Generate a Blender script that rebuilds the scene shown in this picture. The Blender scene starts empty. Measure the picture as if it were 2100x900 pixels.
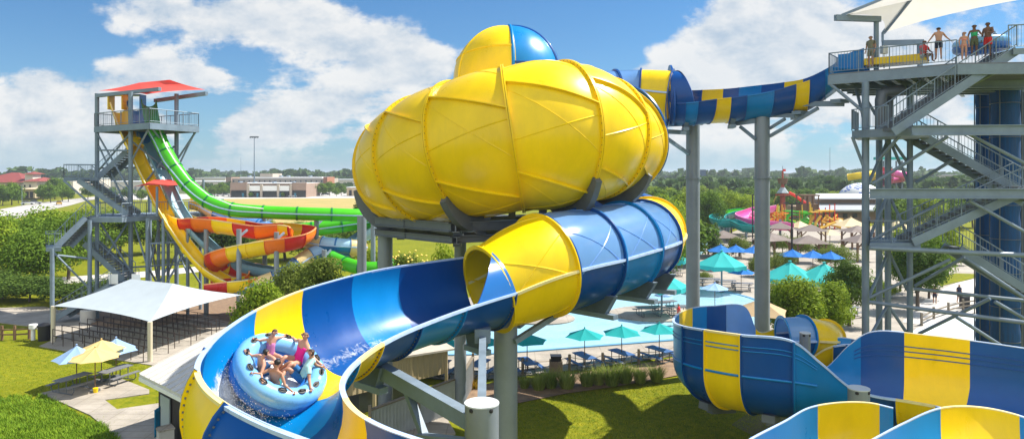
import bpy, bmesh, math, random
from math import sin, cos, pi, radians, sqrt, atan2, exp
from mathutils import Vector, Matrix, noise
random.seed(7)
S = bpy.context.scene
COL = S.collection
FPX = 1400.0; CH = 12.0; HOR = 358.0
V = Vector
def W(px, py, d):
    return V(((px-1050)/FPX*d, d, CH-(py-HOR)/FPX*d))
def G(px, py, z=0.0):
    d = (CH-z)*FPX/(py-HOR)
    return V(((px-1050)/FPX*d, d, z))
Z = V((0, 0, 1))
# ------------------------------------------------------------- materials
MATS = {}
def mat(name, col, rough=0.5, metal=0.0, var=0.0, vscale=3.0, coat=0.0, bump=0.0, bscale=20.0, spec=0.5, alpha=1.0, trans=0.0, col2=None, stretch=None, emit=None, sub=0.0):
    if name in MATS: return MATS[name]
    m = bpy.data.materials.new(name); m.use_nodes = True
    nt = m.node_tree; N = nt.nodes; L = nt.links
    b = N['Principled BSDF']
    b.inputs['Base Color'].default_value = (*col, 1)
    b.inputs['Roughness'].default_value = rough
    b.inputs['Metallic'].default_value = metal
    b.inputs['Specular IOR Level'].default_value = spec
    b.inputs['Coat Weight'].default_value = coat
    b.inputs['Coat Roughness'].default_value = 0.08
    b.inputs['Alpha'].default_value = alpha
    b.inputs['Transmission Weight'].default_value = trans
    if emit:
        b.inputs['Emission Color'].default_value = (*emit[0], 1); b.inputs['Emission Strength'].default_value = emit[1]
    tc = None
    if var > 0 or bump > 0 or col2:
        tc = N.new('ShaderNodeTexCoord')
        vec = tc.outputs['Object']
        if stretch:
            mp = N.new('ShaderNodeMapping'); mp.inputs['Scale'].default_value = stretch
            L.new(vec, mp.inputs['Vector']); vec = mp.outputs['Vector']
    if var > 0 or col2:
        n = N.new('ShaderNodeTexNoise'); n.inputs['Scale'].default_value = vscale; n.inputs['Detail'].default_value = 6; n.inputs['Roughness'].default_value = 0.65
        L.new(vec, n.inputs['Vector'])
        r = N.new('ShaderNodeMapRange'); r.inputs['From Min'].default_value = 0.3; r.inputs['From Max'].default_value = 0.7
        L.new(n.outputs['Fac'], r.inputs['Value'])
        mx = N.new('ShaderNodeMix'); mx.data_type = 'RGBA'
        c2 = col2 if col2 else tuple(min(1, c*(1+var)) for c in col)
        c1 = col if col2 else tuple(c*(1-var) for c in col)
        mx.inputs['A'].default_value = (*c1, 1); mx.inputs['B'].default_value = (*c2, 1)
        L.new(r.outputs['Result'], mx.inputs['Factor'])
        L.new(mx.outputs['Result'], b.inputs['Base Color'])
        if rough > 0.05:
            r2 = N.new('ShaderNodeMapRange'); r2.inputs['From Min'].default_value = 0.3; r2.inputs['From Max'].default_value = 0.7
            r2.inputs['To Min'].default_value = rough*0.8; r2.inputs['To Max'].default_value = min(1, rough*1.25)
            L.new(n.outputs['Fac'], r2.inputs['Value']); L.new(r2.outputs['Result'], b.inputs['Roughness'])
    if bump > 0:
        n2 = N.new('ShaderNodeTexNoise'); n2.inputs['Scale'].default_value = bscale; n2.inputs['Detail'].default_value = 4
        L.new(vec, n2.inputs['Vector'])
        bp = N.new('ShaderNodeBump'); bp.inputs['Strength'].default_value = bump; bp.inputs['Distance'].default_value = 0.05
        L.new(n2.outputs['Fac'], bp.inputs['Height']); L.new(bp.outputs['Normal'], b.inputs['Normal'])
    MATS[name] = m
    return m
def leafmat(name, c1, c2, tr=0.35):
    if name in MATS: return MATS[name]
    m = bpy.data.materials.new(name); m.use_nodes = True
    nt = m.node_tree; N = nt.nodes; L = nt.links
    out = N['Material Output']; b = N['Principled BSDF']; b.inputs['Roughness'].default_value = 0.7; b.inputs['Specular IOR Level'].default_value = 0.12
    g = N.new('ShaderNodeNewGeometry')
    n = N.new('ShaderNodeTexNoise'); n.inputs['Scale'].default_value = 0.9; n.inputs['Detail'].default_value = 3
    tc = N.new('ShaderNodeTexCoord'); L.new(tc.outputs['Object'], n.inputs['Vector'])
    oi = N.new('ShaderNodeObjectInfo')
    ad = N.new('ShaderNodeMath'); ad.operation = 'MULTIPLY_ADD'; ad.inputs[1].default_value = 0.45
    L.new(g.outputs['Random Per Island'], ad.inputs[0]); L.new(n.outputs['Fac'], ad.inputs[2])
    ad2 = N.new('ShaderNodeMath'); ad2.operation = 'MULTIPLY_ADD'; ad2.inputs[1].default_value = 0.3
    L.new(oi.outputs['Random'], ad2.inputs[0]); L.new(ad.outputs[0], ad2.inputs[2])
    r = N.new('ShaderNodeMapRange'); r.inputs['From Min'].default_value = 0.45; r.inputs['From Max'].default_value = 1.15
    L.new(ad2.outputs[0], r.inputs['Value'])
    mx = N.new('ShaderNodeMix'); mx.data_type = 'RGBA'; mx.inputs['A'].default_value = (*c1, 1); mx.inputs['B'].default_value = (*c2, 1)
    L.new(r.outputs['Result'], mx.inputs['Factor']); L.new(mx.outputs['Result'], b.inputs['Base Color'])
    t = N.new('ShaderNodeBsdfTranslucent'); L.new(mx.outputs['Result'], t.inputs['Color'])
    ms = N.new('ShaderNodeMixShader'); ms.inputs[0].default_value = tr
    L.new(b.outputs[0], ms.inputs[1]); L.new(t.outputs[0], ms.inputs[2]); L.new(ms.outputs[0], out.inputs['Surface'])
    MATS[name] = m
    return m
def fabric(name, col, tr=0.25, rough=0.8):
    if name in MATS: return MATS[name]
    m = bpy.data.materials.new(name); m.use_nodes = True
    nt = m.node_tree; N = nt.nodes; L = nt.links
    out = N['Material Output']; b = N['Principled BSDF']; b.inputs['Roughness'].default_value = rough; b.inputs['Specular IOR Level'].default_value = 0.2
    tc = N.new('ShaderNodeTexCoord'); n = N.new('ShaderNodeTexNoise'); n.inputs['Scale'].default_value = 1.3; n.inputs['Detail'].default_value = 5
    L.new(tc.outputs['Object'], n.inputs['Vector'])
    mx = N.new('ShaderNodeMix'); mx.data_type = 'RGBA'
    mx.inputs['A'].default_value = (*[c*0.88 for c in col], 1); mx.inputs['B'].default_value = (*[min(1, c*1.08) for c in col], 1)
    L.new(n.outputs['Fac'], mx.inputs['Factor']); L.new(mx.outputs['Result'], b.inputs['Base Color'])
    t = N.new('ShaderNodeBsdfTranslucent'); L.new(mx.outputs['Result'], t.inputs['Color'])
    ms = N.new('ShaderNodeMixShader'); ms.inputs[0].default_value = tr
    L.new(b.outputs[0], ms.inputs[1]); L.new(t.outputs[0], ms.inputs[2]); L.new(ms.outputs[0], out.inputs['Surface'])
    MATS[name] = m
    return m
def translucent_plastic(name, col, tr=0.55):
    if name in MATS: return MATS[name]
    m = fabric(name, col, tr, 0.2)
    b = m.node_tree.nodes['Principled BSDF']; b.inputs['Coat Weight'].default_value = 0.8; b.inputs['Specular IOR Level'].default_value = 0.5
    return m
YEL, DBL, MBL = (0.86, 0.575, 0.0), (0.0, 0.065, 0.27), (0.0, 0.19, 0.50)
def gel(name, col, rough=0.32):
    """fibreglass gelcoat: glossy, faintly streaked and sun-faded"""
    if name in MATS: return MATS[name]
    m = mat(name, col, rough, var=0.10, vscale=0.7, coat=0.10, bump=0.04, bscale=1.5, stretch=(1, 1, 0.6), spec=0.30)
    nt = m.node_tree; N = nt.nodes; L = nt.links; b = N['Principled BSDF']
    old = b.inputs['Base Color'].links[0].from_socket
    tc = N.new('ShaderNodeTexCoord'); mp = N.new('ShaderNodeMapping'); mp.inputs['Scale'].default_value = (5, 5, 0.5)
    n = N.new('ShaderNodeTexNoise'); n.inputs['Scale'].default_value = 1.2; n.inputs['Detail'].default_value = 7; n.inputs['Roughness'].default_value = 0.7
    L.new(tc.outputs['Object'], mp.inputs['Vector']); L.new(mp.outputs['Vector'], n.inputs['Vector'])
    r = N.new('ShaderNodeMapRange'); r.inputs['From Min'].default_value = 0.52; r.inputs['From Max'].default_value = 0.85; r.inputs['To Max'].default_value = 0.30
    L.new(n.outputs['Fac'], r.inputs['Value'])
    mx = N.new('ShaderNodeMix'); mx.data_type = 'RGBA'
    g = sum(col)/3
    mx.inputs['B'].default_value = (*[c*0.70+g*0.06 for c in col], 1)
    L.new(r.outputs['Result'], mx.inputs['Factor']); L.new(old, mx.inputs['A'])
    oi = N.new('ShaderNodeObjectInfo'); vr = N.new('ShaderNodeMapRange'); vr.inputs['To Min'].default_value = .88; vr.inputs['To Max'].default_value = 1.06; L.new(oi.outputs['Random'], vr.inputs['Value'])
    hs = N.new('ShaderNodeHueSaturation'); L.new(vr.outputs[0], hs.inputs['Value']); L.new(mx.outputs['Result'], hs.inputs['Color']); L.new(hs.outputs['Color'], b.inputs['Base Color'])
    return m
M = {}
M['yel'] = gel('yellow gelcoat', YEL); M['dbl'] = gel('dark blue gelcoat', DBL); M['mbl'] = gel('mid blue gelcoat', MBL)
M['lyel'] = mat('pale yellow lip', (0.80, 0.66, 0.30), 0.3, coat=0.3, var=0.08)  # lips paler than their panels: sun highlight and fading put into the colour
M['lblu'] = mat('pale blue lip', (0.42, 0.55, 0.80), 0.3, coat=0.3, var=0.10)  # blue lips likewise carry the sun highlight in their colour
M['tblu'] = translucent_plastic('translucent pale blue', (0.22, 0.46, 0.86), 0.45)  # used on upper tube shells: sky reflection put into the paler translucent colour
M['tmbl'] = translucent_plastic('translucent mid blue', (0.03, 0.20, 0.58), 0.35)
M['galv'] = mat('galvanised steel', (0.175, 0.23, 0.285), 0.5, metal=0.15, var=0.18, vscale=1.2, bump=0.03)
M['galvd'] = mat('dark weathered steel', (0.13, 0.145, 0.16), 0.5, metal=0.3, var=0.2, vscale=1.5)
M['post'] = mat('grey painted column', (0.215, 0.245, 0.275), 0.38, metal=0.15, var=0.10, vscale=0.9, bump=0.02)
M['cap'] = mat('pale column cap', (0.52, 0.55, 0.56), 0.5, var=0.08)
M['grate'] = mat('steel grating', (0.16, 0.175, 0.19), 0.6, metal=0.3, var=0.15, vscale=4)
M['wood'] = mat('brown timber', (0.16, 0.09, 0.05), 0.7, var=0.25, vscale=4)
M['woodp'] = mat('pale timber post', (0.20, 0.165, 0.12), 0.8, var=0.2, vscale=4)
M['conc'] = mat('concrete', (0.365, 0.325, 0.27), 0.85, var=0.10, vscale=0.5, bump=0.05, bscale=8)
M['concd'] = mat('concrete footing', (0.48, 0.46, 0.42), 0.85, var=0.1, vscale=1)
M['black'] = mat('black rubber', (0.012, 0.012, 0.014), 0.5)
M['dark'] = mat('dark interior', (0.02, 0.02, 0.022), 0.8)
M['white'] = mat('white paint', (0.78, 0.78, 0.76), 0.5, var=0.05)
M['rail'] = mat('dark brown queue rail', (0.05, 0.032, 0.025), 0.5, var=0.1)
M['tealf'] = fabric('teal canvas', (0.02, 0.42, 0.42), 0.3)
M['tealb'] = fabric('sea green canvas', (0.05, 0.52, 0.50), 0.3)
M['bluef'] = fabric('blue canvas', (0.03, 0.20, 0.62), 0.3)
M['pbluef'] = fabric('pale blue canvas', (0.35, 0.52, 0.78), 0.3)
M['yelf'] = fabric('butter yellow canvas', (0.80, 0.60, 0.26), 0.3)
M['creamf'] = fabric('cream canvas', (0.80, 0.68, 0.42), 0.3)
M['tanf'] = fabric('tan canvas', (0.62, 0.46, 0.28), 0.3)
M['redf'] = fabric('coral red canvas', (0.85, 0.12, 0.10), 0.4)
M['greyf'] = fabric('pale grey canvas', (0.43, 0.49, 0.53), 0.15)
M['whitef'] = fabric('off white canvas', (0.78, 0.74, 0.66), 0.35)
M['tblue'] = mat('blue coated table top', (0.05, 0.12, 0.30), 0.5, var=0.15, vscale=5)
M['tgrey'] = mat('grey coated table top', (0.16, 0.165, 0.18), 0.5, var=0.15, vscale=5)
M['net'] = mat('dark blue netting', (0.006, 0.06, 0.18), 0.8, var=0.35, vscale=1.2, stretch=(6, 6, 0.25), bump=0.4, bscale=2)
# ------------------------------------------------------------- mesh builder
class MB:
    def __init__(s): s.v = []; s.f = []; s.m = []
    def add(s, vs, fs, m=0):
        b = len(s.v); s.v.extend(vs); s.f.extend([tuple(b+i for i in f) for f in fs]); s.m.extend([m]*len(fs)); return s
    def box(s, c, size, rz=0.0, m=0, mtx=None):
        hx, hy, hz = size[0]/2, size[1]/2, size[2]/2
        R = mtx if mtx is not None else Matrix.Rotation(rz, 3, 'Z')
        vs = [V(c)+R@V((x*hx, y*hy, z*hz)) for z in (-1, 1) for y in (-1, 1) for x in (-1, 1)]
        return s.add(vs, [(0, 2, 3, 1), (4, 5, 7, 6), (0, 1, 5, 4), (2, 6, 7, 3), (0, 4, 6, 2), (1, 3, 7, 5)], m)
    def bar(s, p, q, w, h=None, m=0):
        p, q = V(p), V(q); h = h or w; t = (q-p); l = t.length
        if l < 1e-6: return s
        t /= l; up = Z if abs(t.z) < 0.95 else V((0, 1, 0))
        x = t.cross(up).normalized(); y = x.cross(t)
        R = Matrix((x, t, y)).transposed()
        return s.box((p+q)/2, (w, l, h), m=m, mtx=R)
    def ibeam(s, p, q, w, h, m=0):
        p, q = V(p), V(q); t = h*0.1
        up = V((0, 0, 1)) if abs((q-p).normalized().z) < 0.95 else V((0, 1, 0))
        tt = (q-p).normalized(); x = tt.cross(up).normalized(); y = x.cross(tt)
        s.bar(p+y*(h/2-t/2), q+y*(h/2-t/2), w, t, m); s.bar(p-y*(h/2-t/2), q-y*(h/2-t/2), w, t, m); s.bar(p, q, w*0.16, h-2*t-0.004, m)
        return s
    def rod(s, p, q, r, n=8, m=0, r2=None): return s.tube([p, q], [r, r if r2 is None else r2], n, m)
    def tube(s, pts, rs, n=8, m=0, caps=True):
        pts = [V(p) for p in pts]
        if not hasattr(rs, '__len__'): rs = [rs]*len(pts)
        fr = frames(pts); vs = []; fs = []
        for (x, y), p, r in zip(fr, pts, rs):
            for k in range(n):
                a = 2*pi*k/n; vs.append(p+x*(r*cos(a))+y*(r*sin(a)))
        for i in range(len(pts)-1):
            for k in range(n):
                k2 = (k+1) % n; fs.append((i*n+k, i*n+k2, (i+1)*n+k2, (i+1)*n+k))
        if caps:
            fs.append(tuple(range(n-1, -1, -1))); fs.append(tuple((len(pts)-1)*n+k for k in range(n)))
        return s.add(vs, fs, m)
    def lathe(s, prof, c=(0, 0, 0), n=16, m=0, sx=1, sy=1, rz=0):
        c = V(c); vs = []; fs = []
        for r, z in prof:
            for k in range(n):
                a = 2*pi*k/n+rz; vs.append(c+V((r*cos(a)*sx, r*sin(a)*sy, z)))
        for i in range(len(prof)-1):
            for k in range(n):
                k2 = (k+1) % n; fs.append((i*n+k, i*n+k2, (i+1)*n+k2, (i+1)*n+k))
        if prof[0][0] > 1e-4: fs.append(tuple(range(n-1, -1, -1)))
        if prof[-1][0] > 1e-4: fs.append(tuple((len(prof)-1)*n+k for k in range(n)))
        return s.add(vs, fs, m)
    def grid(s, rows, m=0, close=False):
        n = len(rows[0]); vs = [p for r in rows for p in r]; fs = []
        for i in range(len(rows)-1):
            for k in range(n if close else n-1):
                k2 = (k+1) % n; fs.append((i*n+k, i*n+k2, (i+1)*n+k2, (i+1)*n+k))
        return s.add(vs, fs, m)
    def poly(s, pts, m=0): return s.add([V(p) for p in pts], [tuple(range(len(pts)))], m)
    def slab(s, pts, t, m=0, m2=None):
        """flat-ish polygon extruded down by t"""
        n = len(pts); a = [V(p) for p in pts]; b = [p-Z*t for p in a]
        s.add(a, [tuple(range(n))], m); s.add(b, [tuple(range(n-1, -1, -1))], m if m2 is None else m2)
        for i in range(n):
            j = (i+1) % n; s.add([a[i], b[i], b[j], a[j]], [(0, 1, 2, 3)], m if m2 is None else m2)
        return s
    def build(s, name, mats, parent=None, ang=35, smooth=True):
        me = bpy.data.meshes.new(name); me.from_pydata([tuple(v) for v in s.v], [], s.f)
        if not isinstance(mats, (list, tuple)): mats = [mats]
        for q in mats: me.materials.append(q)
        me.polygons.foreach_set('material_index', s.m); me.polygons.foreach_set('use_smooth', [smooth]*len(me.polygons))
        me.update()
        if smooth and ang: me.set_sharp_from_angle(angle=radians(ang))
        o = bpy.data.objects.new(name, me); COL.objects.link(o)
        if parent is not None: adopt(o, parent)
        return o
def adopt(o, parent):
    o.parent = parent
    loc = parent.get('_w')
    if loc is not None and tuple(loc) != (0, 0, 0): o.matrix_parent_inverse = Matrix.Translation(-V(loc))
def frames(pts, up=None):
    out = []; n = len(pts); px = None
    for i in range(n):
        t = (pts[min(i+1, n-1)]-pts[max(i-1, 0)])
        t = t.normalized() if t.length > 1e-9 else V((0, 0, 1))
        if px is None:
            u = Z if abs(t.z) < 0.9 else V((0, 1, 0))
            x = t.cross(u).normalized()
        else:
            x = (px-t*px.dot(t)); x = x.normalized() if x.length > 1e-6 else px
        px = x; out.append((x, x.cross(t)))
    return out
def spline(pts, n):
    """catmull-rom through a list of equal-length tuples of floats/Vectors; n samples per span"""
    out = []; N = len(pts)
    for i in range(N-1):
        for k in range(n): out.append(crom(pts, i+k/n))
    out.append(crom(pts, N-1)); return out
def crom(pts, t):
    N = len(pts); i = min(int(t), N-2); u = t-i
    p0 = pts[i-1] if i > 0 else pts[i]*2-pts[i+1]
    p1, p2 = pts[i], pts[i+1]
    p3 = pts[i+2] if i+2 < N else pts[i+1]*2-pts[i]
    return 0.5*((2*p1)+(p2-p0)*u+(2*p0-5*p1+4*p2-p3)*u*u+(3*p1-p0-3*p2+p3)*u*u*u)
def tag(o, label=None, cat=None, group=None, kind=None):
    if label: o['label'] = label
    if cat: o['category'] = cat
    if group: o['group'] = group
    if kind: o['kind'] = kind
    return o
def thing(name, label, cat, loc=(0, 0, 0), group=None):
    o = bpy.data.objects.new(name, None); COL.objects.link(o)
    o.location = loc; o['_w'] = tuple(float(c) for c in loc); o.empty_display_size = 0.3
    return tag(o, label, cat, group, 'thing')
KIDS = {}
def children(o): return [c for c in COL.objects if c.parent == o]
def dup(o, loc=None, rz=None, label=None, group=None, sc=None, kids=None):
    def cp(a, par):
        c = a.copy(); COL.objects.link(c)
        if par is not None: c.parent = par
        for ch in a.children: cp(ch, c)
        return c
    r = cp(o, None)
    if loc is not None: r.location = loc
    if rz is not None: r.rotation_euler = (0, 0, rz)
    if sc is not None: r.scale = sc if hasattr(sc, '__len__') else (sc, sc, sc)
    if label: r['label'] = label
    if group: r['group'] = group
    return r
# ------------------------------------------------------------- camera, sun, sky
cam = bpy.data.cameras.new('camera'); co = bpy.data.objects.new('camera', cam); COL.objects.link(co)
co.location = (0, 0, CH); co.rotation_euler = (radians(90), 0, 0)
cam.sensor_width = 36; cam.lens = 24; cam.shift_y = -92/2100; cam.clip_end = 20000; cam.clip_start = 0.1
S.camera = co
SUN = V((0.93, 0.37, 0.0)).normalized(); ELEV = radians(52)
sd = V((SUN.x*cos(ELEV), SUN.y*cos(ELEV), sin(ELEV)))
sl = bpy.data.lights.new('sun', 'SUN'); sl.energy = 4.6; sl.angle = radians(0.5); sl.color = (1.0, 0.94, 0.85)
so = bpy.data.objects.new('sun', sl); COL.objects.link(so); so.rotation_euler = sd.to_track_quat('Z', 'Y').to_euler()
S.view_settings.view_transform = 'Standard'; S.view_settings.look = 'None'; S.view_settings.exposure = 0.97; S.view_settings.gamma = 1
S.view_settings.use_curve_mapping = False
w = bpy.data.worlds.new('World'); S.world = w; w.use_nodes = True
nt = w.node_tree; N = nt.nodes; L = nt.links
bg = N['Background']; bg.inputs['Strength'].default_value = 0.12
sky = N.new('ShaderNodeTexSky'); sky.sky_type = 'NISHITA'; sky.sun_disc = False
sky.sun_elevation = ELEV; sky.sun_rotation = atan2(sd.x, sd.y); sky.air_density = 1.0; sky.dust_density = 0.6; sky.ozone_density = 1.6; sky.altitude = 100
def mth(op, a, b=None, c=None, clamp=False):
    n = N.new('ShaderNodeMath'); n.operation = op; n.use_clamp = clamp
    for i, x in enumerate((a, b, c)):
        if x is None: continue
        if isinstance(x, (int, float)): n.inputs[i].default_value = x
        else: L.new(x, n.inputs[i])
    return n.outputs[0]
tc = N.new('ShaderNodeTexCoord'); sep = N.new('ShaderNodeSeparateXYZ'); L.new(tc.outputs['Generated'], sep.inputs[0])
dx, dy, dz = sep.outputs
ady = mth('MAXIMUM', mth('ABSOLUTE', dy), 0.12)
u = mth('DIVIDE', dx, ady); v = mth('DIVIDE', dz, ady)
cmb = N.new('ShaderNodeCombineXYZ'); L.new(u, cmb.inputs[0]); L.new(mth('MULTIPLY', v, 1.55), cmb.inputs[1])
def nz(vec, sc, det, ro, off=None, dist=0.0):
    if off:
        a = N.new('ShaderNodeVectorMath'); a.operation = 'ADD'; L.new(vec, a.inputs[0]); a.inputs[1].default_value = off; vec = a.outputs[0]
    n = N.new('ShaderNodeTexNoise'); n.inputs['Scale'].default_value = sc; n.inputs['Detail'].default_value = det; n.inputs['Roughness'].default_value = ro; n.inputs['Distortion'].default_value = dist
    L.new(vec, n.inputs['Vector']); return n.outputs['Fac']
# clouds: (u0, v0, half width, half height, weight) of direction-space cumulus banks
BANKS = [(300, 30, 210, 55, .34), (480, 55, 120, 40, .22), (720, 100, 190, 80, .40), (600, 30, 90, 40, .25), (830, 140, 100, 60, .3), (330, 145, 95, 32, .36), (440, 165, 70, 20, .22), (60, 155, 120, 34, .24), (90, 225, 190, 60, .34),
         (640, 225, 150, 45, .36), (560, 290, 190, 45, .24), (1480, 120, 150, 70, .36), (1640, 70, 260, 90, .40), (1560, 230, 320, 110, .30), (60, 300, 260, 60, .26), (900, 300, 250, 60, .2),
         (150, 90, 90, 50, -.3), (520, 140, 70, 55, -.30), (1040, 40, 130, 60, -.3), (1260, 60, 110, 110, -.34), (60, 60, 110, 60, -.2), (1500, 10, 60, 30, .1), (2000, 200, 200, 120, .25), (420, 235, 60, 50, -.2)]
acc = None
for (cx, cy, hw, hh, wt) in BANKS:
    a = mth('MULTIPLY', mth('SUBTRACT', u, (cx-1050)/FPX), FPX/hw); b = mth('MULTIPLY', mth('SUBTRACT', v, (HOR-cy)/FPX), FPX/hh)
    e = mth('POWER', 2.718, mth('MULTIPLY', mth('ADD', mth('MULTIPLY', a, a), mth('MULTIPLY', b, b)), -1.0))
    acc = mth('MULTIPLY', e, wt) if acc is None else mth('MULTIPLY_ADD', e, wt, acc)
wv = cmb.outputs[0]
n1 = nz(wv, 7.5, 10, 0.60, (3.1, 1.7, 0)); n2 = nz(wv, 7.5, 10, 0.60, (3.1+0.016, 1.7+0.03, 0))
n3 = nz(wv, 3.0, 3, 0.5, (9, 4, 0))
# low, flat stratocumulus bars towards the skyline
cm2 = N.new('ShaderNodeCombineXYZ'); L.new(mth('MULTIPLY', u, 3.2), cm2.inputs[0]); L.new(mth('MULTIPLY', v, 17.0), cm2.inputs[1])
nb = nz(cm2.outputs[0], 1.3, 8, 0.6, (2.2, 7.7, 0))
low = mth('POWER', 2.718, mth('MULTIPLY', mth('POWER', mth('MULTIPLY', mth('SUBTRACT', v, 0.085), 13.0), 2.0), -1.0))
dens = mth('ADD', mth('MULTIPLY_ADD', n1, 0.95, mth('MULTIPLY', acc, 0.85)), mth('MULTIPLY', n3, 0.42))
dens = mth('ADD', dens, mth('MULTIPLY', low, mth('MULTIPLY_ADD', nb, 0.9, -0.36)))
dens = mth('ADD', dens, mth('MULTIPLY', mth('MAXIMUM', mth('MULTIPLY', dy, -1.0), 0.0), 0.7))  # extra cloud added out of view behind the camera, for fill
mr = N.new('ShaderNodeMapRange'); mr.interpolation_type = 'SMOOTHSTEP'; mr.inputs['From Min'].default_value = 0.77; mr.inputs['From Max'].default_value = 0.92
L.new(dens, mr.inputs['Value'])
lit = mth('MULTIPLY_ADD', mth('SUBTRACT', n1, n2), 4.2, 0.66, clamp=True)
thick = N.new('ShaderNodeMapRange'); thick.inputs['From Min'].default_value = 0.92; thick.inputs['From Max'].default_value = 1.25; thick.inputs['To Min'].default_value = 1.0; thick.inputs['To Max'].default_value = 0.78
L.new(dens, thick.inputs['Value'])
cc = N.new('ShaderNodeMix'); cc.data_type = 'RGBA'; cc.inputs['A'].default_value = (2.2, 2.65, 3.15, 1); cc.inputs['B'].default_value = (3.95, 3.95, 3.9, 1)
L.new(mth('MULTIPLY', lit, thick.outputs[0]), cc.inputs['Factor'])
# pale air near the horizon
hz = mth('POWER', 2.718, mth('MULTIPLY', mth('ABSOLUTE', dz), -9.0))
skm = N.new('ShaderNodeMix'); skm.data_type = 'RGBA'; skm.blend_type = 'MULTIPLY'; skm.inputs['Factor'].default_value = 1.0; skm.inputs['B'].default_value = (0.19, 0.385, 0.54, 1)
L.new(sky.outputs[0], skm.inputs['A'])
sk2 = N.new('ShaderNodeMix'); sk2.data_type = 'RGBA'; L.new(mth('MULTIPLY', hz, 0.55), sk2.inputs['Factor']); L.new(skm.outputs['Result'], sk2.inputs['A']); sk2.inputs['B'].default_value = (2.5, 3.05, 3.6, 1)
fin = N.new('ShaderNodeMix'); fin.data_type = 'RGBA'
up_mask = N.new('ShaderNodeMapRange'); up_mask.inputs['From Min'].default_value = 0.0; up_mask.inputs['From Max'].default_value = 0.05; L.new(dz, up_mask.inputs['Value'])
L.new(mth('MULTIPLY', mth('MULTIPLY', mr.outputs[0], 0.94), up_mask.outputs[0]), fin.inputs['Factor']); L.new(sk2.outputs['Result'], fin.inputs['A']); L.new(cc.outputs['Result'], fin.inputs['B'])
bk = N.new('ShaderNodeMapRange'); bk.interpolation_type = 'SMOOTHSTEP'; bk.inputs['From Min'].default_value = 0.15; bk.inputs['From Max'].default_value = -0.5; bk.inputs['To Min'].default_value = 1.0; bk.inputs['To Max'].default_value = 1.6; L.new(dy, bk.inputs['Value'])  # unseen sky behind the camera brightened as added fill light
sc_n = N.new('ShaderNodeVectorMath'); sc_n.operation = 'SCALE'; L.new(fin.outputs['Result'], sc_n.inputs[0]); L.new(bk.outputs[0], sc_n.inputs['Scale'])
L.new(sc_n.outputs[0], bg.inputs['Color'])
# ================================================================= slides
def fsec(O, I, zz, n=22):
    zo, zi, h = zz
    Ob = V((O.x, O.y, min(zo, O.z))); Ib = V((I.x, I.y, min(zi, I.z)))
    Mi = (Ob+Ib)/2; u = (Ob-Ib); c = u.length/2; u = u/(2*c)
    dn = (-Z+u*Z.dot(u)).normalized(); r = (c*c+h*h)/(2*h); ce = Mi+dn*(h-r)
    a0 = atan2(r-h, c); P = []; Nn = []
    uh = V((u.x, u.y, 0)).normalized()
    if O.z-Ob.z > 0.02:
        for k in range(3): P.append(O.lerp(Ob, k/3)); Nn.append(uh)
    for k in range(n+1):
        a = a0+(pi-2*a0)*k/n; d = u*cos(a)+dn*sin(a); P.append(ce+d*r); Nn.append(d)
    if I.z-Ib.z > 0.02:
        for k in (1, 2, 3): P.append(Ib.lerp(I, k/3)); Nn.append(-uh)
    return P, Nn, uh
def pad(P, n):
    return P
def st(o, i, h, zo=99, zi=99):
    O = o if isinstance(o, Vector) else W(*o); I = i if isinstance(i, Vector) else W(*i)
    return (O, I, V((zo, zi, h)))
def feval(sts, t):
    O = crom([s[0] for s in sts], t); I = crom([s[1] for s in sts], t)
    zz = [V((min(s[2][0], s[0].z), min(s[2][1], s[1].z), s[2][2])) for s in sts]
    q = crom(zz, t); return O, I, q
def flume(parent, sts, bands, step=0.2, th=0.05, lipw=0.13, name='flume_panel', flange=True, lips=True, fsz=1.0, ext=None, bolt=False):
    """open fibreglass trough; bands = [(t0, t1, colour material, lip material)], one part per moulded panel"""
    obs = []
    for (t0, t1, mc, ml) in bands:
        nn = max(2, int((t1-t0)/step+0.5)); mb = MB(); rin = []; rout = []; l1 = []; l2 = []
        for k in range(nn+1):
            t = t0+(t1-t0)*k/nn; O, I, q = feval(sts, t)
            P, Nn, uh = fsec(O, I, q)
            # constant row length: resample by index padding
            rin.append((P, Nn)); 
            l1.append([O+Z*.03-uh*.01, O+uh*lipw+Z*.03, O+uh*lipw-Z*.05, O-Z*.03+uh*.01]); l2.append([I+Z*.03+uh*.01, I-uh*lipw+Z*.03, I-uh*lipw-Z*.05, I-Z*.03-uh*.01])
        L = max(len(p) for p, _ in rin)
        A = []; B = []
        for P, Nn in rin:
            if len(P) < L: P, Nn = resamp(P, L), resamp(Nn, L)
            A.append(P); B.append([p+n_*th for p, n_ in zip(P, Nn)])
        mb.grid(A, 0); mb.grid(B, 0)
        if lips: mb.grid(l1, 1, True); mb.grid(l2, 1, True)
        for (ra, rb, kk) in ((A[0], B[0], 0), (A[-1], B[-1], 1)): mb.grid([ra, rb], 0)
        if flange:
            for (tt, sg) in ((t0, 1), (t1, -1)):
                O, I, q = feval(sts, tt); O2, I2, q2 = feval(sts, tt+sg*0.02)
                P, Nn, _ = fsec(O, I, q); tv = ((O2+I2)-(O+I)); tv = tv.normalized()*0.05*fsz
                mb.grid([[p+n_*th*0.9 for p, n_ in zip(P, Nn)], [p+n_*(th+.10*fsz) for p, n_ in zip(P, Nn)], [p+n_*(th+.10*fsz)+tv for p, n_ in zip(P, Nn)], [p+n_*th*0.9+tv for p, n_ in zip(P, Nn)]], 0)
            if bolt:
                for (tt, sg) in ((t0, .06), (t1, -.06)):
                    O, I, q = feval(sts, tt+sg); P, Nn, _ = fsec(O, I, q, 44)
                    for p_, n_ in list(zip(P, Nn))[1:-1]: mb.rod(p_+n_*th*.9, p_+n_*(th+.035), .026, 5, 2)
        obs.append(mb.build(name, [mc, ml, M['galvd']], parent, ang=50))
    return obs
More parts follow.
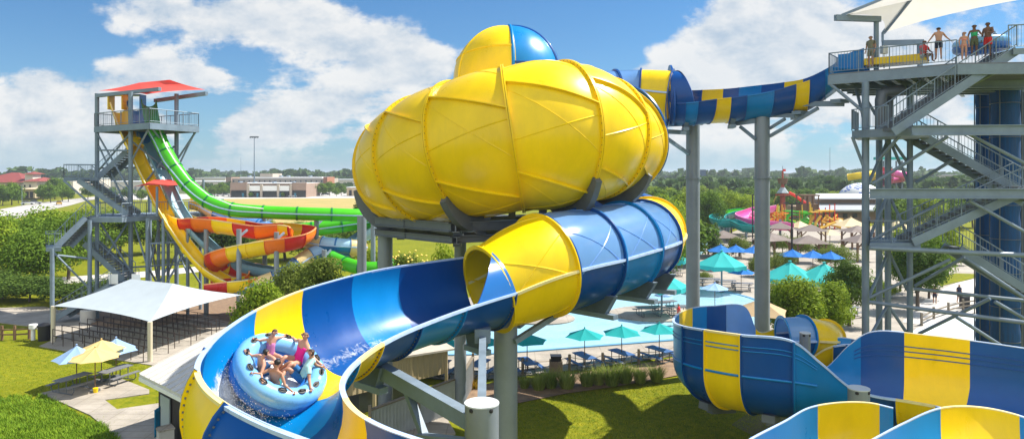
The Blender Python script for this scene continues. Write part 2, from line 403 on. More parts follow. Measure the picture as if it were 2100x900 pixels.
def resamp(P, n):
    out = []
    for k in range(n):
        x = k*(len(P)-1)/(n-1); i = min(int(x), len(P)-2); out.append(P[i].lerp(P[i+1], x-i))
    return out
def ringframe(pts, i):
    t = (pts[min(i+1, len(pts)-1)]-pts[max(i-1, 0)]).normalized(); x = t.cross(Z).normalized(); return x, x.cross(t), t
def ring(mb, c, x, y, t, r0, r1, w, m=0, n=48):
    rows = [[c+(x*cos(2*pi*k/n)+y*sin(2*pi*k/n))*r+t*s for k in range(n)] for r, s in ((r0, -w/2), (r1, -w/2), (r1, w/2), (r0, w/2), (r0, -w/2))]
    mb.grid(rows, m, True)
def bolts(mb, c, x, y, t, r, s, n, m, size=0.035):
    for k in range(n):
        a = 2*pi*k/n; d = x*cos(a)+y*sin(a); p = c+d*r+t*s; mb.rod(p-t*.03, p+t*.03, size, 6, m)
slide = thing('raft_water_slide', 'giant yellow and blue raft slide with a ball shaped funnel high above an open trough', 'water slide', (0, 30, 0))
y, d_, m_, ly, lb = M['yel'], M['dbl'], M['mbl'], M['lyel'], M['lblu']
# ---- the hairpin open trough in front
A = [st((958, 528, 27.35), (1057, 600, 24.6), 2.0), st((860, 541, 25.6), (985, 622, 23.4), 1.9), st((770, 556, 24.0), (905, 650, 21.9), 1.85),
     st((690, 576, 22.4), (830, 680, 20.2), 1.8), st((610, 601, 20.7), (775, 708, 18.8), 1.75), st((530, 637, 19.1), (733, 738, 17.8), 1.75),
     st((465, 680, 17.7), (707, 765, 17.1), 1.8), st((425, 722, 16.6), (697, 790, 16.5), 2.05), st((410, 757, 15.7), (700, 812, 16.0), 2.35),
     st((422, 790, 14.8), (714, 835, 15.5), 2.45), st((462, 826, 13.9), (742, 858, 15.1), 2.45), st((540, 867, 12.9), (790, 882, 14.7), 2.35),
     st((640, 905, 12.0), (860, 906, 14.3), 1.85), st((800, 960, 11.0), (960, 935, 13.9), 1.8), st((1000, 1010, 10.2), (1080, 960, 13.5), 1.8)]
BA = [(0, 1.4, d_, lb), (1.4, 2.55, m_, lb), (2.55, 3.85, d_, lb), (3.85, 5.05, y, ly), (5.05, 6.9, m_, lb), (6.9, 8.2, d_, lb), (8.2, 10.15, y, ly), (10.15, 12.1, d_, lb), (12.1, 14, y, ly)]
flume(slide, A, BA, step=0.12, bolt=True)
# scallop wall that climbs from the near rim up to the tube mouth
mb = MB(); rows = []; rows2 = []
c1 = W(1000, 594, 25.9); c2 = W(1112, 545, 27.3); tg = (c1-c2).normalized(); xx = tg.cross(Z).normalized(); yy = xx.cross(tg)
if yy.z < 0: yy = -yy
def rp(a): return (xx*-cos(a)+yy*sin(a))*1.64
for k in range(15):
    t = k/14*1.10; O, I, q = feval(A, t); f = (1-k/14)**1.05; r = []; r2 = []
    for j in range(9):
        a = radians(4)+radians(62)*f*j/8; p = I+rp(a)-rp(radians(4)); r.append(p); r2.append(p+rp(a).normalized()*.06)
    rows.append(r); rows2.append(r2)
mb.grid(rows); mb.grid(rows2); mb.grid([[r[-1] for r in rows], [r[-1]+V((0, 0, .05)) for r in rows2]], 1)
mb.grid([rows[0], rows2[0]])
mb.build('scallop_panel', [M['tmbl'], lb], slide)
# ---- the big exit tube behind it
TS = [(W(1000, 594, 25.9), 1.62), (W(1114, 544, 27.3), 2.0), (W(1203, 524, 29.3), 1.98), (W(1277, 504, 31.2), 1.95), (W(1316, 492, 33.0), 1.86), (W(1330, 478, 35.3), 1.8), (W(1300, 460, 37.5), 1.8), (W(1235, 445, 39), 1.8)]
def tubeparts(parent, TS, bands, name='tube_panel', n=48, step=0.2, seam=0.03, fl=0.13, bolt=True, half=None, ribs=True, upw=None):
    ct = [V(c) for c, r in TS]; rr = [V((r, 0, 0)) for c, r in TS]
    for bi, (t0, t1, top, bot, fm) in enumerate(bands):
        mb = MB(); nn = max(2, int((t1-t0)/step+.5)); rows = []
        for k in range(nn+1):
            t = t0+(t1-t0)*k/nn; c = crom(ct, t); r = crom(rr, t).x; tv = (crom(ct, min(t+.02, len(ct)-1))-crom(ct, max(0, t-.02))).normalized()
            x = tv.cross(Z).normalized(); yv = x.cross(tv); rows.append((c, x, yv, tv, r))
        g = [[c+(x*cos(2*pi*k/n)+yv*sin(2*pi*k/n))*r for k in range(n)] for c, x, yv, tv, r in rows]
        b0 = len(mb.f); mb.grid(g, 0, True)
        mb.m[b0:] = [0 if (k % n) < n//2 else 1 for k in range(len(mb.f)-b0)]
        for (c, x, yv, tv, r), s in ((rows[0], .035), (rows[-1], -.035)): ring(mb, c+tv*s, x, yv, tv, r-.02, r+fl, .05, 2)
        # horizontal seam flanges where the two half shells bolt together
        if seam:
            for sg in (-1, 1):
                sr = [[c+x*sg*(r-.01)+yv*.05, c+x*sg*(r+seam*3.5)+yv*.05, c+x*sg*(r+seam*3.5)-yv*.05, c+x*sg*(r-.01)-yv*.05] for c, x, yv, tv, r in rows]
                mb.grid(sr, 3, True)
        if ribs:   # shallow diagonal stiffening ribs moulded on each shell
            for base in (20, 110, 200, 290):
                for dr in (1, -1):
                    pts = []
                    for k in range(len(rows)):
                        c, x, yv, tv, r = rows[k]; a = radians(base+dr*(k/(len(rows)-1)-.5)*55); pts.append(c+(x*cos(a)+yv*sin(a))*(r-.005))
                    mb.tube(pts, .03, 5, 0 if base < 180 else 1)
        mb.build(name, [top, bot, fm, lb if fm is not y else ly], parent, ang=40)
tubeparts(slide, TS, [(0, 1, y, y, y), (1, 2, M['tblu'], d_, d_), (2, 3, M['tblu'], m_, m_), (3, 4, M['tblu'], d_, d_), (4, 5, y, y, y), (5, 7, d_, d_, d_)], step=.1)
# ---- the ball: fat segments of a horizontal turn that bulges towards us
BOLT = mat('tarnished bolts', (.22, .15, .03), .5)
FRG = {-122: (-3.9, 37.2, 12.2, 2.3), -100: (-4.85, 35.6, 12.3, 2.65), -79: (-4.85, 33.8, 12.4, 2.85), -55: (-3.8, 32.0, 12.72, 2.98), -29: (-2.15, 30.65, 13.12, 3.04), -1: (0.05, 30.05, 13.56, 3.14), 27: (2.25, 30.55, 13.78, 3.18), 55: (4.0, 32.0, 13.72, 2.78), 80: (5.3, 33.7, 13.55, 2.32), 100: (6.1, 35.6, 13.9, 2.2)}
FK = sorted(FRG); FV = [V(FRG[k][:3]) for k in FK]; FRR = [V((FRG[k][3], 0, 0)) for k in FK]
def fring(phi):
    i = 0
    while i < len(FK)-2 and phi >= FK[i+1]: i += 1
    u = i+(phi-FK[i])/(FK[i+1]-FK[i]); c = crom(FV, u); r = crom(FRR, u).x
    t = (crom(FV, min(u+.04, len(FK)-1))-crom(FV, max(u-.04, 0))).normalized(); x = t.cross(Z).normalized(); yv = x.cross(t)
    return c, x, yv, t, r
PH = [-122, -100, -79, -55, -29, -1, 27, 55, 80]
fun = slide
for i in range(len(PH)-1):
    mb = MB(); a, b = PH[i], PH[i+1]; rows = []; nk = 10; n = 64
    for k in range(nk+1):
        f = k/nk; c, x, yv, t, r = fring(a+(b-a)*f); r *= 1+0.028*sin(pi*f)
        rows.append([c+(x*cos(2*pi*j/n)+yv*sin(2*pi*j/n))*r for j in range(n)])
    mb.grid(rows, 0, True)
    for q, s in ((a, .04), (b, -.04)):
        c, x, yv, t, r = fring(q); ring(mb, c+t*s, x, yv, t, r-.05, r+.15, .055, 0, 64)
        if i in (3, 4, 5, 6): bolts(mb, c+t*s, x, yv, t, r+.09, 0.0, 70, 1, .03)
    for base in (44, -27, -98, 116, 187):
        pr = []
        for k in range(nk+1):
            f = k/nk; c, x, yv, t, r = fring(a+(b-a)*f); r *= 1+0.028*sin(pi*f); an = radians(base-24*f); dd = x*cos(an)+yv*sin(an); ss = (-x*sin(an)+yv*cos(an))
            pr.append([c+dd*(r-.04)+ss*.03, c+dd*(r+.14)+ss*.03, c+dd*(r+.14)-ss*.03, c+dd*(r-.04)-ss*.03])
        mb.grid(pr, 0, True)
        for (aa, ab) in ((base-6, base-71+24-14), (base-48, base-24-8)):
            pts = []
            for k in range(nk+1):
                f = k/nk; c, x, yv, t, r = fring(a+(b-a)*f); r *= 1+0.028*sin(pi*f); an = radians(aa+(ab-aa)*f); pts.append(c+(x*cos(an)+yv*sin(an))*(r-.012))
            mb.tube(pts, .035, 5, 0)
    mb.build('funnel_panel', [y, BOLT], fun, ang=40)
# translucent blue collar at the right end of the ball
mb = MB(); c0, x0, y0_, t0_, r0_ = fring(80); tg2 = V((.85, .6, .25)).normalized(); cg = W(1290, 277, 34.6); x2 = tg2.cross(Z).normalized(); y2 = x2.cross(tg2); rows = []
for k in range(7):
    f = k/6; x = x0.lerp(x2, f).normalized(); yv = y0_.lerp(y2, f).normalized(); r = 2.25+.12*f; c = c0.lerp(cg, f); rows.append([c+(x*cos(2*pi*j/64)+yv*sin(2*pi*j/64))*r for j in range(64)])
mb.grid(rows, 0, True); ring(mb, cg, x2, y2, tg2, 2.3, 2.56, .10, 1, 64)
mb.build('collar', [M['tblu'], d_], fun)
# ---- the upper dome behind the ball
DC = W(1043, 166, 38.5); DR = 3.05
mb = MB(); rows = []; nlat, nlon = 22, 48
def dome(az, el, k=1.0): return DC+V((sin(az)*cos(el)*DR*1.02, -cos(az)*cos(el)*DR, sin(el)*DR))*k
g = [[dome(radians(-180+360*j/nlon), radians(-80+160*i/nlat)) for j in range(nlon)] for i in range(nlat+1)]
b0 = len(mb.f); mb.grid(g, 0, True)
for fi in range(b0, len(mb.f)):
    k = fi-b0; i, j = divmod(k, nlon); az = -180+360*(j+.5)/nlon; el = -80+160*(i+.5)/nlat
    mb.m[fi] = 1 if (5 < az < 62 and el > 10) else (2 if 62 <= az < 150 and el > -5 else 0)
def seam(mb, fn, m, r=.07):
    mb.tube([fn(k/24) for k in range(25)], r, 6, m)
for az, m in ((5, 1), (62, 3), (122, 3), (-60, 0), (-120, 0)): seam(mb, lambda f: dome(radians(az), radians(-10+100*f if m else -60+150*f)), m, .09 if m else .06)
seam(mb, lambda f: dome(radians(-180+185*f), radians(24-6*sin(f*5))), 0, .06); seam(mb, lambda f: dome(radians(5+117*f), radians(11)), 3, .07)
mb.build('dome_panel', [y, m_, M['tblu'], d_], slide, ang=60)
# ---- entry trough from the tower and its tube
D = [st(W(1772, 100, 38.9), W(1772, 142, 36.2), 1.1), st(W(1738, 112, 39.8), W(1728, 140, 37.2), 1.3), st(W(1702, 138, 40.6), W(1699, 142, 38.0), 1.6), st((1652, 162, 42.0), (1664, 164, 39.2), 1.8), st((1601, 171, 42.8), (1626, 176, 40.0), 1.8), st((1549, 177, 43.6), (1573, 190, 40.9), 1.8),
     st((1494, 183, 44.3), (1508, 200, 41.6), 1.8), st((1443, 185.6, 45.0), (1472, 204, 42.2), 1.8), st((1404, 187, 45.7), (1416, 211, 43.0), 1.85), st((1364, 188, 46.4), (1375, 213, 43.6), 1.9)]
def lb_(c): return {y: ly}.get(c, lb)
ev = [(0, 2.2, m_), (2.2, 3.1, d_), (3.1, 3.85, y), (3.85, 4.75, d_), (4.75, 5.6, m_), (5.6, 6.2, d_), (6.2, 7.05, y), (7.05, 7.7, d_), (7.7, 8.2, m_), (8.2, 9, d_)]
flume(slide, D, [(a, b, c, c) for a, b, c in ev], step=.1, lipw=.1, fsz=.55)
E0 = (D[-1][0]+D[-1][1])/2
ETS = [(E0+V((0.2, -.1, .12)), 1.62), (W(1312, 190, 45.6), 1.5), (W(1262, 192, 45.6), 1.5), (W(1205, 194, 45), 1.5), (W(1150, 195, 43.5), 1.5), (W(1100, 190, 41.5), 1.6)]
tubeparts(slide, ETS, [(0, 1, y, y, d_), (1, 2, M['tblu'], d_, d_), (2, 3, M['tblu'], d_, d_), (3, 5, M['tblu'], d_, d_)], step=.15, n=40, ribs=False)
# flared hood over the entry: sweeps from the top of the tube ring down to the rim
mb = MB(); r1 = []; r2 = []; t9 = len(D)-1
for k in range(15):
    t = t9-k/14*1.15; O, I, q = feval(D, t); Mi = (O+I)/2; ui = (I-O).normalized(); up = (Z-ui*Z.dot(ui)).normalized(); c = (I-O).length/2; f = (1-k/14)**0.9
    a_, b_ = [], []
    for j in range(13):
        a = radians(165)*f*j/12; p = Mi+ui*c*cos(a)+up*c*sin(a)*1.08; a_.append(p); b_.append(p+(p-Mi).normalized()*.08)
    r1.append(a_); r2.append(b_)
mb.grid(r1); mb.grid(r2); mb.grid([[r[-1] for r in r1], [r[-1]+(r[-1]-r[-2]).normalized()*.25 for r in r1], [r[-1]+Z*.06 for r in r2]]); mb.grid([r1[0], r2[0]])
ring(mb, E0+V((.2, -.1, .12)), (D[-1][1]-D[-1][0]).normalized(), Z, V((-1, .3, 0)).normalized(), 1.5, 1.95, .12)
mb.build('entry_hood', [d_], slide)
# ---- steel cradle under the ball and saddles that hold it
mb = MB()
def saddle(phi, a0, a1, w=.28):
    mbs = MB(); c, x, yv, t, r = fring(phi); pr = []
    for k in range(15):
        a = radians(a0+(a1-a0)*k/14); dd = x*cos(a)+yv*sin(a); tp = .35+.35*sin(pi*k/14)
        pr.append([c+dd*(r+.03)+t*w/2, c+dd*(r+tp)+t*w/2, c+dd*(r+tp)-t*w/2, c+dd*(r+.03)-t*w/2])
    mbs.grid(pr, 0, True); mbs.poly(pr[0]); mbs.poly(pr[-1][::-1])
    mbs.build('saddle', [M['galvd']], slide)
for ph, a0, a1 in ((-84, -22, -100), (-29, -43, -110), (27, -36, -110), (66, -36, -100)): saddle(ph, a0, a1)
zf = 9.75
for p, q in (((-6.6, 33.0), (-2.6, 29.2)), ((-6.8, 33.6), (2.4, 33.6)), ((-2.6, 29.4), (1.6, 31.4)), ((-2.4, 29.0), (-2.4, 36)), ((1.4, 30.2), (1.4, 36)), ((-6.4, 34.6), (4, 34.6)), ((1.4, 31), (5.2, 34.2)), ((-5, 31.4), (3.5, 36.5))):
    mb.ibeam((p[0], p[1], zf), (q[0], q[1], zf), .32, .42)
    mb.ibeam((p[0]+.05, p[1], zf-.55), (q[0]+.05, q[1], zf-.55), .26, .30)
for X, Y in ((-2.4, 30), (1.4, 31), (-5.4, 33.3), (0, 33.6), (-2.4, 33.6), (4, 34.4), (-3.8, 33.6), (2.4, 33.6)): mb.bar((X, Y, zf-.9), (X, Y, zf+.7), .35, .5)
for (a, b) in (((-6.4, 33.4, zf-.1), (-2.4, 31.5, zf-.5)), ((-2.3, 29.4, zf+.3), (-1.0, 30.4, zf-.6)), ((1.3, 30.6, zf+.3), (2.8, 31.8, zf-.4))): mb.bar(a, b, .2)
mb.build('cradle_frame', [M['galvd']], slide)
# gusset brackets below the tubes and troughs
def bracket(p, wdir, wd, hgt, dep=.3):
    b = MB(); wdir = V(wdir).normalized(); n = wdir.cross(Z)
    pr = [p-wdir*wd/2, p+wdir*wd/2, p+wdir*wd*.32-Z*hgt, p-wdir*wd*.32-Z*hgt]
    for s in (-1, 1): b.slab([q+n*s*dep/2 for q in pr], .04); 
    b.add([q+n*dep/2 for q in pr]+[q-n*dep/2 for q in pr], [(0, 1, 2, 3), (7, 6, 5, 4), (0, 4, 5, 1), (1, 5, 6, 2), (2, 6, 7, 3), (3, 7, 4, 0)])
    b.bar(p-wdir*wd*.5-Z*(hgt+.1), p+wdir*wd*.5-Z*(hgt+.1), .34, .2)
    b.build('bracket', [M['galv']], slide)
for t in (0.35, 3.0):
    O, I, q = feval(A, t); Mi = (O+I)/2; dr = (I-O); dr.z = 0; bracket(Mi-Z*(q[2]+.02)+dr.normalized()*.1, dr, 1.25, .6)
for i_, t in ((0, 1.9), (1, 3.0), (2, 3.9)):
    c = crom([a for a, b in TS], t); tv = crom([a for a, b in TS], t+.05)-crom([a for a, b in TS], t-.05); tv.z = 0; xx = tv.cross(Z); bracket(c-Z*1.5+xx.normalized()*.4, xx, 2.6, .75)
for t in (8.1, 6.0, 3.6):
    O, I, q = feval(D, t); Mi = (O+I)/2; dr = I-O; dr.z = 0; bracket(Mi-Z*1.6, dr, 1.3, .4)
# ---- water running in the trough
mb = MB(); rng = random.Random(3); rows = []
def fpoint(t, s, off=.03):
    O, I, q = feval(A, t); P, Nn, _ = fsec(O, I, q); x = s*(len(P)-1); i = min(int(x), len(P)-2); p = P[i].lerp(P[i+1], x-i); n_ = Nn[i].lerp(Nn[i+1], x-i); return p-n_*off
rows = [[fpoint(1+k*.06, .10+.70*j/34, .025) for j in range(35)] for k in range(185)]
foam = []
for k in range(185):
    for j in range(35):
        t = 1+k*.06; s = .10+.70*j/34
        f = .9*exp(-((t-4.55)/.42)**2-((s-.42)/.10)**2)+1.0*exp(-((t-6.2)/.8)**2-((s-.25)/.09)**2)+.6*exp(-((t-6.8)/1.0)**2-((s-.40)/.11)**2)+.25*exp(-((s-.47)/.10)**2)+.3*exp(-((t-3.2)/1.2)**2-((s-.46)/.05)**2); foam.append(f)
mb.grid(rows)
mw = mat('foaming water sheet', (0.85, 0.9, 0.93), 0.25)
ntw = mw.node_tree; NW = ntw.nodes; LW = ntw.links; bw = NW['Principled BSDF']
tcw = NW.new('ShaderNodeTexCoord'); nw = NW.new('ShaderNodeTexNoise'); nw.inputs['Scale'].default_value = 3.2; nw.inputs['Detail'].default_value = 10; nw.inputs['Roughness'].default_value = .75; nw.inputs['Distortion'].default_value = .6
LW.new(tcw.outputs['Object'], nw.inputs['Vector']); rw = NW.new('ShaderNodeMapRange'); rw.inputs['From Min'].default_value = .70; rw.inputs['From Max'].default_value = 1.05; rw.inputs['To Max'].default_value = .92
at = NW.new('ShaderNodeAttribute'); at.attribute_name = 'foam'; adw = NW.new('ShaderNodeMath'); adw.operation = 'MULTIPLY_ADD'; adw.inputs[1].default_value = .5; LW.new(at.outputs['Fac'], adw.inputs[0]); LW.new(nw.outputs['Fac'], adw.inputs[2]); LW.new(adw.outputs[0], rw.inputs['Value']); LW.new(rw.outputs[0], bw.inputs['Alpha'])
rwo = mb.build('running_water', [mw]); rwo.data.attributes.new('foam', 'FLOAT', 'POINT').data.foreach_set('value', foam)
tag(rwo, 'thin foamy water running down the hairpin trough under the raft', 'water', kind='stuff')
# ================================================================= lower winding trough at the right
low = thing('winding_slide', 'lower blue and yellow winding open slide that bends round over the lawn at the right', 'water slide', (11, 30, 0))
def xyz(*a): return V(a)
Bs = [st((1655, 664, 37), xyz(14.2, 33.6, 3.75), 1.4), st((1600, 672, 36.5), xyz(13.3, 33.3, 3.7), 1.4, 3.8, 99), st((1556, 681, 36), xyz(12.4, 33.0, 3.65), 1.4, 3.75, 99), st((1527, 629, 35.8), xyz(11.9, 32.7, 3.6), 1.4, 3.7, 99), st((1464, 628, 35.2), xyz(11.3, 32.4, 3.55), 1.4, 3.7),
      st((1422, 632, 34), xyz(10.7, 32.1, 3.5), 1.4, 3.7), st((1395, 643, 32.5), xyz(10.35, 31.6, 3.45), 1.4, 3.75), st((1383, 658, 30.8), xyz(10.2, 31.1, 3.4), 1.4, 3.85), st((1400, 668, 29.3), xyz(10.35, 30.6, 3.35), 1.45, 3.95),
      st((1447, 676, 28.1), xyz(10.7, 30.2, 3.3), 1.5, 4.0), st((1520, 686, 27.2), xyz(11.3, 29.9, 3.3), 1.5, 4.0), st((1620, 697, 26.6), xyz(12.2, 29.6, 3.3), 1.5, 3.95), st((1682, 742, 26.2), (1690, 757, 29.5), 1.45, 3.9, 3.4),
      st((1742, 792, 25.9), (1742, 708, 29.3), 1.4, 3.85, 3.4), st((1790, 810, 25.6), (1795, 680, 29.0), 1.4, 3.75, 3.35), st((1870, 823, 25.2), (1900, 688, 28.6), 1.4, 3.6, 3.3), st((1940, 838, 24.7), (2020, 703, 28), 1.4, 3.45, 3.2), st((2050, 880, 23.6), (2150, 722, 27.2), 1.4, 3.3, 3.1), st((2200, 940, 22.3), (2330, 748, 26.2), 1.4, 3.1, 2.9)]
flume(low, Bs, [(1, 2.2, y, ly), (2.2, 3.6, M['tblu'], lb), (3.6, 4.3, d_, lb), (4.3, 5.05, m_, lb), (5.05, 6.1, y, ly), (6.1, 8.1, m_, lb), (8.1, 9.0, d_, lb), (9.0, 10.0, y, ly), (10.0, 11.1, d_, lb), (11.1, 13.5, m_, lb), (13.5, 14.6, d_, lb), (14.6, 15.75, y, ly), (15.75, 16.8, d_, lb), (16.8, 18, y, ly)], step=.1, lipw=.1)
e0 = (Bs[1][0]+Bs[1][1])/2
tubeparts(low, [(W(1604, 692, 35.2), 1.0), (W(1648, 690, 35.2), 1.0), (W(1682, 694, 35.8), .95), (W(1694, 692, 37.5), .9)], [(0, 1, M['tblu'], d_, m_), (1, 3, y, y, y)], step=.15, n=32, ribs=False)
N2 = [st((1660, 712, 36), (1668, 730, 33.2), 1.3), st((1690, 702, 35.5), (1700, 712, 32.8), 1.3), st((1722, 693, 35), (1745, 706, 32.6), 1.3), st((1765, 700, 35.5), (1790, 718, 33), 1.3), st((1830, 720, 37), (1850, 735, 34), 1.3)]
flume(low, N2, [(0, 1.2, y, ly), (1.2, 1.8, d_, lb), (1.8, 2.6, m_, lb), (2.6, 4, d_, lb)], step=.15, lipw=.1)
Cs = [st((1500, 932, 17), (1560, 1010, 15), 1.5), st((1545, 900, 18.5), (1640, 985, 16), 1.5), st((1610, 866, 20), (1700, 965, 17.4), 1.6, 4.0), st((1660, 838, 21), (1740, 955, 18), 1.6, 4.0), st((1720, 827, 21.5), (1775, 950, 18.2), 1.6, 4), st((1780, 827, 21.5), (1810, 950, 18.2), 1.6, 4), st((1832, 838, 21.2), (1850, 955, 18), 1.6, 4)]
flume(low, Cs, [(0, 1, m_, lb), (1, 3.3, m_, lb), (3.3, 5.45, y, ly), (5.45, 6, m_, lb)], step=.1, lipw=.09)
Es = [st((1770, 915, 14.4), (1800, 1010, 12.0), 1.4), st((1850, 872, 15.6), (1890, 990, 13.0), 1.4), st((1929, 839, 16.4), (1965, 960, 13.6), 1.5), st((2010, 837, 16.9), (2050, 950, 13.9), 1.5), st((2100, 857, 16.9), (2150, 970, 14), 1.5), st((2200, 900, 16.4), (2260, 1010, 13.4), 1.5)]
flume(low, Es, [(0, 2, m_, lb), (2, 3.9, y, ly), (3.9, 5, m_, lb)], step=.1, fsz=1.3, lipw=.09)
for (ta, tb, sgn) in ((7.0, 11.9, 1), (13.2, 18, 1)):
    mb = MB()
    for dz in (.45, .62, 1.62 if ta < 10 else .80):
        pts = []
        for k in range(40):
            t = ta+(tb-ta)*k/39; (O, I, q) = feval(Bs, t); P, Nn, uh = fsec(O, I, q) if ta < 10 else fsec(I, O, V((q[1], q[0], q[2])))
            S_ = O if ta < 10 else I; zb = q[0] if ta < 10 else q[1]
            z = S_.z-dz*(S_.z-zb)/1.62; pts.append(V((S_.x, S_.y, z))+uh*(.07 if ta < 10 else -.02))
        mb.tube(pts, .022 if dz < 1 else .05, 6)
    mb.build('stiffening_rib', [m_ if ta < 10 else d_], low)
for t in (8.6, 10.5): 
    O, I, q = feval(Bs, t); Mi = (V((O.x, O.y, 3.9))+I)/2; dr = I-O; dr.z = 0
    b_ = MB(); b_.bar(Mi-Z*1.35-dr.normalized()*1.2, Mi-Z*1.6+dr.normalized()*1.2, .5, .3); b_.bar(Mi-Z*1.62-dr.normalized()*.8, Mi-Z*1.85+dr.normalized()*.7, .3, .22); b_.build('bracket', [M['galvd']], low)
# ================================================================= support columns
def column(name, label, base, top, r, parts=(), cap=False, joint=None, cat='column'):
    o = thing(name, label, cat, (base[0], base[1], 0), 'steel columns that carry the raft slides')
    mb = MB(); mb.lathe([(r, 0), (r, top)], (base[0], base[1], 0), 28); mb.build('shaft', [M['post']], o)
    if joint:
        mb = MB(); mb.lathe([(r, joint-.05), (r+.09, joint-.05), (r+.09, joint+.05), (r, joint+.05)], (base[0], base[1], 0), 28)
        for k in range(14): a = 2*pi*k/14; mb.rod((base[0]+(r+.05)*cos(a), base[1]+(r+.05)*sin(a), joint-.09), (base[0]+(r+.05)*cos(a), base[1]+(r+.05)*sin(a), joint+.09), .018, 6)
        mb.build('joint_flange', [M['post']], o)
    if cap:
        mb = MB(); mb.lathe([(r+.012, top-.03), (r+.012, top+.005), (0, top+.012)], (base[0], base[1], 0), 28); mb.build('cap_plate', [M['cap']], o)
        for ay in (-0.62, 0.62):
            mb = MB(); a = -pi/2+ay; c = V((base[0]+(r-.03)*cos(a), base[1]+(r-.03)*sin(a), top-.10)); mb.lathe([(0, -.07), (.06, -.04), (.07, 0), (.06, .04), (0, .07)], c, 10); mb.build('lifting_hole', [M['dark']], o)
    b2 = MB(); b2.lathe([(r+.35, 0), (r+.35, .04), (r+.02, .05)], (base[0], base[1], 0), 20); b2.build('base_plate', [M['galvd']], o)
    for nm, fn in parts:
        mb = MB(); fn(mb); mb.build(nm, [M['galv']], o)
    return o
cA = W(1037, 700, 26.6); cB = W(1421, 300, 46.2); cC = W(1563, 300, 42.2); cD = W(988, 800, 18.0); cE = W(1761, 800, 24.2); cF = W(1651, 690, 31.6)
column('support_column', 'tall grey column under the mouth of the exit tube, with two braces near its top', (cA.x, cA.y), 6.5, .46,
       [('arm', lambda mb: (mb.bar(cA+V((-.2, 0, 6.1-cA.z)), W(935, 650, 26.2), .2, .26), mb.bar(V((cA.x, cA.y-.1, 6.4)), W(1160, 633, 28.6), .24, .3))),
        ('brace', lambda mb: (mb.bar(W(1055, 700, 26.2), W(1150, 640, 27.6), .2), mb.bar(W(1062, 668, 26.8), W(1110, 632, 28.8), .2)))])
column('support_column', 'left one of the two tall jointed columns under the high entry trough', (cB.x, cB.y), 15.35, .455, [('saddle_beam', lambda mb: mb.box((cB.x, cB.y, 15.5), (1.5, .5, .28), .6)),
       ('arm', lambda mb: (mb.bar(V((cB.x, cB.y, 14.8)), V((cB.x-3.2, cB.y-2.5, 14.8)), .22, .28), mb.bar(V((cB.x, cB.y, 13.2)), V((cB.x-2.6, cB.y-2, 14.6)), .2)))], joint=11.75)
column('support_column', 'tall jointed grey column nearer the stair tower, branching into wide arms', (cC.x, cC.y), 16.35, .455,
       [('arm', lambda mb: (mb.bar(W(1575, 214, 42), W(1730, 213, 38.3), .24, .3), mb.bar(W(1575, 236, 42), W(1645, 238, 40.5), .22, .26), mb.bar(W(1550, 248, 42), W(1497, 255, 43.5), .22, .28), mb.box(W(1722, 208, 38.3), (.9, .6, .2), .6), mb.box(W(1642, 232, 40.5), (.9, .6, .2), .6))),
        ('brace', lambda mb: (mb.bar(W(1578, 280, 42), W(1678, 222, 39.6), .18), mb.bar(W(1578, 264, 42), W(1610, 244, 41), .16), mb.bar(W(1550, 286, 42), W(1518, 260, 43), .17)))], joint=11.8)
column('support_column', 'short wide column with a flat pale lid and lifting holes in front of the lawn', (cD.x, cD.y), 6.0, .45,
       [('arm', lambda mb: (mb.bar(V((cD.x, cD.y, 5.75)), W(990, 696, 24.3), .24, .36), mb.box(W(990, 692, 24.3)+Z*.1, (.55, .5, .5)))),
        ('arm', lambda mb: (mb.bar(V((cD.x, cD.y, 5.35)), W(778, 756, 21.2), .34, .42), mb.bar(W(875, 905, 19.2), W(835, 800, 20.3), .2), mb.bar(V((cD.x-.2, cD.y-.2, 5.0)), W(860, 895, 19.3), .26, .2)))], cap=True)
column('support_column', 'capped grey column end that pokes up inside the bend of the lower trough', (cE.x, cE.y), 4.45, .36, cap=True)
column('support_column', 'small capped column end beside the striped tube on the lower slide', (cF.x, cF.y), 4.7, .24, cap=True)
for (px, d, tp, r, lab) in ((790, 33.4, 9.3, .36, 'grey column under the left side of the ball, beside the ladder'), (944, 34.4, 9.3, .3, 'slim grey column behind the tube mouth under the ball frame')):
    c = W(px, 400, d); column('support_column', lab, (c.x, c.y), tp, r)
c = W(742, 400, 45); column('support_column', 'slim grey column in front of the green tube bend', (c.x, c.y), 9.3, .3)
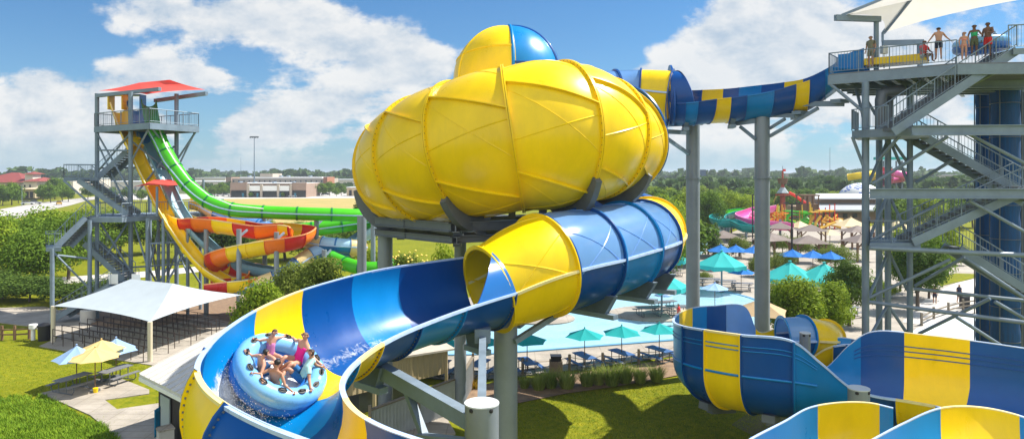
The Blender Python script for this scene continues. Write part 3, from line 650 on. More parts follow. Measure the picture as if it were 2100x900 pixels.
# ================================================================= tower helpers
def railing(name, parent, pts, h=1.1, sp=1.6, pick=.16, r=.028, mt='galv', kick=True):
    mb = MB(); pts = [V(p) for p in pts]
    for i in range(len(pts)-1):
        p, q = pts[i], pts[i+1]; L_ = (q-p).length; n = max(1, round(L_/sp))
        for k in range(n+1): a = p.lerp(q, k/n); mb.rod(a, a+Z*h, r, 6)
        mb.rod(p+Z*h, q+Z*h, r*1.1, 6); mb.rod(p+Z*.12, q+Z*.12, r*.7, 5)
        if pick:
            m = max(1, int(L_/pick))
            for k in range(1, m): a = p.lerp(q, k/m); mb.rod(a+Z*.12, a+Z*h, .011, 4)
        else: mb.rod(p+Z*h*.5, q+Z*h*.5, r*.8, 5)
    return mb.build(name, [M[mt]], parent)
def flight(parent, p, q, wdir, wd, mt='galv', tread=.29, pick=.2, name='stair_flight'):
    """stair from p (low) to q (high); wdir = sideways unit vector"""
    p, q, s = V(p), V(q), V(wdir).normalized(); mb = MB()
    for sg in (0, 1): mb.bar(p+s*wd*sg, q+s*wd*sg, .08, .42)
    n = max(3, int(abs(q.z-p.z)/.19)); run = V((q.x-p.x, q.y-p.y, 0)).normalized()
    R = Matrix((run, s, Z)).transposed()
    for k in range(n):
        c = p.lerp(q, (k+.5)/n)+s*wd/2+Z*.12; mb.box(c, (tread, wd-.1, .05), mtx=R, m=1); mb.box(c-Z*.08-run*tread*.45, (.02, wd-.1, .12), mtx=R, m=1)
    o = mb.build(name, [M[mt], M['grate']], parent)
    for sg in (0, 1): railing('railing', o, [p+s*wd*sg+Z*.2, q+s*wd*sg+Z*.2], 1.05, 1.2, pick)
    return o
def post(parent, p, z0, z1, r, mt='galv', n=12):
    mb = MB(); mb.lathe([(r, z0), (r, z1)], (p[0], p[1], 0), n); return mb.build('post', [M[mt]], parent)
def braces(parent, L_, r=.09, mt='galv', n=8):
    for p, q in L_:
        mb = MB(); mb.rod(p, q, r, n); mb.build('brace', [M[mt]], parent)
def tent(parent, name, corners, ridge, mt, sag=.35, nseg=10, thick=.03, drop=0):
    """four-cornered tensioned canopy: fabric sags between corners and rises to a ridge (two points)"""
    c = [V(p) for p in corners]; r0, r1 = V(ridge[0]), V(ridge[1]); mb = MB()
    ctr = sum(c, V((0, 0, 0)))/4
    def edge(a, b, f):
        p = a.lerp(b, f); s = 4*f*(1-f); inw = (ctr-(a+b)/2); inw.z = 0
        return p+inw.normalized()*sag*1.2*s+Z*sag*.35*s
    tops = [(r0, r0), (r0, r1), (r1, r1), (r1, r0)]
    for i in range(4):
        a, b = c[i], c[(i+1) % 4]; ta, tb = tops[i]; rows = []
        for j in range(9):
            g = j/8; row = []
            for k in range(nseg+1):
                f = k/nseg; e = edge(a, b, f); t = ta.lerp(tb, f); p = e.lerp(t, g); p.z -= .16*sin(pi*g)*(t-e).length*.12; row.append(p)
            rows.append(row)
        mb.grid(rows)
    return mb.build(name, [M[mt]], parent, ang=12)
# ================================================================= right-hand stair tower
rt = thing('stair_tower', 'tall galvanised steel stair tower with crossed flights and a high start deck at the right', 'slide tower', (20, 36, 0))
zd = 17.44
A0, B0 = W(1700, 152, 37), W(1962, 129, 33.3); C0 = B0+V((7, -.6, 0)); C0.z = B0.z = A0.z = zd
D0 = V((C0.x+1, 43.5, zd)); E0_ = V((A0.x+4.2, A0.y+5.2, zd))
mb = MB(); mb.slab([A0, B0, C0, D0, E0_], .12, 0, 0); mb.build('deck', [M['grate']], rt)
mb = MB()
for p, q in ((A0, B0), (B0, C0), (E0_, A0)): mb.bar(p-Z*.33, q-Z*.33, .12, .5)
for k in range(1, 8):
    f = k/8; a = A0.lerp(B0, f)-Z*.34; b = E0_.lerp(D0, f)-Z*.34; mb.ibeam(a, b, .2, .36)
for k in range(1, 5): a = A0.lerp(E0_, k/5)-Z*.5; mb.ibeam(a, a+V((11, -1.0, 0)), .2, .4)
mb.build('deck_frame', [M['galv']], rt)
railing('railing', rt, [E0_, A0, B0], 1.12, 1.5, .15)
# guard, landings and flights
l2 = [W(1747, 262, 35.9), W(1838, 268, 33.6), W(1905, 268, 33.6), W(1905, 268, 36.8), W(1760, 262, 38)]
zl2 = 14.3
for p in l2: p.z = zl2
mb = MB(); mb.slab(l2, .4); mb.build('landing', [M['galv']], rt)
railing('railing', rt, [V((l2[4].x, l2[4].y, zl2)), l2[0], l2[1]-V((.4, 0, 0))], 1.1, 1.2, .15)
flight(rt, W(1832, 271, 33.3), W(2085, 104, 33.3), (0, 1, 0), 1.5)
mb = MB(); mb.slab([W(2078, 100, 33.1), W(2200, 94, 33.1), W(2200, 94, 36), W(2078, 100, 36)], .3); mb.build('landing', [M['galv']], rt)
railing('railing', rt, [W(2068, 101, 33.1), W(2200, 96, 33.1)], 1.15, 1.0, .15)
flight(rt, W(2140, 418, 35.6), W(1880, 272, 35.6), (0, 1, 0), 1.4)
l3 = [W(1783, 494, 34.0), W(1888, 494, 34.0), W(1888, 494, 37), W(1783, 494, 37)]
for p in l3: p.z = 8.6
mb = MB(); mb.slab(l3, .34); mb.build('landing', [M['galv']], rt)
railing('railing', rt, [l3[3], l3[0], l3[1]-V((.3, 0, 0))], 1.1, 1.2, .15)
flight(rt, W(1872, 497, 33.9), W(2120, 385, 33.9), (0, 1, 0), 1.4)
flight(rt, W(2180, 640, 35.6), W(1968, 510, 35.6), (0, 1, 0), 1.4)
mb = MB(); mb.ibeam(W(1870, 268, 32.9), W(2200, 266, 32.9), .24, .5); mb.build('beam', [M['galv']], rt)
mb = MB(); mb.ibeam(W(1784, 397, 33.4), W(2200, 397, 33.4), .24, .5); mb.build('beam', [M['galv']], rt)
mb = MB(); mb.rod(W(1783, 508, 33.8), W(2160, 526, 33.0), .12, 10); mb.build('beam', [M['galv']], rt)
for p, q, r in ((W(1783, 619, 35), W(2160, 669, 30.4), .10), (W(1873, 592, 36.5), W(2160, 622, 33.5), .09)): mb = MB(); mb.rod(p, q, r, 10); mb.build('beam', [M['galv']], rt)
P1, P2, P3, P4 = W(1775, 300, 35.8), W(1803, 300, 38.4), W(1821, 300, 37.2), W(1866, 300, 36.9)
for p, top, r in ((P1, zd-.6, .18), (P2, zd-.6, .17), (P3, zd-.6, .16), (P4, zd-.6, .15)): post(rt, p, 0, top, r)
for px, d, top in ((2040, 33.6, 18), (2130, 33.6, 18), (2070, 36.5, 17), (1955, 42, 17)): q = W(px, 300, d); post(rt, q, 0, top, .14) if px > 2095 else None
BR = [((1790, 377, 35.4), (1944, 280, 34)), ((1878, 375, 37), (1954, 328, 36)), ((1988, 276, 33.6), (2110, 339, 33.6)), ((1787, 493, 35.2), (1936, 412, 33.8)), ((1985, 410, 33.6), (2110, 480, 33.6)), ((1784, 610, 35.4), (1949, 532, 34)), ((1876, 586, 36.6), (1978, 527, 35)),
      ((1980, 530, 33.8), (2110, 616, 33)), ((1884, 684, 36.2), (2030, 612, 33.2)), ((1962, 650, 33.4), (2062, 714, 33)), ((2040, 618, 33.2), (2110, 658, 33)), ((1748, 281, 35.8), (1774, 349, 35.8)), ((1702, 172, 37), (1774, 232, 35.9)), ((1756, 182, 38), (1775, 260, 36)), ((1768, 190, 37), (1812, 262, 37)),
      ((1777, 385, 35.8), (1819, 292, 37.2)), ((1830, 300, 37.2), (1863, 375, 37)), ((1778, 500, 35.8), (1818, 405, 37.2)), ((1826, 405, 37.2), (1864, 490, 37)), ((1780, 612, 35.8), (1820, 522, 37.2)), ((1824, 520, 37.2), (1864, 600, 37)), ((1784, 690, 35.8), (1819, 628, 37.2)), ((1822, 626, 37.2), (1865, 690, 37)), ((1832, 292, 37), (1866, 340, 37)), ((1940, 200, 36), (2040, 150, 36)), ((1860, 262, 33.6), (1800, 330, 35.4))]
braces(rt, [(W(*a), W(*b)) for a, b in BR], .085)
mb = MB(); mb.tube([W(1806, 270, 36), W(1806, 205, 36), W(1809, 192, 36), W(1818, 188, 36), W(1850, 186, 36)], .28, 14); mb.tube([W(1824, 270, 37), W(1824, 205, 37), W(1835, 192, 37), W(1852, 180, 37)], .2, 12); mb.build('water_pipe', [M['galvd']], rt)
for px, d, r, z1 in ((2062, 39.5, .72, 17.0), (2017, 42, .42, 17.0), (2104, 40, .35, 17)):
    c = W(px, 300, d); mb = MB(); rows = []
    for k in range(60):
        z = z1*k/59; rr = r*(1+.035*sin(z*3.1)+.02*sin(z*7)); rows.append([V((c.x+rr*cos(2*pi*j/24)*(1+.04*sin(j*2.1+z)), c.y+rr*sin(2*pi*j/24), z)) for j in range(24)])
    mb.grid(rows, 0, True)
    for k in range(9): ring(mb, V((c.x, c.y, .5+k*1.95)), V((1, 0, 0)), V((0, 1, 0)), Z, r, r+.06, .03, 1, 20)
    for j in range(4): a = j*pi/2+.6; mb.rod((c.x+(r+.08)*cos(a), c.y+(r+.08)*sin(a), 0), (c.x+(r+.08)*cos(a), c.y+(r+.08)*sin(a), z1), .035, 5, 1)
    mb.build('netting', [M['net'], M['galvd']], rt)
# canopy above the start deck
K1, K2 = W(1727, 33, 36.6), W(1812, 69, 41.0); K1.z = K2.z = 20.5; dirc = V((5.2, -8.8, 0)); K4 = K1+dirc*1.25; K3 = K2+dirc*1.25
cp = tent(rt, 'canopy', [K1, K2, K3, K4], [(K1+K2)/2+dirc*.32+Z*1.75, (K3+K4)/2-dirc*.3+Z*1.75], 'whitef', sag=.7)
for a, b, top in ((W(1797, 60, 37.0), W(1713, 48, 36.4), 20.4), (W(1886, 80, 40.8), W(1810, 80, 40.8), 19.9)):
    post(rt, a, zd, top, .13); mb = MB(); mb.bar(V((a.x+.2, a.y, top)), V((b.x, b.y, top-.05)), .22, .3); mb.bar(V((b.x, b.y, top)), V((b.x, b.y, 20.5)), .1); mb.build('canopy_arm', [M['galv']], rt)
mb = MB(); mb.bar(K2, K2.lerp((K1+K2)/2+dirc*.32+Z*1.7, .98)-Z*.12, .14, .2); mb.bar(K1, K1.lerp((K1+K2)/2+dirc*.32+Z*1.7, .98)-Z*.12, .14, .2); mb.build('hip_beam', [M['galv']], rt)
# start trough on the deck and control box
mb = MB(); p, q = W(1775, 131, 37.4), W(1905, 120, 35.8)
mb.bar(p, q, 1.4, .36); mb.build('start_trough', [M['yel']], rt)
mb = MB(); c = W(1745, 132, 37.6); mb.box(c+Z*.1, (1.3, .12, 1.0), -.7); mb.box(c+V((.8, .5, -.1)), (.9, .1, .7), -.7); mb.build('splash_guard', [M['mbl']], rt)
mb = MB(); c = W(1813, 103, 37.2); mb.box(c, (.36, .2, .42), .3); mb.rod(c-Z*.2, c-Z*1.0, .03, 6); mb.build('control_box', [M['cap']], rt)
# ================================================================= left-hand tower
lt = thing('slide_tower', 'grey steel slide tower with a coral red roof and zigzag stairs at the left', 'slide tower', (-32, 60, 0))
Kc, Lc, Rc = V((-29.9, 56.3, 16.3)), V((-37.3, 61, 16.3)), V((-28.0, 61, 16.3)); Bc = Lc+Rc-Kc; Bc.z = 16.3
mb = MB(); mb.slab([Lc, Kc, Rc, Bc], .12); mb.build('deck', [M['grate']], lt)
mb = MB()
for p, q in ((Lc, Kc), (Kc, Rc), (Rc, Bc), (Bc, Lc)): mb.bar(p-Z*.3, q-Z*.3, .12, .5)
for k in range(1, 7): mb.ibeam(Lc.lerp(Kc, k/7)-Z*.34, Bc.lerp(Rc, k/7)-Z*.34, .16, .3)
mb.build('deck_frame', [M['galv']], lt)
railing('railing', lt, [Bc, Lc, Kc, Rc, Bc], 1.15, 1.5, .2, r=.035)
p1, p2, p3, p4 = W(199, 300, 61.6), W(268, 300, 58.6), W(362, 300, 61), V((-34.5, 65, 10))
for p, t in ((p1, 19.3), (p2, 19.1), (p3, 19.2), (p4, 17)): post(lt, p, 0, t, .18, 'galv')
mb = MB(); mb.bar(W(198, 197, 61.6), W(328, 183, 57.6), .28, .3); mb.build('canopy_arm', [M['galv']], lt)
mb = MB(); mb.bar(W(318, 207, 63), W(424, 192, 60.5), .3, .32); mb.build('canopy_arm', [M['galv']], lt)
kc = [W(202, 191, 61.8), W(300, 199, 57.5), W(421, 189, 61), W(330, 190, 66)]
tent(lt, 'canopy', [k_+Z*.2 for k_ in kc], [W(285, 170, 62), W(348, 164, 61)], 'redf', sag=.35)
# lower deck
zl = 8.5
ld = [W(168, 446, 55.7), W(250, 446, 55.7), W(300, 441, 58), W(427, 438, 61.6)]
for p in ld: p.z = zl
lb2 = [V((ld[3].x-.5, 66, zl)), V((ld[0].x-1.5, 61.5, zl))]
mb = MB(); mb.slab(ld+lb2, .4); mb.build('deck', [M['galv']], lt)
railing('railing', lt, [lb2[1]+V((2, 0, 0)), ld[0]+V((1.2, 0, 0))], 1.15, 1.5, .2, r=.035); railing('railing', lt, ld[1:]+[lb2[0]], 1.15, 1.5, .2, r=.035, mt='galv')
cc_ = [W(273, 383, 57), W(345, 383, 57.6), W(409, 382, 60), W(340, 382, 62)]
tent(lt, 'canopy', cc_, [W(318, 368, 59.5), W(348, 368.5, 59.5)], 'redf', sag=.4)
for px, py, d in ((322, 383, 57.5), (417, 368, 61.4), (345, 384, 61)): q = W(px, py, d); post(lt, q, zl, q.z, .1)
# flights: top deck > mid landing > lower deck > outer landing > ground
sid = V((.15, 1, 0)).normalized()
flight(lt, W(199, 366, 59.5), W(280, 292, 60.5), sid, 1.5, pick=.3)
ml = [W(131, 368, 57), W(200, 368, 58.5), W(200, 368, 61), W(131, 368, 60)]
for p in ml: p.z = 11.75
mb = MB(); mb.slab(ml, .3); mb.build('landing', [M['galv']], lt); railing('railing', lt, [ml[2], ml[3], ml[0], ml[1]], 1.1, 1.3, .18)
flight(lt, W(262, 440, 57), W(160, 370, 57.2), sid, 1.5, pick=.3)
flight(lt, W(112, 510, 54), W(176, 446, 55.4), sid, 1.6, pick=.3)
m2 = [W(94, 506, 53.6), W(126, 506, 54), W(126, 506, 56.4), W(94, 506, 56)]
for p in m2: p.z = 6.25
mb = MB(); mb.slab(m2, .3); mb.build('landing', [M['galv']], lt); railing('railing', lt, [m2[2], m2[3], m2[0], m2[1]], 1.1, 1.2, .18)
flight(lt, W(252, 574, 56.5), W(172, 500, 56.5), sid, 1.5, pick=.3)
m3 = [W(222, 586, 55), W(285, 578, 57), W(285, 578, 59), W(222, 580, 58)]
for p in m3: p.z = 3.0
mb = MB(); mb.slab(m3, .25); mb.build('landing', [M['galv']], lt); railing('railing', lt, [m3[0], m3[1]], 1.1, 1.2, .18)
for px in (233, 279): mb = MB(); q = W(px, 572, 55.2); mb.box(q, (.7, .05, .8)); mb.build('notice_board', [M['white']], lt)
flight(lt, W(110, 655, 55), W(226, 585, 55.4), sid, 1.5, pick=.3)
for px, d, t in ((107, 53.8, 6.2), (184, 55.4, 8.3), (199, 57, 8.3), (302, 57.5, 8.3), (325, 60, 8.3), (345, 61, 8.3), (411, 60.8, 8.4), (385, 58.6, 8.3), (335, 57.8, 8.3), (133, 58, 11.6)):
    q = W(px, 400, d)
    if px != 133: post(lt, q, 0, t, .16 if px < 300 else .14)
q = W(180, 400, 55.4); mb = MB(); mb.lathe([(.55, 0), (.55, 1.0), (.5, 1.05)], (q.x, q.y, 0), 20); mb.build('footing', [M['concd']], lt)
LB = [((200, 275, 61.5), (266, 390, 58.7)), ((266, 275, 58.7), (202, 350, 61.5)), ((203, 300, 61.5), (262, 430, 58.7)), ((270, 290, 58.6), (345, 350, 61)), ((357, 300, 61), (285, 390, 59)), ((362, 330, 61), (403, 268, 61)), ((364, 345, 61), (400, 270, 61.4)), ((200, 345, 61.5), (360, 343, 60.8)), ((201, 308, 61.5), (262, 309, 58.8)), ((270, 330, 58.6), (306, 262, 56.8)), ((356, 320, 61), (312, 264, 57)),
      ((108, 515, 53.8), (182, 590, 55.3)), ((108, 522, 53.8), (180, 530, 55.4)), ((202, 450, 57), (270, 560, 58)), ((266, 450, 58.6), (205, 545, 57)), ((130, 370, 57), (197, 428, 57)), ((302, 450, 57.5), (322, 570, 60)), ((330, 450, 60), (300, 575, 57.5)), ((336, 465, 57.8), (410, 580, 60.6)), ((408, 465, 60.6), (336, 590, 57.8)), ((270, 548, 58.6), (420, 538, 60.6)), ((300, 500, 57.6), (384, 495, 58.6)), ((345, 460, 61), (384, 560, 58.6)), ((384, 460, 58.6), (345, 560, 61)), ((270, 440, 58.6), (300, 540, 57.6)), ((302, 545, 57.5), (345, 620, 61)), ((345, 545, 61), (305, 620, 57.5)), ((268, 560, 58.6), (205, 640, 57))]
braces(lt, [(W(*a), W(*b)) for a, b in LB], .085, 'galv', 6)
# ================================================================= the left-hand slides
def trough(parent, pts, wd, h, bands, name='flume_panel', step=.2, flange=True, lipw=.08, tilt=0.0, th=.04):
    c = [W(*p) for p in pts]; S_ = []
    for i in range(len(c)):
        t = c[min(i+1, len(c)-1)]-c[max(i-1, 0)]; n = t.cross(Z); n.z = 0; n = n.normalized()
        S_.append((c[i]+n*wd/2, c[i]-n*wd/2, V((99, 99, h))))
    return flume(parent, S_, bands, step=step, lipw=lipw, name=name, flange=flange, fsz=.6, th=th)
GRN = gel('green gelcoat', (0.06, 0.45, 0.008)); ORG = gel('orange gelcoat', (0.80, 0.17, 0.01)); RED = gel('red gelcoat', (0.58, 0.025, 0.02)); SLA = gel('slate blue gelcoat', (0.20, 0.36, 0.43), .3); DKG = gel('dark green gelcoat', (0.01, 0.2, 0.06)); BLU = gel('bright blue gelcoat', (0.02, 0.17, 0.48))
CRM = gel('cream gelcoat', (0.80, 0.62, 0.30)); PBL = gel('sky blue gelcoat', (0.40, 0.60, 0.80)); LORG = mat('orange lip', (0.85, 0.36, 0.14), .35)
g_ = thing('tube_slide', 'bright green tube slide dropping from the red roofed tower, then level', 'water slide', (-28, 59, 0))
gp = [(318, 268, 59), (326, 284, 58.8), (340, 312, 58.5), (359, 345, 58), (386, 380, 57.8), (425, 412, 57.6), (475, 430, 57.6), (540, 435, 58), (610, 438, 58.4), (680, 440, 59), (745, 442, 60), (800, 445, 62), (815, 449, 64), (800, 452, 64.2), (765, 453, 63), (700, 462, 61.8), (640, 470, 61), (590, 477, 60.5)]
gr = [.62, .60, .60, .60, .60, .60, .60, .56, .56, .56, .56, .58, .6, .63, .66, .66, .66, .66]
tubeparts(g_, [(W(*p), r) for p, r in zip(gp, gr)], [(i, i+1, GRN, GRN, DKG) for i in range(len(gp)-1)], n=20, seam=.015, fl=.05, ribs=False, step=.2)
trough(g_, [(305, 205, 60.5), (308, 225, 60), (312, 248, 59.5), (318, 270, 59), (326, 286, 58.8)], 1.1, .6, [(0, 4, DKG, DKG)], flange=False)
tubeparts(g_, [(W(*p), .55) for p in [(680, 528, 58), (710, 541, 56), (740, 549, 55), (775, 550, 55), (810, 543, 56)]], [(i, i+1, GRN, GRN, DKG) for i in range(4)], n=16, seam=0, fl=.06, ribs=False)
mb = MB(); mb.tube([W(*p) for p in [(325, 262, 58.2), (340, 300, 57.8), (360, 333, 57.3), (388, 369, 57), (428, 401, 56.9), (476, 421, 56.9), (540, 428, 57.3)]], .05, 6); mb.build('spray_pipe', [M['white']], g_)
ys = thing('speed_slide', 'steep yellow speed slide that falls from the left of the red roofed tower', 'water slide', (-33, 60, 0))
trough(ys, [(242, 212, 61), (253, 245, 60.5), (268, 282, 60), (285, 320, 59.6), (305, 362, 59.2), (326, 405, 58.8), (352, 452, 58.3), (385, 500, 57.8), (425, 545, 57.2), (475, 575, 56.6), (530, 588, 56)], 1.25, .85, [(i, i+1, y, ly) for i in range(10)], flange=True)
tubeparts(ys, [(W(272, 290, 60), .62), (W(278, 305, 59.8), .62)], [(0, 1, y, y, y)], n=16, seam=0, fl=.1, ribs=False)
ss = thing('speed_slide', 'steep slate blue speed slide between the yellow and green ones', 'water slide', (-32, 61, 0))
trough(ss, [(278, 208, 62), (285, 240, 61.5), (298, 275, 61), (316, 312, 60.6), (334, 350, 60.2), (352, 392, 59.9), (372, 432, 59.5), (402, 470, 59), (440, 506, 58.6), (490, 535, 58.2), (560, 550, 58), (640, 556, 58)], 1.2, .85, [(0, 2, BLU, BLU)]+[(i, i+1, SLA, SLA) for i in range(2, 11)])
for s_, px, mt in ((ys, 242, y), (ss, 279, BLU)):
    mb = MB(); c = W(px, 212, 61.3 if s_ is ys else 62.3); 
    for q in (-.62, .62): mb.box(c+V((q, 0, .05)), (.09, 1.0, 1.3))
    mb.box(c+V((0, 0, .72)), (1.35, 1.0, .09)); mb.build('start_hood', [mt, M['dark']], s_)
os_ = thing('body_slide', 'orange, red and yellow serpentine open slide winding below the lower tower deck', 'water slide', (-24, 53, 0))
op = [(342, 428, 59), (362, 437, 58), (384, 447, 57), (410, 446, 56), (450, 449, 55), (490, 455, 54.4), (530, 461, 54), (575, 459, 54.6), (605, 462, 54.6), (622, 467, 53.2), (614, 478, 51.8), (585, 486, 50.8), (550, 491, 50.5), (515, 497, 50.6), (480, 505, 51), (455, 515, 52), (447, 526, 53.4), (462, 534, 54.8), (490, 541, 55.8), (522, 545, 55.6), (538, 552, 54), (530, 562, 52), (505, 570, 50.6), (470, 574, 49.8), (425, 579, 49.2)]
oc = [ORG, y, RED, ORG, y, RED, ORG, y, RED, ORG, RED, ORG, y, y, ORG, RED, y, RED, ORG, y, ORG, ORG, y, RED]
ob = [(i, i+1, oc[i], LORG if oc[i] is not y else ly) for i in range(24)]
op = [(a, b, 60.5+(d-59)*.5) for a, b, d in op]; trough(os_, op, 2.0, 1.2, ob, step=.2, lipw=.1)
pt = thing('tube_slide', 'pale blue and yellow tube slide looping down behind the orange slide', 'water slide', (-17, 55, 0))
pp = [(398, 415, 62), (420, 423, 61), (445, 437, 60), (480, 449, 59), (530, 463, 58), (580, 480, 57), (625, 492, 56.5), (660, 500, 56), (690, 503, 56), (718, 505, 56.2), (738, 507, 57.6), (722, 511, 59), (690, 511, 58.5), (660, 514, 56), (635, 524, 54), (610, 541, 52.5), (587, 561, 51), (560, 572, 50), (525, 584, 49), (485, 590, 48.6), (440, 597, 48.6)]
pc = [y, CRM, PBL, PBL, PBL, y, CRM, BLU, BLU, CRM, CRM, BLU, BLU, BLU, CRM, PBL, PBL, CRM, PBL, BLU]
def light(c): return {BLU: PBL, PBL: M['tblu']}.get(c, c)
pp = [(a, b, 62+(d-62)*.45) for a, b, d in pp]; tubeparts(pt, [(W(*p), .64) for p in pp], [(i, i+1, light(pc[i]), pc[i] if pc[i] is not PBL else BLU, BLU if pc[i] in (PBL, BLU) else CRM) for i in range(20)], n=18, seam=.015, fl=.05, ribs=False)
sb = thing('ramp_slide', 'slate blue ramp slide rising to the right under the left end of the ball', 'water slide', (-11, 52, 0))
trough(sb, [(640, 560, 66), (660, 530, 65.5), (700, 503, 65), (740, 478, 64), (775, 455, 63), (800, 440, 62)], 1.5, .7, [(i, i+1, SLA, SLA) for i in range(5)])
trough(sb, [(690, 520, 64), (725, 497, 63), (755, 477, 62), (785, 458, 61)], 1.3, .6, [(i, i+1, PBL, SLA) for i in range(3)])
# their own slim posts
gi = 0
for px, d, yt, lab in ((490, 55.5, 470, 'slim grey post inside the first bend of the orange slide'), (543, 60, 446, 'slim grey post under the green tube, beside the orange slide'), (567, 55.8, 476, 'slim grey post at the middle of the orange slide'), (649, 59, 448, 'slim grey post under the middle of the green tube'), (665, 56.6, 512, 'slim grey post under the blue and yellow tube'), (765, 57, 460, 'slim grey post behind the left edge of the ball'), (562, 55, 590, 'slim grey post under the lowest sky blue tube'), (423, 58, 470, 'slim grey post under the first orange panels')):
    q = W(px, yt, d); o = thing('slide_post', lab, 'post', (q.x, q.y, 0), 'slim posts below the smaller slides'); mb = MB(); mb.lathe([(.2, 0), (.2, q.z)], (q.x, q.y, 0), 14); mb.build('shaft', [M['post']], o); mb = MB(); mb.bar(V((q.x, q.y, q.z-.6)), V((q.x+.25, q.y+1.1, q.z-.15)), .12, .16); mb.build('arm', [M['galv']], o)
# ================================================================= ground and setting
def struct(o): o['kind'] = 'structure'; return o
def gpoly(name, pts, z, mt, kind='structure', t=0.0):
    mb = MB(); P = [G(*p, z) if not isinstance(p, Vector) else V((p.x, p.y, z)) for p in pts]
    if t: mb.slab(P, t)
    else: mb.poly(P)
    o = mb.build(name, [mt], smooth=False); o['kind'] = kind; return o
def ground_mat():
    m = mat('park ground grass', (0.17, 0.19, 0.008), .95, var=.2, vscale=.25, bump=.5, bscale=9, spec=.08, col2=(0.25, 0.26, 0.018))
    nt = m.node_tree; N = nt.nodes; L = nt.links; b = N['Principled BSDF']; old = b.inputs['Base Color'].links[0].from_socket
    tc = N.new('ShaderNodeTexCoord'); n = N.new('ShaderNodeTexNoise'); n.inputs['Scale'].default_value = 2.6; n.inputs['Detail'].default_value = 9; n.inputs['Roughness'].default_value = .75; L.new(tc.outputs['Object'], n.inputs['Vector'])
    r = N.new('ShaderNodeMapRange'); r.inputs['From Min'].default_value = .38; r.inputs['From Max'].default_value = .66; L.new(n.outputs['Fac'], r.inputs['Value'])
    mx = N.new('ShaderNodeMix'); mx.data_type = 'RGBA'; mx.blend_type = 'MULTIPLY'; mx.inputs['B'].default_value = (1.15, 1.0, .85, 1); mx.inputs['A'].default_value = (.50, .62, .5, 1)
    mul = N.new('ShaderNodeMix'); mul.data_type = 'RGBA'; mul.blend_type = 'MULTIPLY'; mul.inputs['Factor'].default_value = 1
    mx.blend_type = 'MIX'; L.new(r.outputs[0], mx.inputs['Factor']); L.new(old, mul.inputs['A']); L.new(mx.outputs['Result'], mul.inputs['B']); L.new(mul.outputs['Result'], b.inputs['Base Color'])
    return m
GM = ground_mat()
mb = MB(); mb.poly([(-4000, -200, 0), (4000, -200, 0), (4000, 6000, 0), (-4000, 6000, 0)]); o = mb.build('ground', [GM], smooth=False); o['kind'] = 'structure'
DRY = mat('dry golden grass', (0.42, 0.30, 0.09), .9, col2=(0.30, 0.26, 0.07), vscale=.09, bump=.3, bscale=2)
MUL = mat('brown mulch', (0.16, 0.10, 0.06), .95, col2=(0.30, 0.20, 0.12), vscale=2.5, bump=.6, bscale=14)
WOODF = mat('distant scrub ground', (0.05, 0.075, 0.02), .95, col2=(0.09, 0.11, 0.03), vscale=.05)
PAV = mat('pale pavement', (0.50, 0.47, 0.43), .85, var=.08, vscale=.06)
gpoly('far_ground', [V((-2500, 420, 0)), V((2500, 420, 0)), V((2500, 5800, 0)), V((-2500, 5800, 0))], .02, WOODF)
gpoly('dry_field', [(350, 455), (430, 407), (820, 405), (1000, 412), (1000, 455), (760, 475), (480, 470)], .03, DRY)
gpoly('parking_lot', [(230, 400), (760, 392), (1000, 392), (1000, 404), (760, 406), (430, 408), (250, 410)], .06, PAV)
road = gpoly('road', [(-200, 485), (-100, 445), (0, 429), (48, 421), (105, 413), (159, 407), (250, 397), (290, 397), (180, 411), (144, 421), (60, 440), (0, 458), (-80, 480)], .06, mat('pale concrete road', (0.40, 0.375, 0.35), .85, var=.06, vscale=.1))
gpoly('median', [(-60, 448), (30, 431), (110, 416), (160, 410), (150, 412), (110, 418), (40, 434), (-50, 452)], .10, mat('road line', (0.5, .5, .45), .8))
gpoly('path', [(-60, 590), (-60, 574), (60, 573), (200, 563), (300, 556), (420, 545), (560, 545), (560, 552), (420, 556), (300, 568), (200, 576), (60, 588)], .03, PAV)
gpoly('mulch_bed', [(95, 672), (100, 640), (220, 610), (450, 595), (620, 600), (660, 640), (520, 690), (330, 690)], .02, MUL)
CONC = M['conc']
mconc = CONC.node_tree; bn = mconc.nodes['Principled BSDF']; cold = bn.inputs['Base Color'].links[0].from_socket
_t = mconc.nodes.new('ShaderNodeTexCoord'); _b = mconc.nodes.new('ShaderNodeTexBrick'); _b.inputs['Scale'].default_value = .33; _b.inputs['Mortar Size'].default_value = .008; _b.inputs['Color1'].default_value = (1, 1, 1, 1); _b.inputs['Color2'].default_value = (.95, .95, .96, 1); _b.inputs['Mortar'].default_value = (.72, .71, .69, 1); _b.offset = 0
_n = mconc.nodes.new('ShaderNodeTexNoise'); _n.inputs['Scale'].default_value = .45; _n.inputs['Detail'].default_value = 8; _n.inputs['Roughness'].default_value = .7; _r = mconc.nodes.new('ShaderNodeMapRange'); _r.inputs['From Min'].default_value = .4; _r.inputs['From Max'].default_value = .62; _r.inputs['To Min'].default_value = .78; _r.inputs['To Max'].default_value = 1.08
mconc.links.new(_t.outputs['Object'], _b.inputs['Vector']); mconc.links.new(_t.outputs['Object'], _n.inputs['Vector']); mconc.links.new(_n.outputs['Fac'], _r.inputs['Value'])
_m = mconc.nodes.new('ShaderNodeMix'); _m.data_type = 'RGBA'; _m.blend_type = 'MULTIPLY'; _m.inputs['Factor'].default_value = 1; mconc.links.new(cold, _m.inputs['A']); mconc.links.new(_b.outputs['Color'], _m.inputs['B'])
_s = mconc.nodes.new('ShaderNodeVectorMath'); _s.operation = 'SCALE'; mconc.links.new(_m.outputs['Result'], _s.inputs[0]); mconc.links.new(_r.outputs[0], _s.inputs['Scale']); mconc.links.new(_s.outputs[0], bn.inputs['Base Color'])
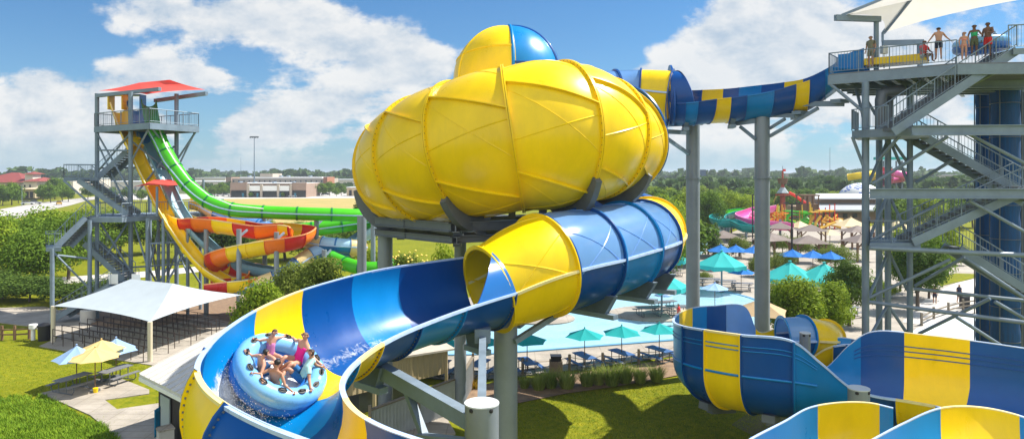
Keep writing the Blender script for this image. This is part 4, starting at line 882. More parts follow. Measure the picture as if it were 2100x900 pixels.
gpoly('queue_slab', [(80, 709), (120, 691), (60, 668), (-40, 656), (-40, 632), (90, 628), (175, 648), (190, 668), (250, 672), (330, 668), (420, 648), (600, 690), (420, 720), (312, 748), (180, 727)], .05, CONC, t=.1)
gpoly('table_pad', [(83, 805), (150, 790), (240, 772), (306, 798), (306, 806), (215, 819), (240, 838), (330, 825), (340, 960), (250, 905), (185, 850)], .05, CONC, t=.1)
gpoly('pool_deck', [(560, 815), (700, 785), (860, 772), (950, 783), (1060, 770), (1200, 756), (1390, 728), (1560, 706), (1700, 700), (1850, 712), (2150, 700), (2400, 600), (2000, 520), (1800, 478), (1700, 452), (1540, 462), (1440, 498), (1330, 500), (1250, 560), (1000, 600), (800, 650), (650, 700), (500, 760)], .04, CONC)
WAT = mat('pool water', (0.27, 0.52, 0.63), .07, bump=.8, bscale=2.2, col2=(0.40, 0.62, 0.72), vscale=.25, spec=.5)
pool_px = [(846, 716), (862, 728), (930, 729), (1000, 727), (1066, 723), (1180, 714), (1381, 698), (1480, 690), (1565, 668), (1580, 640), (1548, 616), (1490, 600), (1434, 590), (1380, 584), (1300, 584), (1200, 600), (1100, 618), (980, 650), (890, 685)]
gp_ = [G(*p) for p in pool_px]; gs = []
N_ = len(gp_)
for i in range(N_):
    for k in range(5):
        t = k/5; p0, p1, p2, p3 = gp_[i-1], gp_[i], gp_[(i+1) % N_], gp_[(i+2) % N_]
        gs.append(.5*((2*p1)+(p2-p0)*t+(2*p0-5*p1+4*p2-p3)*t*t+(3*p1-p0-3*p2+p3)*t**3))
mb = MB(); mb.poly([V((p.x, p.y, .06)) for p in gs]); o = mb.build('pool_water', [WAT], smooth=False); o['kind'] = 'structure'
mb = MB(); ctr = sum(gs, V((0, 0, 0)))/len(gs); cop = []
for p in gs+[gs[0]]:
    d = (p-ctr); d.z = 0; d.normalize(); cop.append([p+Z*.05-d*.1, p+Z*.11-d*.1, p+Z*.11+d*.25, p+Z*.04+d*.25])
mb.grid(cop); mb.build('pool_edge', [mat('blue pool tile edge', (0.12, 0.30, 0.46), .4)])['kind'] = 'structure'
for (px, py, rx, ry) in ((1352, 645, 4.3, 3.3), (1112, 655, 2.7, 2.4)):
    c = G(px, py); mb = MB(); mb.lathe([(1, .02), (1, .16), (.97, .2), (0, .205)], (c.x, c.y, 0), 40, sx=rx, sy=ry); mb.build('pool_island', [CONC])['kind'] = 'structure'
gpoly('side_pool', [(1835, 712), (1880, 672), (1960, 652), (2100, 628), (2300, 640), (2300, 740), (1900, 730)], .07, mat('foamy shallow water', (0.55, 0.68, 0.74), .15, bump=.5, bscale=1.2, col2=(0.82, .86, .88), vscale=.8))
gpoly('path', [(1850, 660), (1905, 605), (1960, 580), (2005, 570), (2200, 560), (2200, 600), (2060, 620), (2000, 640), (1900, 668)], .06, PAV)
gpoly('lawn_patch', [(1905, 575), (1960, 560), (2020, 562), (1990, 572), (1930, 586)], .08, GM)
gpoly('lazy_river', [(1350, 530), (1400, 505), (1440, 470), (1500, 455), (1520, 462), (1470, 480), (1440, 520), (1400, 545)], .08, WAT)
gpoly('flower_bed', [(930, 838), (930, 800), (1000, 786), (1090, 775), (1200, 762), (1300, 748), (1395, 730), (1560, 712), (1640, 735), (1500, 760), (1395, 768), (1260, 792), (1160, 806), (1060, 826)], .06, MUL)
gpoly('worn_lawn', [(1540, 842), (1560, 828), (1640, 835), (1700, 850), (1650, 880), (1560, 900), (1500, 870)], .015, mat('worn earth', (.15, .115, .05), .95, col2=(.11, .13, .02), vscale=.9, bump=.4))
# ================================================================= buildings far left
def gbox(mb, px0, px1, y0, y1, d, depth, m=0):
    a, b = W(px0, y0, d), W(px1, y1, d); z0, z1 = min(a.z, b.z), max(a.z, b.z)
    mb.box(((a.x+b.x)/2, d+depth/2, (max(z0, 0)+z1)/2), (abs(b.x-a.x), depth, z1-max(z0, 0)), m=m); return mb
def part(name, mt, par, px0, px1, y0, y1, d, depth): mb = MB(); gbox(mb, px0, px1, y0, y1, d, depth); return mb.build(name, [mt], par, smooth=False)
BEI = mat('beige stucco', (0.42, 0.36, 0.29), .85, var=.06, vscale=.2); BRN = mat('brown brick facing', (0.30, 0.21, 0.16), .85, var=.1, vscale=.5); TAN = mat('tan stucco', (0.50, 0.40, 0.26), .85, var=.06, vscale=.3); CRW = mat('cream wall', (0.62, 0.55, 0.45), .85, var=.05, vscale=.2)
GLS = mat('dark shop glass', (0.02, 0.024, 0.03), .12); WHR = mat('white roof', (0.66, 0.67, 0.68), .7, var=.05, vscale=.1); RDR = mat('red tiled roof', (0.22, 0.045, 0.035), .7, var=.25, vscale=.8); ORB = mat('orange brick', (.36, .15, .08), .85)
r1_ = thing('retail_building', 'low brown shop block with dark glass fronts beside the dry field', 'building', (W(550, 400, 355).x, 355, 0))
part('wall', BRN, r1_, 472, 628, 376, 405.5, 358, 26); part('roof', WHR, r1_, 473, 627, 375.4, 376.6, 357.5, 26)
for a, b in ((472, 506), (599, 628)): part('parapet', BRN, r1_, a, b, 374.5, 390, 356.8, 1.0)
for a, b in ((511, 533), (538, 568), (572, 593)): part('fascia', M['white'], r1_, a, b, 381, 391.5, 356.6, .8)
for a, b in ((474, 505), (511, 532), (538, 567), (572, 592), (600, 626)): part('shop_front', GLS, r1_, a, b, 391.5, 404.6, 357.2, .8)
for a in (508, 535.5, 570, 596): part('pier', BEI, r1_, a-2.2, a+2.2, 378, 405.5, 356.2, 1.4)
for a in (498, 528, 574, 605): part('door', mat('teal door', (.02, .16, .24), .4), r1_, a-2, a+2, 396, 404.6, 356.9, .4)
r2_ = thing('office_building', 'long two storey beige block with a row of small windows behind the shops', 'building', (W(570, 400, 480).x, 480, 0))
part('wall', BEI, r2_, 473, 664, 366, 393, 485, 40); part('roof', WHR, r2_, 492, 660, 363, 366.5, 490, 30)
part('end_block', ORB, r2_, 663, 671, 363, 393, 483, 20); part('end_block', BRN, r2_, 463, 474, 363.5, 393, 483, 20); part('stair_block', BEI, r2_, 533, 559, 356, 366, 492, 20)
part('canopy', M['dark'], r2_, 470, 760, 376.4, 377.6, 478, 6)
for k in range(18): a = 479+k*10.6; part('window', mat('small dark window', (.03, .05, .09), .2), r2_, a-.9, a+.9, 370, 373.2, 484.6, .5)
for (nm, lab, a, b, y0, y1, d, mt, rf) in (('warehouse', 'long cream warehouse behind the red roofed tower stairs', 200, 470, 372, 389, 520, CRW, WHR), ('warehouse', 'pale grey flat roofed warehouse beside the red roofed hotel', 92, 150, 366, 386, 430, CRW, WHR), ('warehouse', 'long cream block running behind the trees at the left edge of the ball', 672, 800, 368, 388, 560, CRW, WHR), ('warehouse', 'white roofed shed beyond the warehouses, left of the brown end block', 400, 462, 364, 372, 620, CRW, WHR),
        ('warehouse', 'pale grey factory on the skyline right of the stair tower posts', 1880, 1990, 358, 372, 620, BEI, WHR), ('warehouse', 'low tan block on the skyline between the two tall columns', 1440, 1530, 352, 362, 900, BEI, WHR), ('warehouse', 'low brown roofed block on the skyline behind the rust red mast', 1608, 1670, 355, 362, 900, BRN, WHR)):
    o = thing(nm, lab, 'building', (W((a+b)/2, 400, d).x, d, 0)); part('wall', mt, o, a, b, y0+1, 358+12*1400/d, d, 40); part('roof', rf, o, a-.5, b+.5, y0, y0+1.2, d-.6, 41.5)
    for k in range(max(2, int((b-a)/22))): c = a+11+k*22; part('loading_door', mat('grey loading door', (.25, .25, .26), .6), o, c-2, c+2, 358+12*1400/d-8*480/d, 358+12*1400/d, d-.3, .5)
o = thing('billboard_tower', 'dark boxy tower sign on the skyline right of the first tall column', 'tower', (W(1440, 400, 600).x, 600, 0)); part('sign_box', mat('navy panel', (.02, .06, .11), .5), o, 1436, 1448, 348, 362, 600, 4); part('leg', M['galvd'], o, 1441, 1443, 362, 386, 601, 1.5)
for k, (px, yy, d, par) in enumerate(((490, 375.5, 366, r1_), (520, 375.5, 370, r1_), (560, 375.5, 364, r1_), (600, 375.5, 372, r1_), (510, 363, 500, r2_), (590, 363, 502, r2_), (635, 363, 498, r2_), (575, 363, 505, r2_))): part('roof_unit', M['galv'], par, px-2.2, px+2.2, yy-3.0, yy, d, 4)
# small pale pavilion + kiosk
o = thing('kiosk', 'small tan brick kiosk at the edge of the parking lot beside the ball', 'building', (W(722, 400, 380).x, 380, 0)); part('wall', TAN, o, 711, 735, 385, 402, 380, 10); part('roof', WHR, o, 710, 736, 383.6, 385.2, 379, 12); part('door', M['dark'], o, 716, 721, 390, 401.6, 379.6, .6)
# hotel with red roof
o = thing('hotel', 'cream hotel with red tiled hip roofs and a square turret at the far left', 'building', (W(40, 400, 330).x, 330, 0))
part('wall', CRW, o, -60, 48, 373, 405, 335, 22); part('wall', CRW, o, 48, 76, 372, 404, 330, 18); part('turret', CRW, o, 51, 67, 356, 372, 336, 6)
def hip(nm, px0, px1, ye, yr, d, dep, mt, par):
    a, b = W(px0, ye, d), W(px1, ye, d); zr = W(0, yr, d+dep/2).z; mb = MB(); i = min(dep/2, (b.x-a.x)/2.01)
    v = [V((a.x, d-1, a.z)), V((b.x, d-1, a.z)), V((b.x, d+dep+1, a.z)), V((a.x, d+dep+1, a.z)), V((a.x+i, d+dep/2, zr)), V((b.x-i, d+dep/2, zr))]
    mb.add(v, [(0, 1, 5, 4), (1, 2, 5), (2, 3, 4, 5), (3, 0, 4), (3, 2, 1, 0)]); return mb.build(nm, [mt], par, smooth=False)
hip('roof', -64, 52, 374, 354, 333, 24, RDR, o); hip('roof', 46, 80, 372, 363.5, 329, 18, RDR, o); hip('roof', 49, 69, 357, 352, 335, 8, RDR, o)
part('porch', TAN, o, 38, 72, 387, 406, 318, 10); hip('roof', 36, 75, 388, 384, 317, 12, TAN, o)
for k in range(7): a = -5+k*11; part('window', GLS, o, a-1.2, a+1.2, 379, 384, 334.7 if a < 48 else 329.7, .4)
for a in (45, 55, 64): part('porch_opening', M['dark'], o, a-3, a+3, 393, 405.5, 317.7, .5)
# light masts and antennas
def mast(lab, px, ytop, d, r, head=True, name='light_mast'):
    b = W(px, ytop, d); o = thing(name, lab, 'mast', (b.x, b.y, 0)); mb = MB(); mb.tube([(b.x, b.y, 0), (b.x, b.y, b.z)], [r, r*.5], 8); mb.build('pole', [M['galv']], o)
    if head:
        mb = MB(); mb.bar((b.x-r*6, b.y, b.z), (b.x+r*6, b.y, b.z), r*1.6, r*1.6)
        for q in (-5, -2, 2, 5): mb.box((b.x+q*r, b.y-r, b.z-r*1.0), (r*1.6, r*1.6, r*1.2))
        mb.build('lamp_head', [M['galvd']], o)
mast('very tall light mast standing behind the shops', 521.5, 281, 470, .5); mast('thin tall antenna mast just left of the tall light mast', 494, 323, 650, .28, False, 'antenna_mast'); mast('thin tall antenna mast on the skyline left of the stair tower', 1702, 303, 700, .35, False, 'antenna_mast'); mast('light pole beside the road at the left', 45, 376, 260, .12)
for lab, px, yt, d in (('dark double headed lamp post in front of the play area', 1624, 417, 92), ('dark lamp post half hidden behind the second tall column', 1543.5, 398, 118), ('dark lamp post among the trees by the teal slide', 1455, 386, 190)):
    b = W(px, yt, d); o = thing('lamp_post', lab, 'lamp post', (b.x, b.y, 0)); mb = MB(); mb.rod((b.x, b.y, 0), (b.x, b.y, b.z), .12, 10); mb.build('pole', [M['black']], o)
    for s in (-1, 1): mb = MB(); mb.bar((b.x, b.y, b.z-.15), (b.x+s*.5, b.y, b.z), .08); mb.box((b.x+s*.75, b.y, b.z+.02), (.6, .35, .14)); mb.build('lamp_head', [M['black']], o)
# ================================================================= park buildings near
# board-and-batten shed in the middle with corrugated fence
SID = mat('tan board siding', (0.50, 0.40, 0.23), .8, var=.08, vscale=2)
sh = thing('pump_shed', 'tan boarded open shed behind the corrugated fence under the trough', 'shed', (-6, 36, 0))
mb = MB(); x0, x1, y0, y1 = -9.5, -5.2, 33.2, 38.5
def batten(mb, p, q, z0, z1, sp=.32):
    p, q = V(p), V(q); L_ = (q-p).length; mb.bar(p+Z*((z0+z1)/2), q+Z*((z0+z1)/2), .05, z1-z0)
    t = (q-p)/L_; n = t.cross(Z)
    for k in range(int(L_/sp)+1): a = p+t*k*sp; 
    for k in range(int(L_/sp)+1):
        a = p+t*k*sp
        for s in (-1, 1): mb.bar(a+n*s*.04+Z*z0, a+n*s*.04+Z*(z1-.02), .05, .03)
a, b, c, d = V((-8.6, 33.0, 0)), V((-3.6, 37.4, 0)), V((-6.8, 40.4, 0)), V((-11.8, 36.0, 0))
mb = MB(); batten(mb, a, b, 1.15, 2.5); batten(mb, b, c, 1.15, 2.5); mb.build('wall', [SID], sh)
for q in (a, a.lerp(b, .33), a.lerp(b, .66), b, c): mb = MB(); mb.bar(q+Z*.0, q+Z*2.5, .16); mb.build('post', [SID], sh)
mb = MB(); mb.box((a+c)/2+Z*.5, (3.5, 3.5, 1.0), .8); mb.box((a+b)/2+V((-.9, 1.1, .45)), (1.5, .8, .9), .72); mb.build('pump_unit', [M['galvd']], sh)
rc = [a+V((-.4, -.3, 2.72)), b+V((.5, -.1, 2.52)), c+V((.2, .5, 2.52)), d+V((-.5, 0, 2.72))]; mid1, mid2 = rc[0].lerp(rc[3], .5)+Z*.5, rc[1].lerp(rc[2], .5)+Z*.5
mb = MB()
for P in ([rc[0], rc[1], mid2, mid1], [mid1, mid2, rc[2], rc[3]]): mb.slab(P, .1)
mb.build('roof', [mat('pale metal roof', (0.50, 0.46, 0.38), .5, metal=.2, var=.06)], sh, smooth=False)
# corrugated fence
COR = mat('corrugated sheet', (0.40, 0.42, 0.43), .45, metal=.4, var=.08)
fn = thing('corrugated_fence', 'corrugated grey metal fence with a timber top rail under the trough', 'fence', (-4, 33, 0))
def corr(mb, p, q, z0, z1, per=.21, am=.05):
    p, q = V(p), V(q); L_ = (q-p).length; t = (q-p)/L_; n = t.cross(Z); m = int(L_/per*4); rows = [[], []]
    for k in range(m+1): a = p+t*L_*k/m+n*am*sin(k*pi/2); rows[0].append(a+Z*z0); rows[1].append(a+Z*z1)
    mb.grid(rows)
fa, fb, fc = G(752, 905), G(944, 843), V((-2.2, 38.5, 0)); fa = V((-6.2, 29.8, 0))
for p, q in ((fa, fb), (fb, fc)):
    mb = MB(); corr(mb, p, q, .12, 1.68); mb.build('sheet', [COR], fn)
    mb = MB(); mb.bar(p+Z*1.74, q+Z*1.74, .16, .08); mb.build('top_rail', [M['woodp']], fn)
for q in (fa, fa.lerp(fb, .5), fb, fc): mb = MB(); mb.bar(q, q+Z*1.95, .13); mb.build('post', [M['woodp']], fn)
mb = MB(); c = G(868, 880); mb.box(c+Z*.06, (2.6, 2.2, .12), .3); o = tag(mb.build('concrete_pad', [CONC]), kind='structure')
# left shed under the trough
ls = thing('metal_roof_shed', 'small dark walled shed with a pale standing seam roof beneath the trough at the left', 'shed', (-14, 33, 0))
A_, B_ = V((-17.3, 31.7, 2.75)), V((-13.9, 28.7, 2.75)); pd = V((.65, .76, 0)); R1, R2 = A_+pd*5.2+Z*1.75, B_+pd*5.2+Z*1.75
mb = MB(); mb.slab([A_, B_, R2, R1], .12)
for k in range(9): f = k/8; mb.bar(A_.lerp(B_, f)+Z*.02, R1.lerp(R2, f)+Z*.02, .05, .06)
q1, q2 = R1+pd*5-Z*1.7, R2+pd*5-Z*1.7; mb.slab([R1, R2, q2, q1], .12); mb.build('roof', [mat('pale standing seam roof', (0.58, 0.56, 0.52), .55, metal=.1, var=.06)], ls, smooth=False)
iA, iB = A_+pd*.7+V((.4, -.35, 0)), B_+pd*.7-V((.4, -.35, 0)); iA.z = iB.z = 0
mb = MB()
for p, q in ((iA, iB), (iB, iB+pd*8), (iA, iA+pd*8)): mb.bar(p+Z*1.35, q+Z*1.35, .12, 2.7)
mb.build('wall', [mat('dark brown shed wall', (.05, .04, .035), .8)], ls, smooth=False)
mb = MB(); dvec = (iB-iA).normalized(); mb.bar(iA+dvec*.5+V((-.1, -.12, 1.0)), iA+dvec*1.5+V((-.1, -.12, 1.0)), .05, 1.8); mb.build('door', [mat('grey green door', (.33, .38, .38), .5)], ls)
mb = MB(); mb.bar(A_-Z*.22, B_-Z*.22, .06, .18); mb.build('fascia', [M['white']], ls)
c = iA+dvec*2.3+V((-.45, -.5, 0))
tb = thing('towel_bin', 'pale waste bin below the shed eave at the left', 'bin', (c.x, c.y, 0)); mb = MB(); mb.box(c+Z*.45, (.6, .6, .9), .7); mb.build('body', [M['concd']], tb); mb = MB(); mb.box(c+Z*.93, (.66, .66, .06), .7); mb.build('lid', [M['conc']], tb)
mb = MB(); rows = [[c+V((-.42+.02*sin(j*2), -.1+.5*j/6, 1.75-1.2*k/6)) for j in range(7)] for k in range(7)]; mb.grid(rows); o = mb.build('hanging_towel', [fabric('blue towel', (.02, .22, .40))]); o.data.transform(Matrix.Identity(4)); sm = o.modifiers.new('thick', 'SOLIDIFY'); sm.thickness = .03; tag(o, 'blue towel hanging on the dark shed wall above the bin', 'towel', kind='thing')
# barn with grey roofs and tiled dome
bn_ = thing('barn', 'brown hall with a two step pale grey metal roof', 'building', (W(1740, 420, 176).x, 176, 0))
GRF = mat('grey metal roof', (0.36, 0.38, 0.40), .5, metal=.3, var=.05); BRW = mat('brown hall wall', (0.34, 0.23, 0.16), .85, var=.06)
part('wall', BRW, bn_, 1678, 1850, 428, 458, 172, 20); part('clerestory', BRW, bn_, 1682, 1850, 402, 418, 180, 10)
def slope(nm, px0, px1, ylo, yhi, d0, d1, mt, par):
    a, b = W(px0, ylo, d0), W(px1, ylo, d0); c_, e_ = W(px1, yhi, d1), W(px0+2, yhi, d1); mb = MB(); mb.slab([a, b, c_, e_], .4); return mb.build(nm, [mt], par, smooth=False)
slope('roof', 1673, 1860, 430.5, 415, 169, 181, GRF, bn_); slope('roof', 1671, 1860, 405.5, 397, 177, 187, WHR, bn_)
for k in range(5): part('window', GLS, bn_, 1690+k*20, 1698+k*20, 438, 446, 171.6, .4)
dm = thing('tiled_dome', 'white dome with blue checker tiles behind the brown hall', 'dome', (W(1764, 400, 205).x, 205, 0))
c = W(1764, 400, 205); mb = MB(); mb.lathe([(6.4*cos(radians(a)), 5.6*sin(radians(a))+3.9) for a in range(-8, 90, 5)]+[(0, 9.5)], (c.x, c.y, 0), 36); b0 = 0
rngd = random.Random(5); mb.m = [1 if ((k//36)+(k % 36)) % 2 and rngd.random() < .6 else 0 for k in range(len(mb.f))]; mb.build('shell', [M['white'], mat('blue tile', (.05, .14, .5), .3)], dm, smooth=False); mb = MB(); mb.lathe([(6.2, 0), (6.2, 4.1)], (c.x, c.y, 0), 24); mb.build('drum', [BRW], dm)
# ================================================================= umbrellas, tables, shelters (built once at the origin, then copied)
def umbrella(name, label, cat, r, zt, ze, nside, mt, pr, group, val=0.0, loc=(0, 0, 0)):
    o = thing(name, label, cat, (0, 0, 0), group); mb = MB(); rows = []; n = nside*4
    for i in range(9):
        f = i/8; row = []
        for k in range(n):
            a = 2*pi*k/n; u_ = (k % 4)/4; side = cos(pi/nside)/cos((u_-.5)*2*pi/nside); sg = 4*u_*(1-u_)
            rr = r*f*side*(1-.05*f*sg); row.append(V((rr*cos(a), rr*sin(a), zt-(zt-ze)*(f**.92)-.06*sg*f*(1-f)*2)))
        rows.append(row)
    if val:
        rows.append([V((p.x*1.0, p.y*1.0, p.z-val*(1-.2*sin(k*2.4)))) for k, p in enumerate(rows[-1])])
    mb.grid(rows, 0, True); c = mb.build('canopy', [mt], o, ang=9)
    mb = MB(); mb.lathe([(0, .1), (pr*2, .06), (pr*1.2, 0)], (0, 0, zt), 10); mb.build('finial', [mt], c)
    mb = MB(); mb.rod((0, 0, 0), (0, 0, zt), pr, 8); mb.build('pole', [M['galv'] if val else M['wood']], o)
    mb = MB()
    for k in range(nside): a = 2*pi*k/nside; mb.rod((0, 0, ze+.25*(zt-ze)), (r*.93*cos(a), r*.93*sin(a), ze+.03), .012 if not val else .03, 4)
    mb.build('frame', [M['galvd']], o)
    mb = MB(); mb.lathe([(.26, 0), (.26, .08), (.05, .12)], (0, 0, 0), 14); mb.build('base', [M['galvd']], o)
    return o
def table(name, label, group, top, ln=1.85):
    o = thing(name, label, 'picnic table', (0, 0, 0), group); mb = MB()
    def slats(y, w_, z, n, nm):
        mb = MB()
        for k in range(n): mb.box((0, y-w_/2+w_*(k+.5)/n, z), (ln, w_/n*.93, .045))
        mb.build(nm, [top], o)
    slats(0, .75, .75, 5, 'table_top'); slats(.78, .27, .45, 2, 'bench'); slats(-.78, .27, .45, 2, 'bench')
    for s in (-1, 1):
        mb = MB(); x = s*ln*.33
        mb.tube([(x, -.85, .43), (x, -.9, .22), (x, -.75, .04), (x, .75, .04), (x, .9, .22), (x, .85, .43)], .03, 6); mb.rod((x, -.3, .04), (x, -.3, .73), .028, 6); mb.rod((x, .3, .04), (x, .3, .73), .028, 6); mb.rod((x, -.35, .7), (x, .35, .7), .025, 6); mb.build('leg', [M['galvd']], o)
    return o
def place(proto, first, p, rz, label, sc=None):
    if first: o = proto; o.location = p; o.rotation_euler = (0, 0, rz); o['label'] = label; o.scale = (sc,)*3 if sc else (1, 1, 1)
    else: o = dup(proto, p, rz, label, sc=sc)
    o['_w'] = (0, 0, 0); return o
# the row of teal umbrellas along the pool
gu = 'teal umbrellas in a row along the pool rail'
pu = umbrella('garden_umbrella', 'x', 'umbrella', 1.28, 2.42, 1.92, 6, M['tealf'], .028, gu)
pt_ = table('picnic_table', 'x', 'blue picnic tables along the pool rail', M['tblue'])
ord_ = ['teal umbrella just right of the bin at the pool rail', 'teal umbrella second to the right of the bin by the pool', 'teal umbrella nearest the left end of the lower winding slide', 'teal umbrella seen just right of the grey column', 'teal umbrella partly hidden behind the pale column arm', 'teal umbrella at the left end of the pool row']
for i, (px, py, rz) in enumerate(((1199, 754, .2), (1275, 747, .5), (1352, 740, .1), (1081, 766, .3), (984, 770, .6), (903, 772, .2))):
    g = G(px, py); place(pu, i == 0, V((g.x, g.y, .04)), rz, ord_[i]); place(pt_, i == 0, V((g.x-.02, g.y-.05, .04)), (2.0, 2.1, 2.15, 1.9, 1.2, 1.25)[i], ord_[i].replace('teal umbrella', 'blue picnic table under the umbrella'))
# left lawn tables + umbrellas
gl = 'picnic tables on the pad at the left'
tl = table('picnic_table', 'x', gl, M['tgrey'])
for i, (px, py, rz, lab) in enumerate(((150, 802, 1.2, 'grey picnic table in front, in the shade of the yellow umbrellas'), (236, 784, 1.25, 'pale topped picnic table behind, out in the sun on the pad'))):
    g = G(px, py); place(tl, i == 0, V((g.x, g.y, .05)), rz, lab)
yu = umbrella('garden_umbrella', 'x', 'umbrella', 1.3, 2.4, 1.85, 8, M['yelf'], .028, 'umbrellas over the tables at the left')
for i, (px, py, lab) in enumerate(((195, 803, 'butter yellow umbrella in front at the left tables'), (208, 783, 'butter yellow umbrella overlapping behind the front one'))): g = G(px, py); place(yu, i == 0, V((g.x, g.y, .05)), .3*i, lab)
bu = umbrella('garden_umbrella', 'x', 'umbrella', 1.25, 2.3, 1.55, 6, M['pbluef'], .028, 'umbrellas over the tables at the left')
for i, (px, py, lab, rz) in enumerate(((157, 793, 'crumpled pale blue umbrella left of the yellow ones', .4), (238, 774, 'pale blue umbrella right of the yellow ones', .1))): g = G(px, py); place(bu, i == 0, V((g.x, g.y, .05)), rz, lab)
# large sea-green canopies
bgu = umbrella('large_umbrella', 'x', 'umbrella', 2.5, 4.15, 2.75, 8, M['tealb'], .09, 'large sea green umbrellas around the pool', val=.4)
for i, (px, d, s, lab) in enumerate(((1480, 69.5, 1.0, 'large sea green umbrella between the two tall columns'), (1620, 61, 1.0, 'large sea green umbrella just right of the second tall column'), (1357, 57.5, .93, 'large sea green umbrella on the round pool island'), (1366, 75, .95, 'large sea green umbrella just right of the exit tube end'), (1690, 60, 1.0, 'large sea green umbrella half hidden by the dark tree'))): place(bgu, i == 0, V((W(px, 300, d).x, d, .1)), .2+.15*i, lab, s)
blu = umbrella('blue_umbrella', 'x', 'umbrella', 1.7, 3.0, 2.2, 6, M['bluef'], .035, 'bright blue umbrellas beyond the pool')
for i, (px, d, s, lab) in enumerate(((1520, 70, .85, 'small blue umbrella left of the second tall column, lowest of its cluster'), (1478, 86, 1.05, 'blue umbrella peeking out behind the large sea green one'), (1509, 87, 1.0, 'blue umbrella in the back row beside the olive bush'), (1546, 86, 1.0, 'blue umbrella cut by the left edge of the second tall column'), (1625, 82, 1.0, 'blue umbrella below the double headed lamp post'), (1667, 81, 1.0, 'blue umbrella in the middle of the three beyond the lamp post'), (1704, 80, 1.0, 'blue umbrella nearest the stair tower'))): place(blu, i == 0, V((W(px, 300, d).x, d, .05)), .4*i, lab, s)
pb = umbrella('pale_umbrella', 'x', 'umbrella', 1.25, 2.3, 1.75, 8, M['pbluef'], .03, None); place(pb, True, V((W(1466, 300, 61).x, 61, .06)), 0, 'pale blue umbrella standing in the shallow pool water')
tu = umbrella('tan_canopy', 'x', 'umbrella', 2.2, 3.9, 2.95, 4, M['tanf'], .07, None); place(tu, True, V((W(1560, 300, 44.5).x, 44.5, .05)), .4, 'tan square umbrella behind the foot of the second tall column')
# tables further round the pool
fars = table('picnic_table', 'x', 'pale picnic tables around the far pool edge', M['tgrey'], 2.2)
for i, (px, py, rz, lab) in enumerate(((1330, 652, .2, 'long picnic table on the round pool island, left one'), (1362, 640, .3, 'long picnic table at the back of the round pool island'), (1392, 650, .1, 'long picnic table on the island beside the first tall column'), (1455, 586, -.2, 'picnic table under the large sea green umbrella, left one'), (1487, 590, -.2, 'picnic table under the large sea green umbrella, right one'), (1522, 596, -.2, 'picnic table at the pool edge left of the second tall column'), (1382, 566, .1, 'picnic table under the umbrella beside the exit tube'), (1600, 586, .2, 'picnic table under the umbrella right of the second tall column'), (1090, 655, .2, 'picnic table on the small pool island'), (1740, 650, .4, 'picnic table behind the dark tree'))):
    g = G(px, py); place(fars, i == 0, V((g.x, g.y, .2 if 'island' in lab else .05)), rz, lab)
# swim ring floating
c = G(1362, 607); mb = MB(); mb.tube([(c.x+.7*cos(2*pi*k/24), c.y+.7*sin(2*pi*k/24), .16) for k in range(25)], .16, 10, caps=False); tag(mb.build('swim_ring', [M['lblu']]), 'pale blue swim ring floating on the pool', 'swim ring', kind='thing')
# posts with rope along the pool, bin
prs = [(952, 786), (1072, 768), (1168, 761), (1236, 757), (1310, 749), (1385, 738)]
pos = [G(*p) for p in prs]; po = None
for i, (g, lab) in enumerate(zip(pos, ('timber rope post beside the corrugated fence', 'timber rope post behind the grey column', 'timber rope post just right of the pool bin', 'timber rope post between the first two tables past the bin', 'timber rope post between the second and third tables right of the bin', 'timber rope post beside the lower winding slide'))):
    if i == 0:
        mb = MB(); mb.lathe([(.09, 0), (.09, 1.0), (.07, 1.04), (0, 1.05)], (0, 0, 0), 10); po = tag(mb.build('rope_post', [M['woodp']]), lab, 'post', 'timber posts of the rope rail', 'thing'); po.location = g
    else: o = po.copy(); COL.objects.link(o); o.location = g; o['label'] = lab
mb = MB()
for i in range(len(pos)-1):
    for hz_ in (.5, .88): mb.tube([pos[i].lerp(pos[i+1], f/8)+Z*(hz_-.18*4*(f/8)*(1-f/8)) for f in range(9)], .02, 5)
tag(mb.build('rope', [mat('tan rope', (.42, .34, .22), .9)]), 'tan rope slung between the timber posts along the pool', 'rope', kind='thing')
c = G(1140, 769); o = thing('litter_bin', 'timber clad litter bin with a black lid at the pool rail', 'bin', (c.x, c.y, 0)); mb = MB()
for k in range(5):
    for s in (-1, 1): mb.box(c+V((-.3+.15*k, s*.34, .45)), (.13, .04, .9)); mb.box(c+V((s*.36, -.28+.14*k, .45)), (.04, .12, .9))
mb.build('cladding', [M['woodp']], o); mb = MB(); mb.box(c+Z*1.0, (.6, .55, .3)); mb.box(c+Z*1.17, (.66, .6, .06)); mb.build('lid', [M['black']], o)
c = G(92, 697); o = thing('litter_bin', 'black litter bin beside the front left canopy post', 'bin', (c.x, c.y, 0)); mb = MB(); mb.lathe([(.42, 0), (.45, 1.0)], c, 18); mb.build('body', [M['black']], o); mb = MB(); mb.lathe([(.5, 1.0), (.5, 1.08), (.2, 1.25), (0, 1.27)], c, 18); mb.build('lid', [M['black']], o)
c = G(1978, 632); o = thing('litter_bin', 'dark litter bin by the walkway under the stair tower', 'bin', (c.x, c.y, 0)); mb = MB(); mb.box(c+Z*.55, (.6, .6, 1.1)); mb.build('body', [M['black']], o); mb = MB(); mb.box(c+Z*1.13, (.68, .68, .08)); mb.build('lid', [M['galvd']], o)
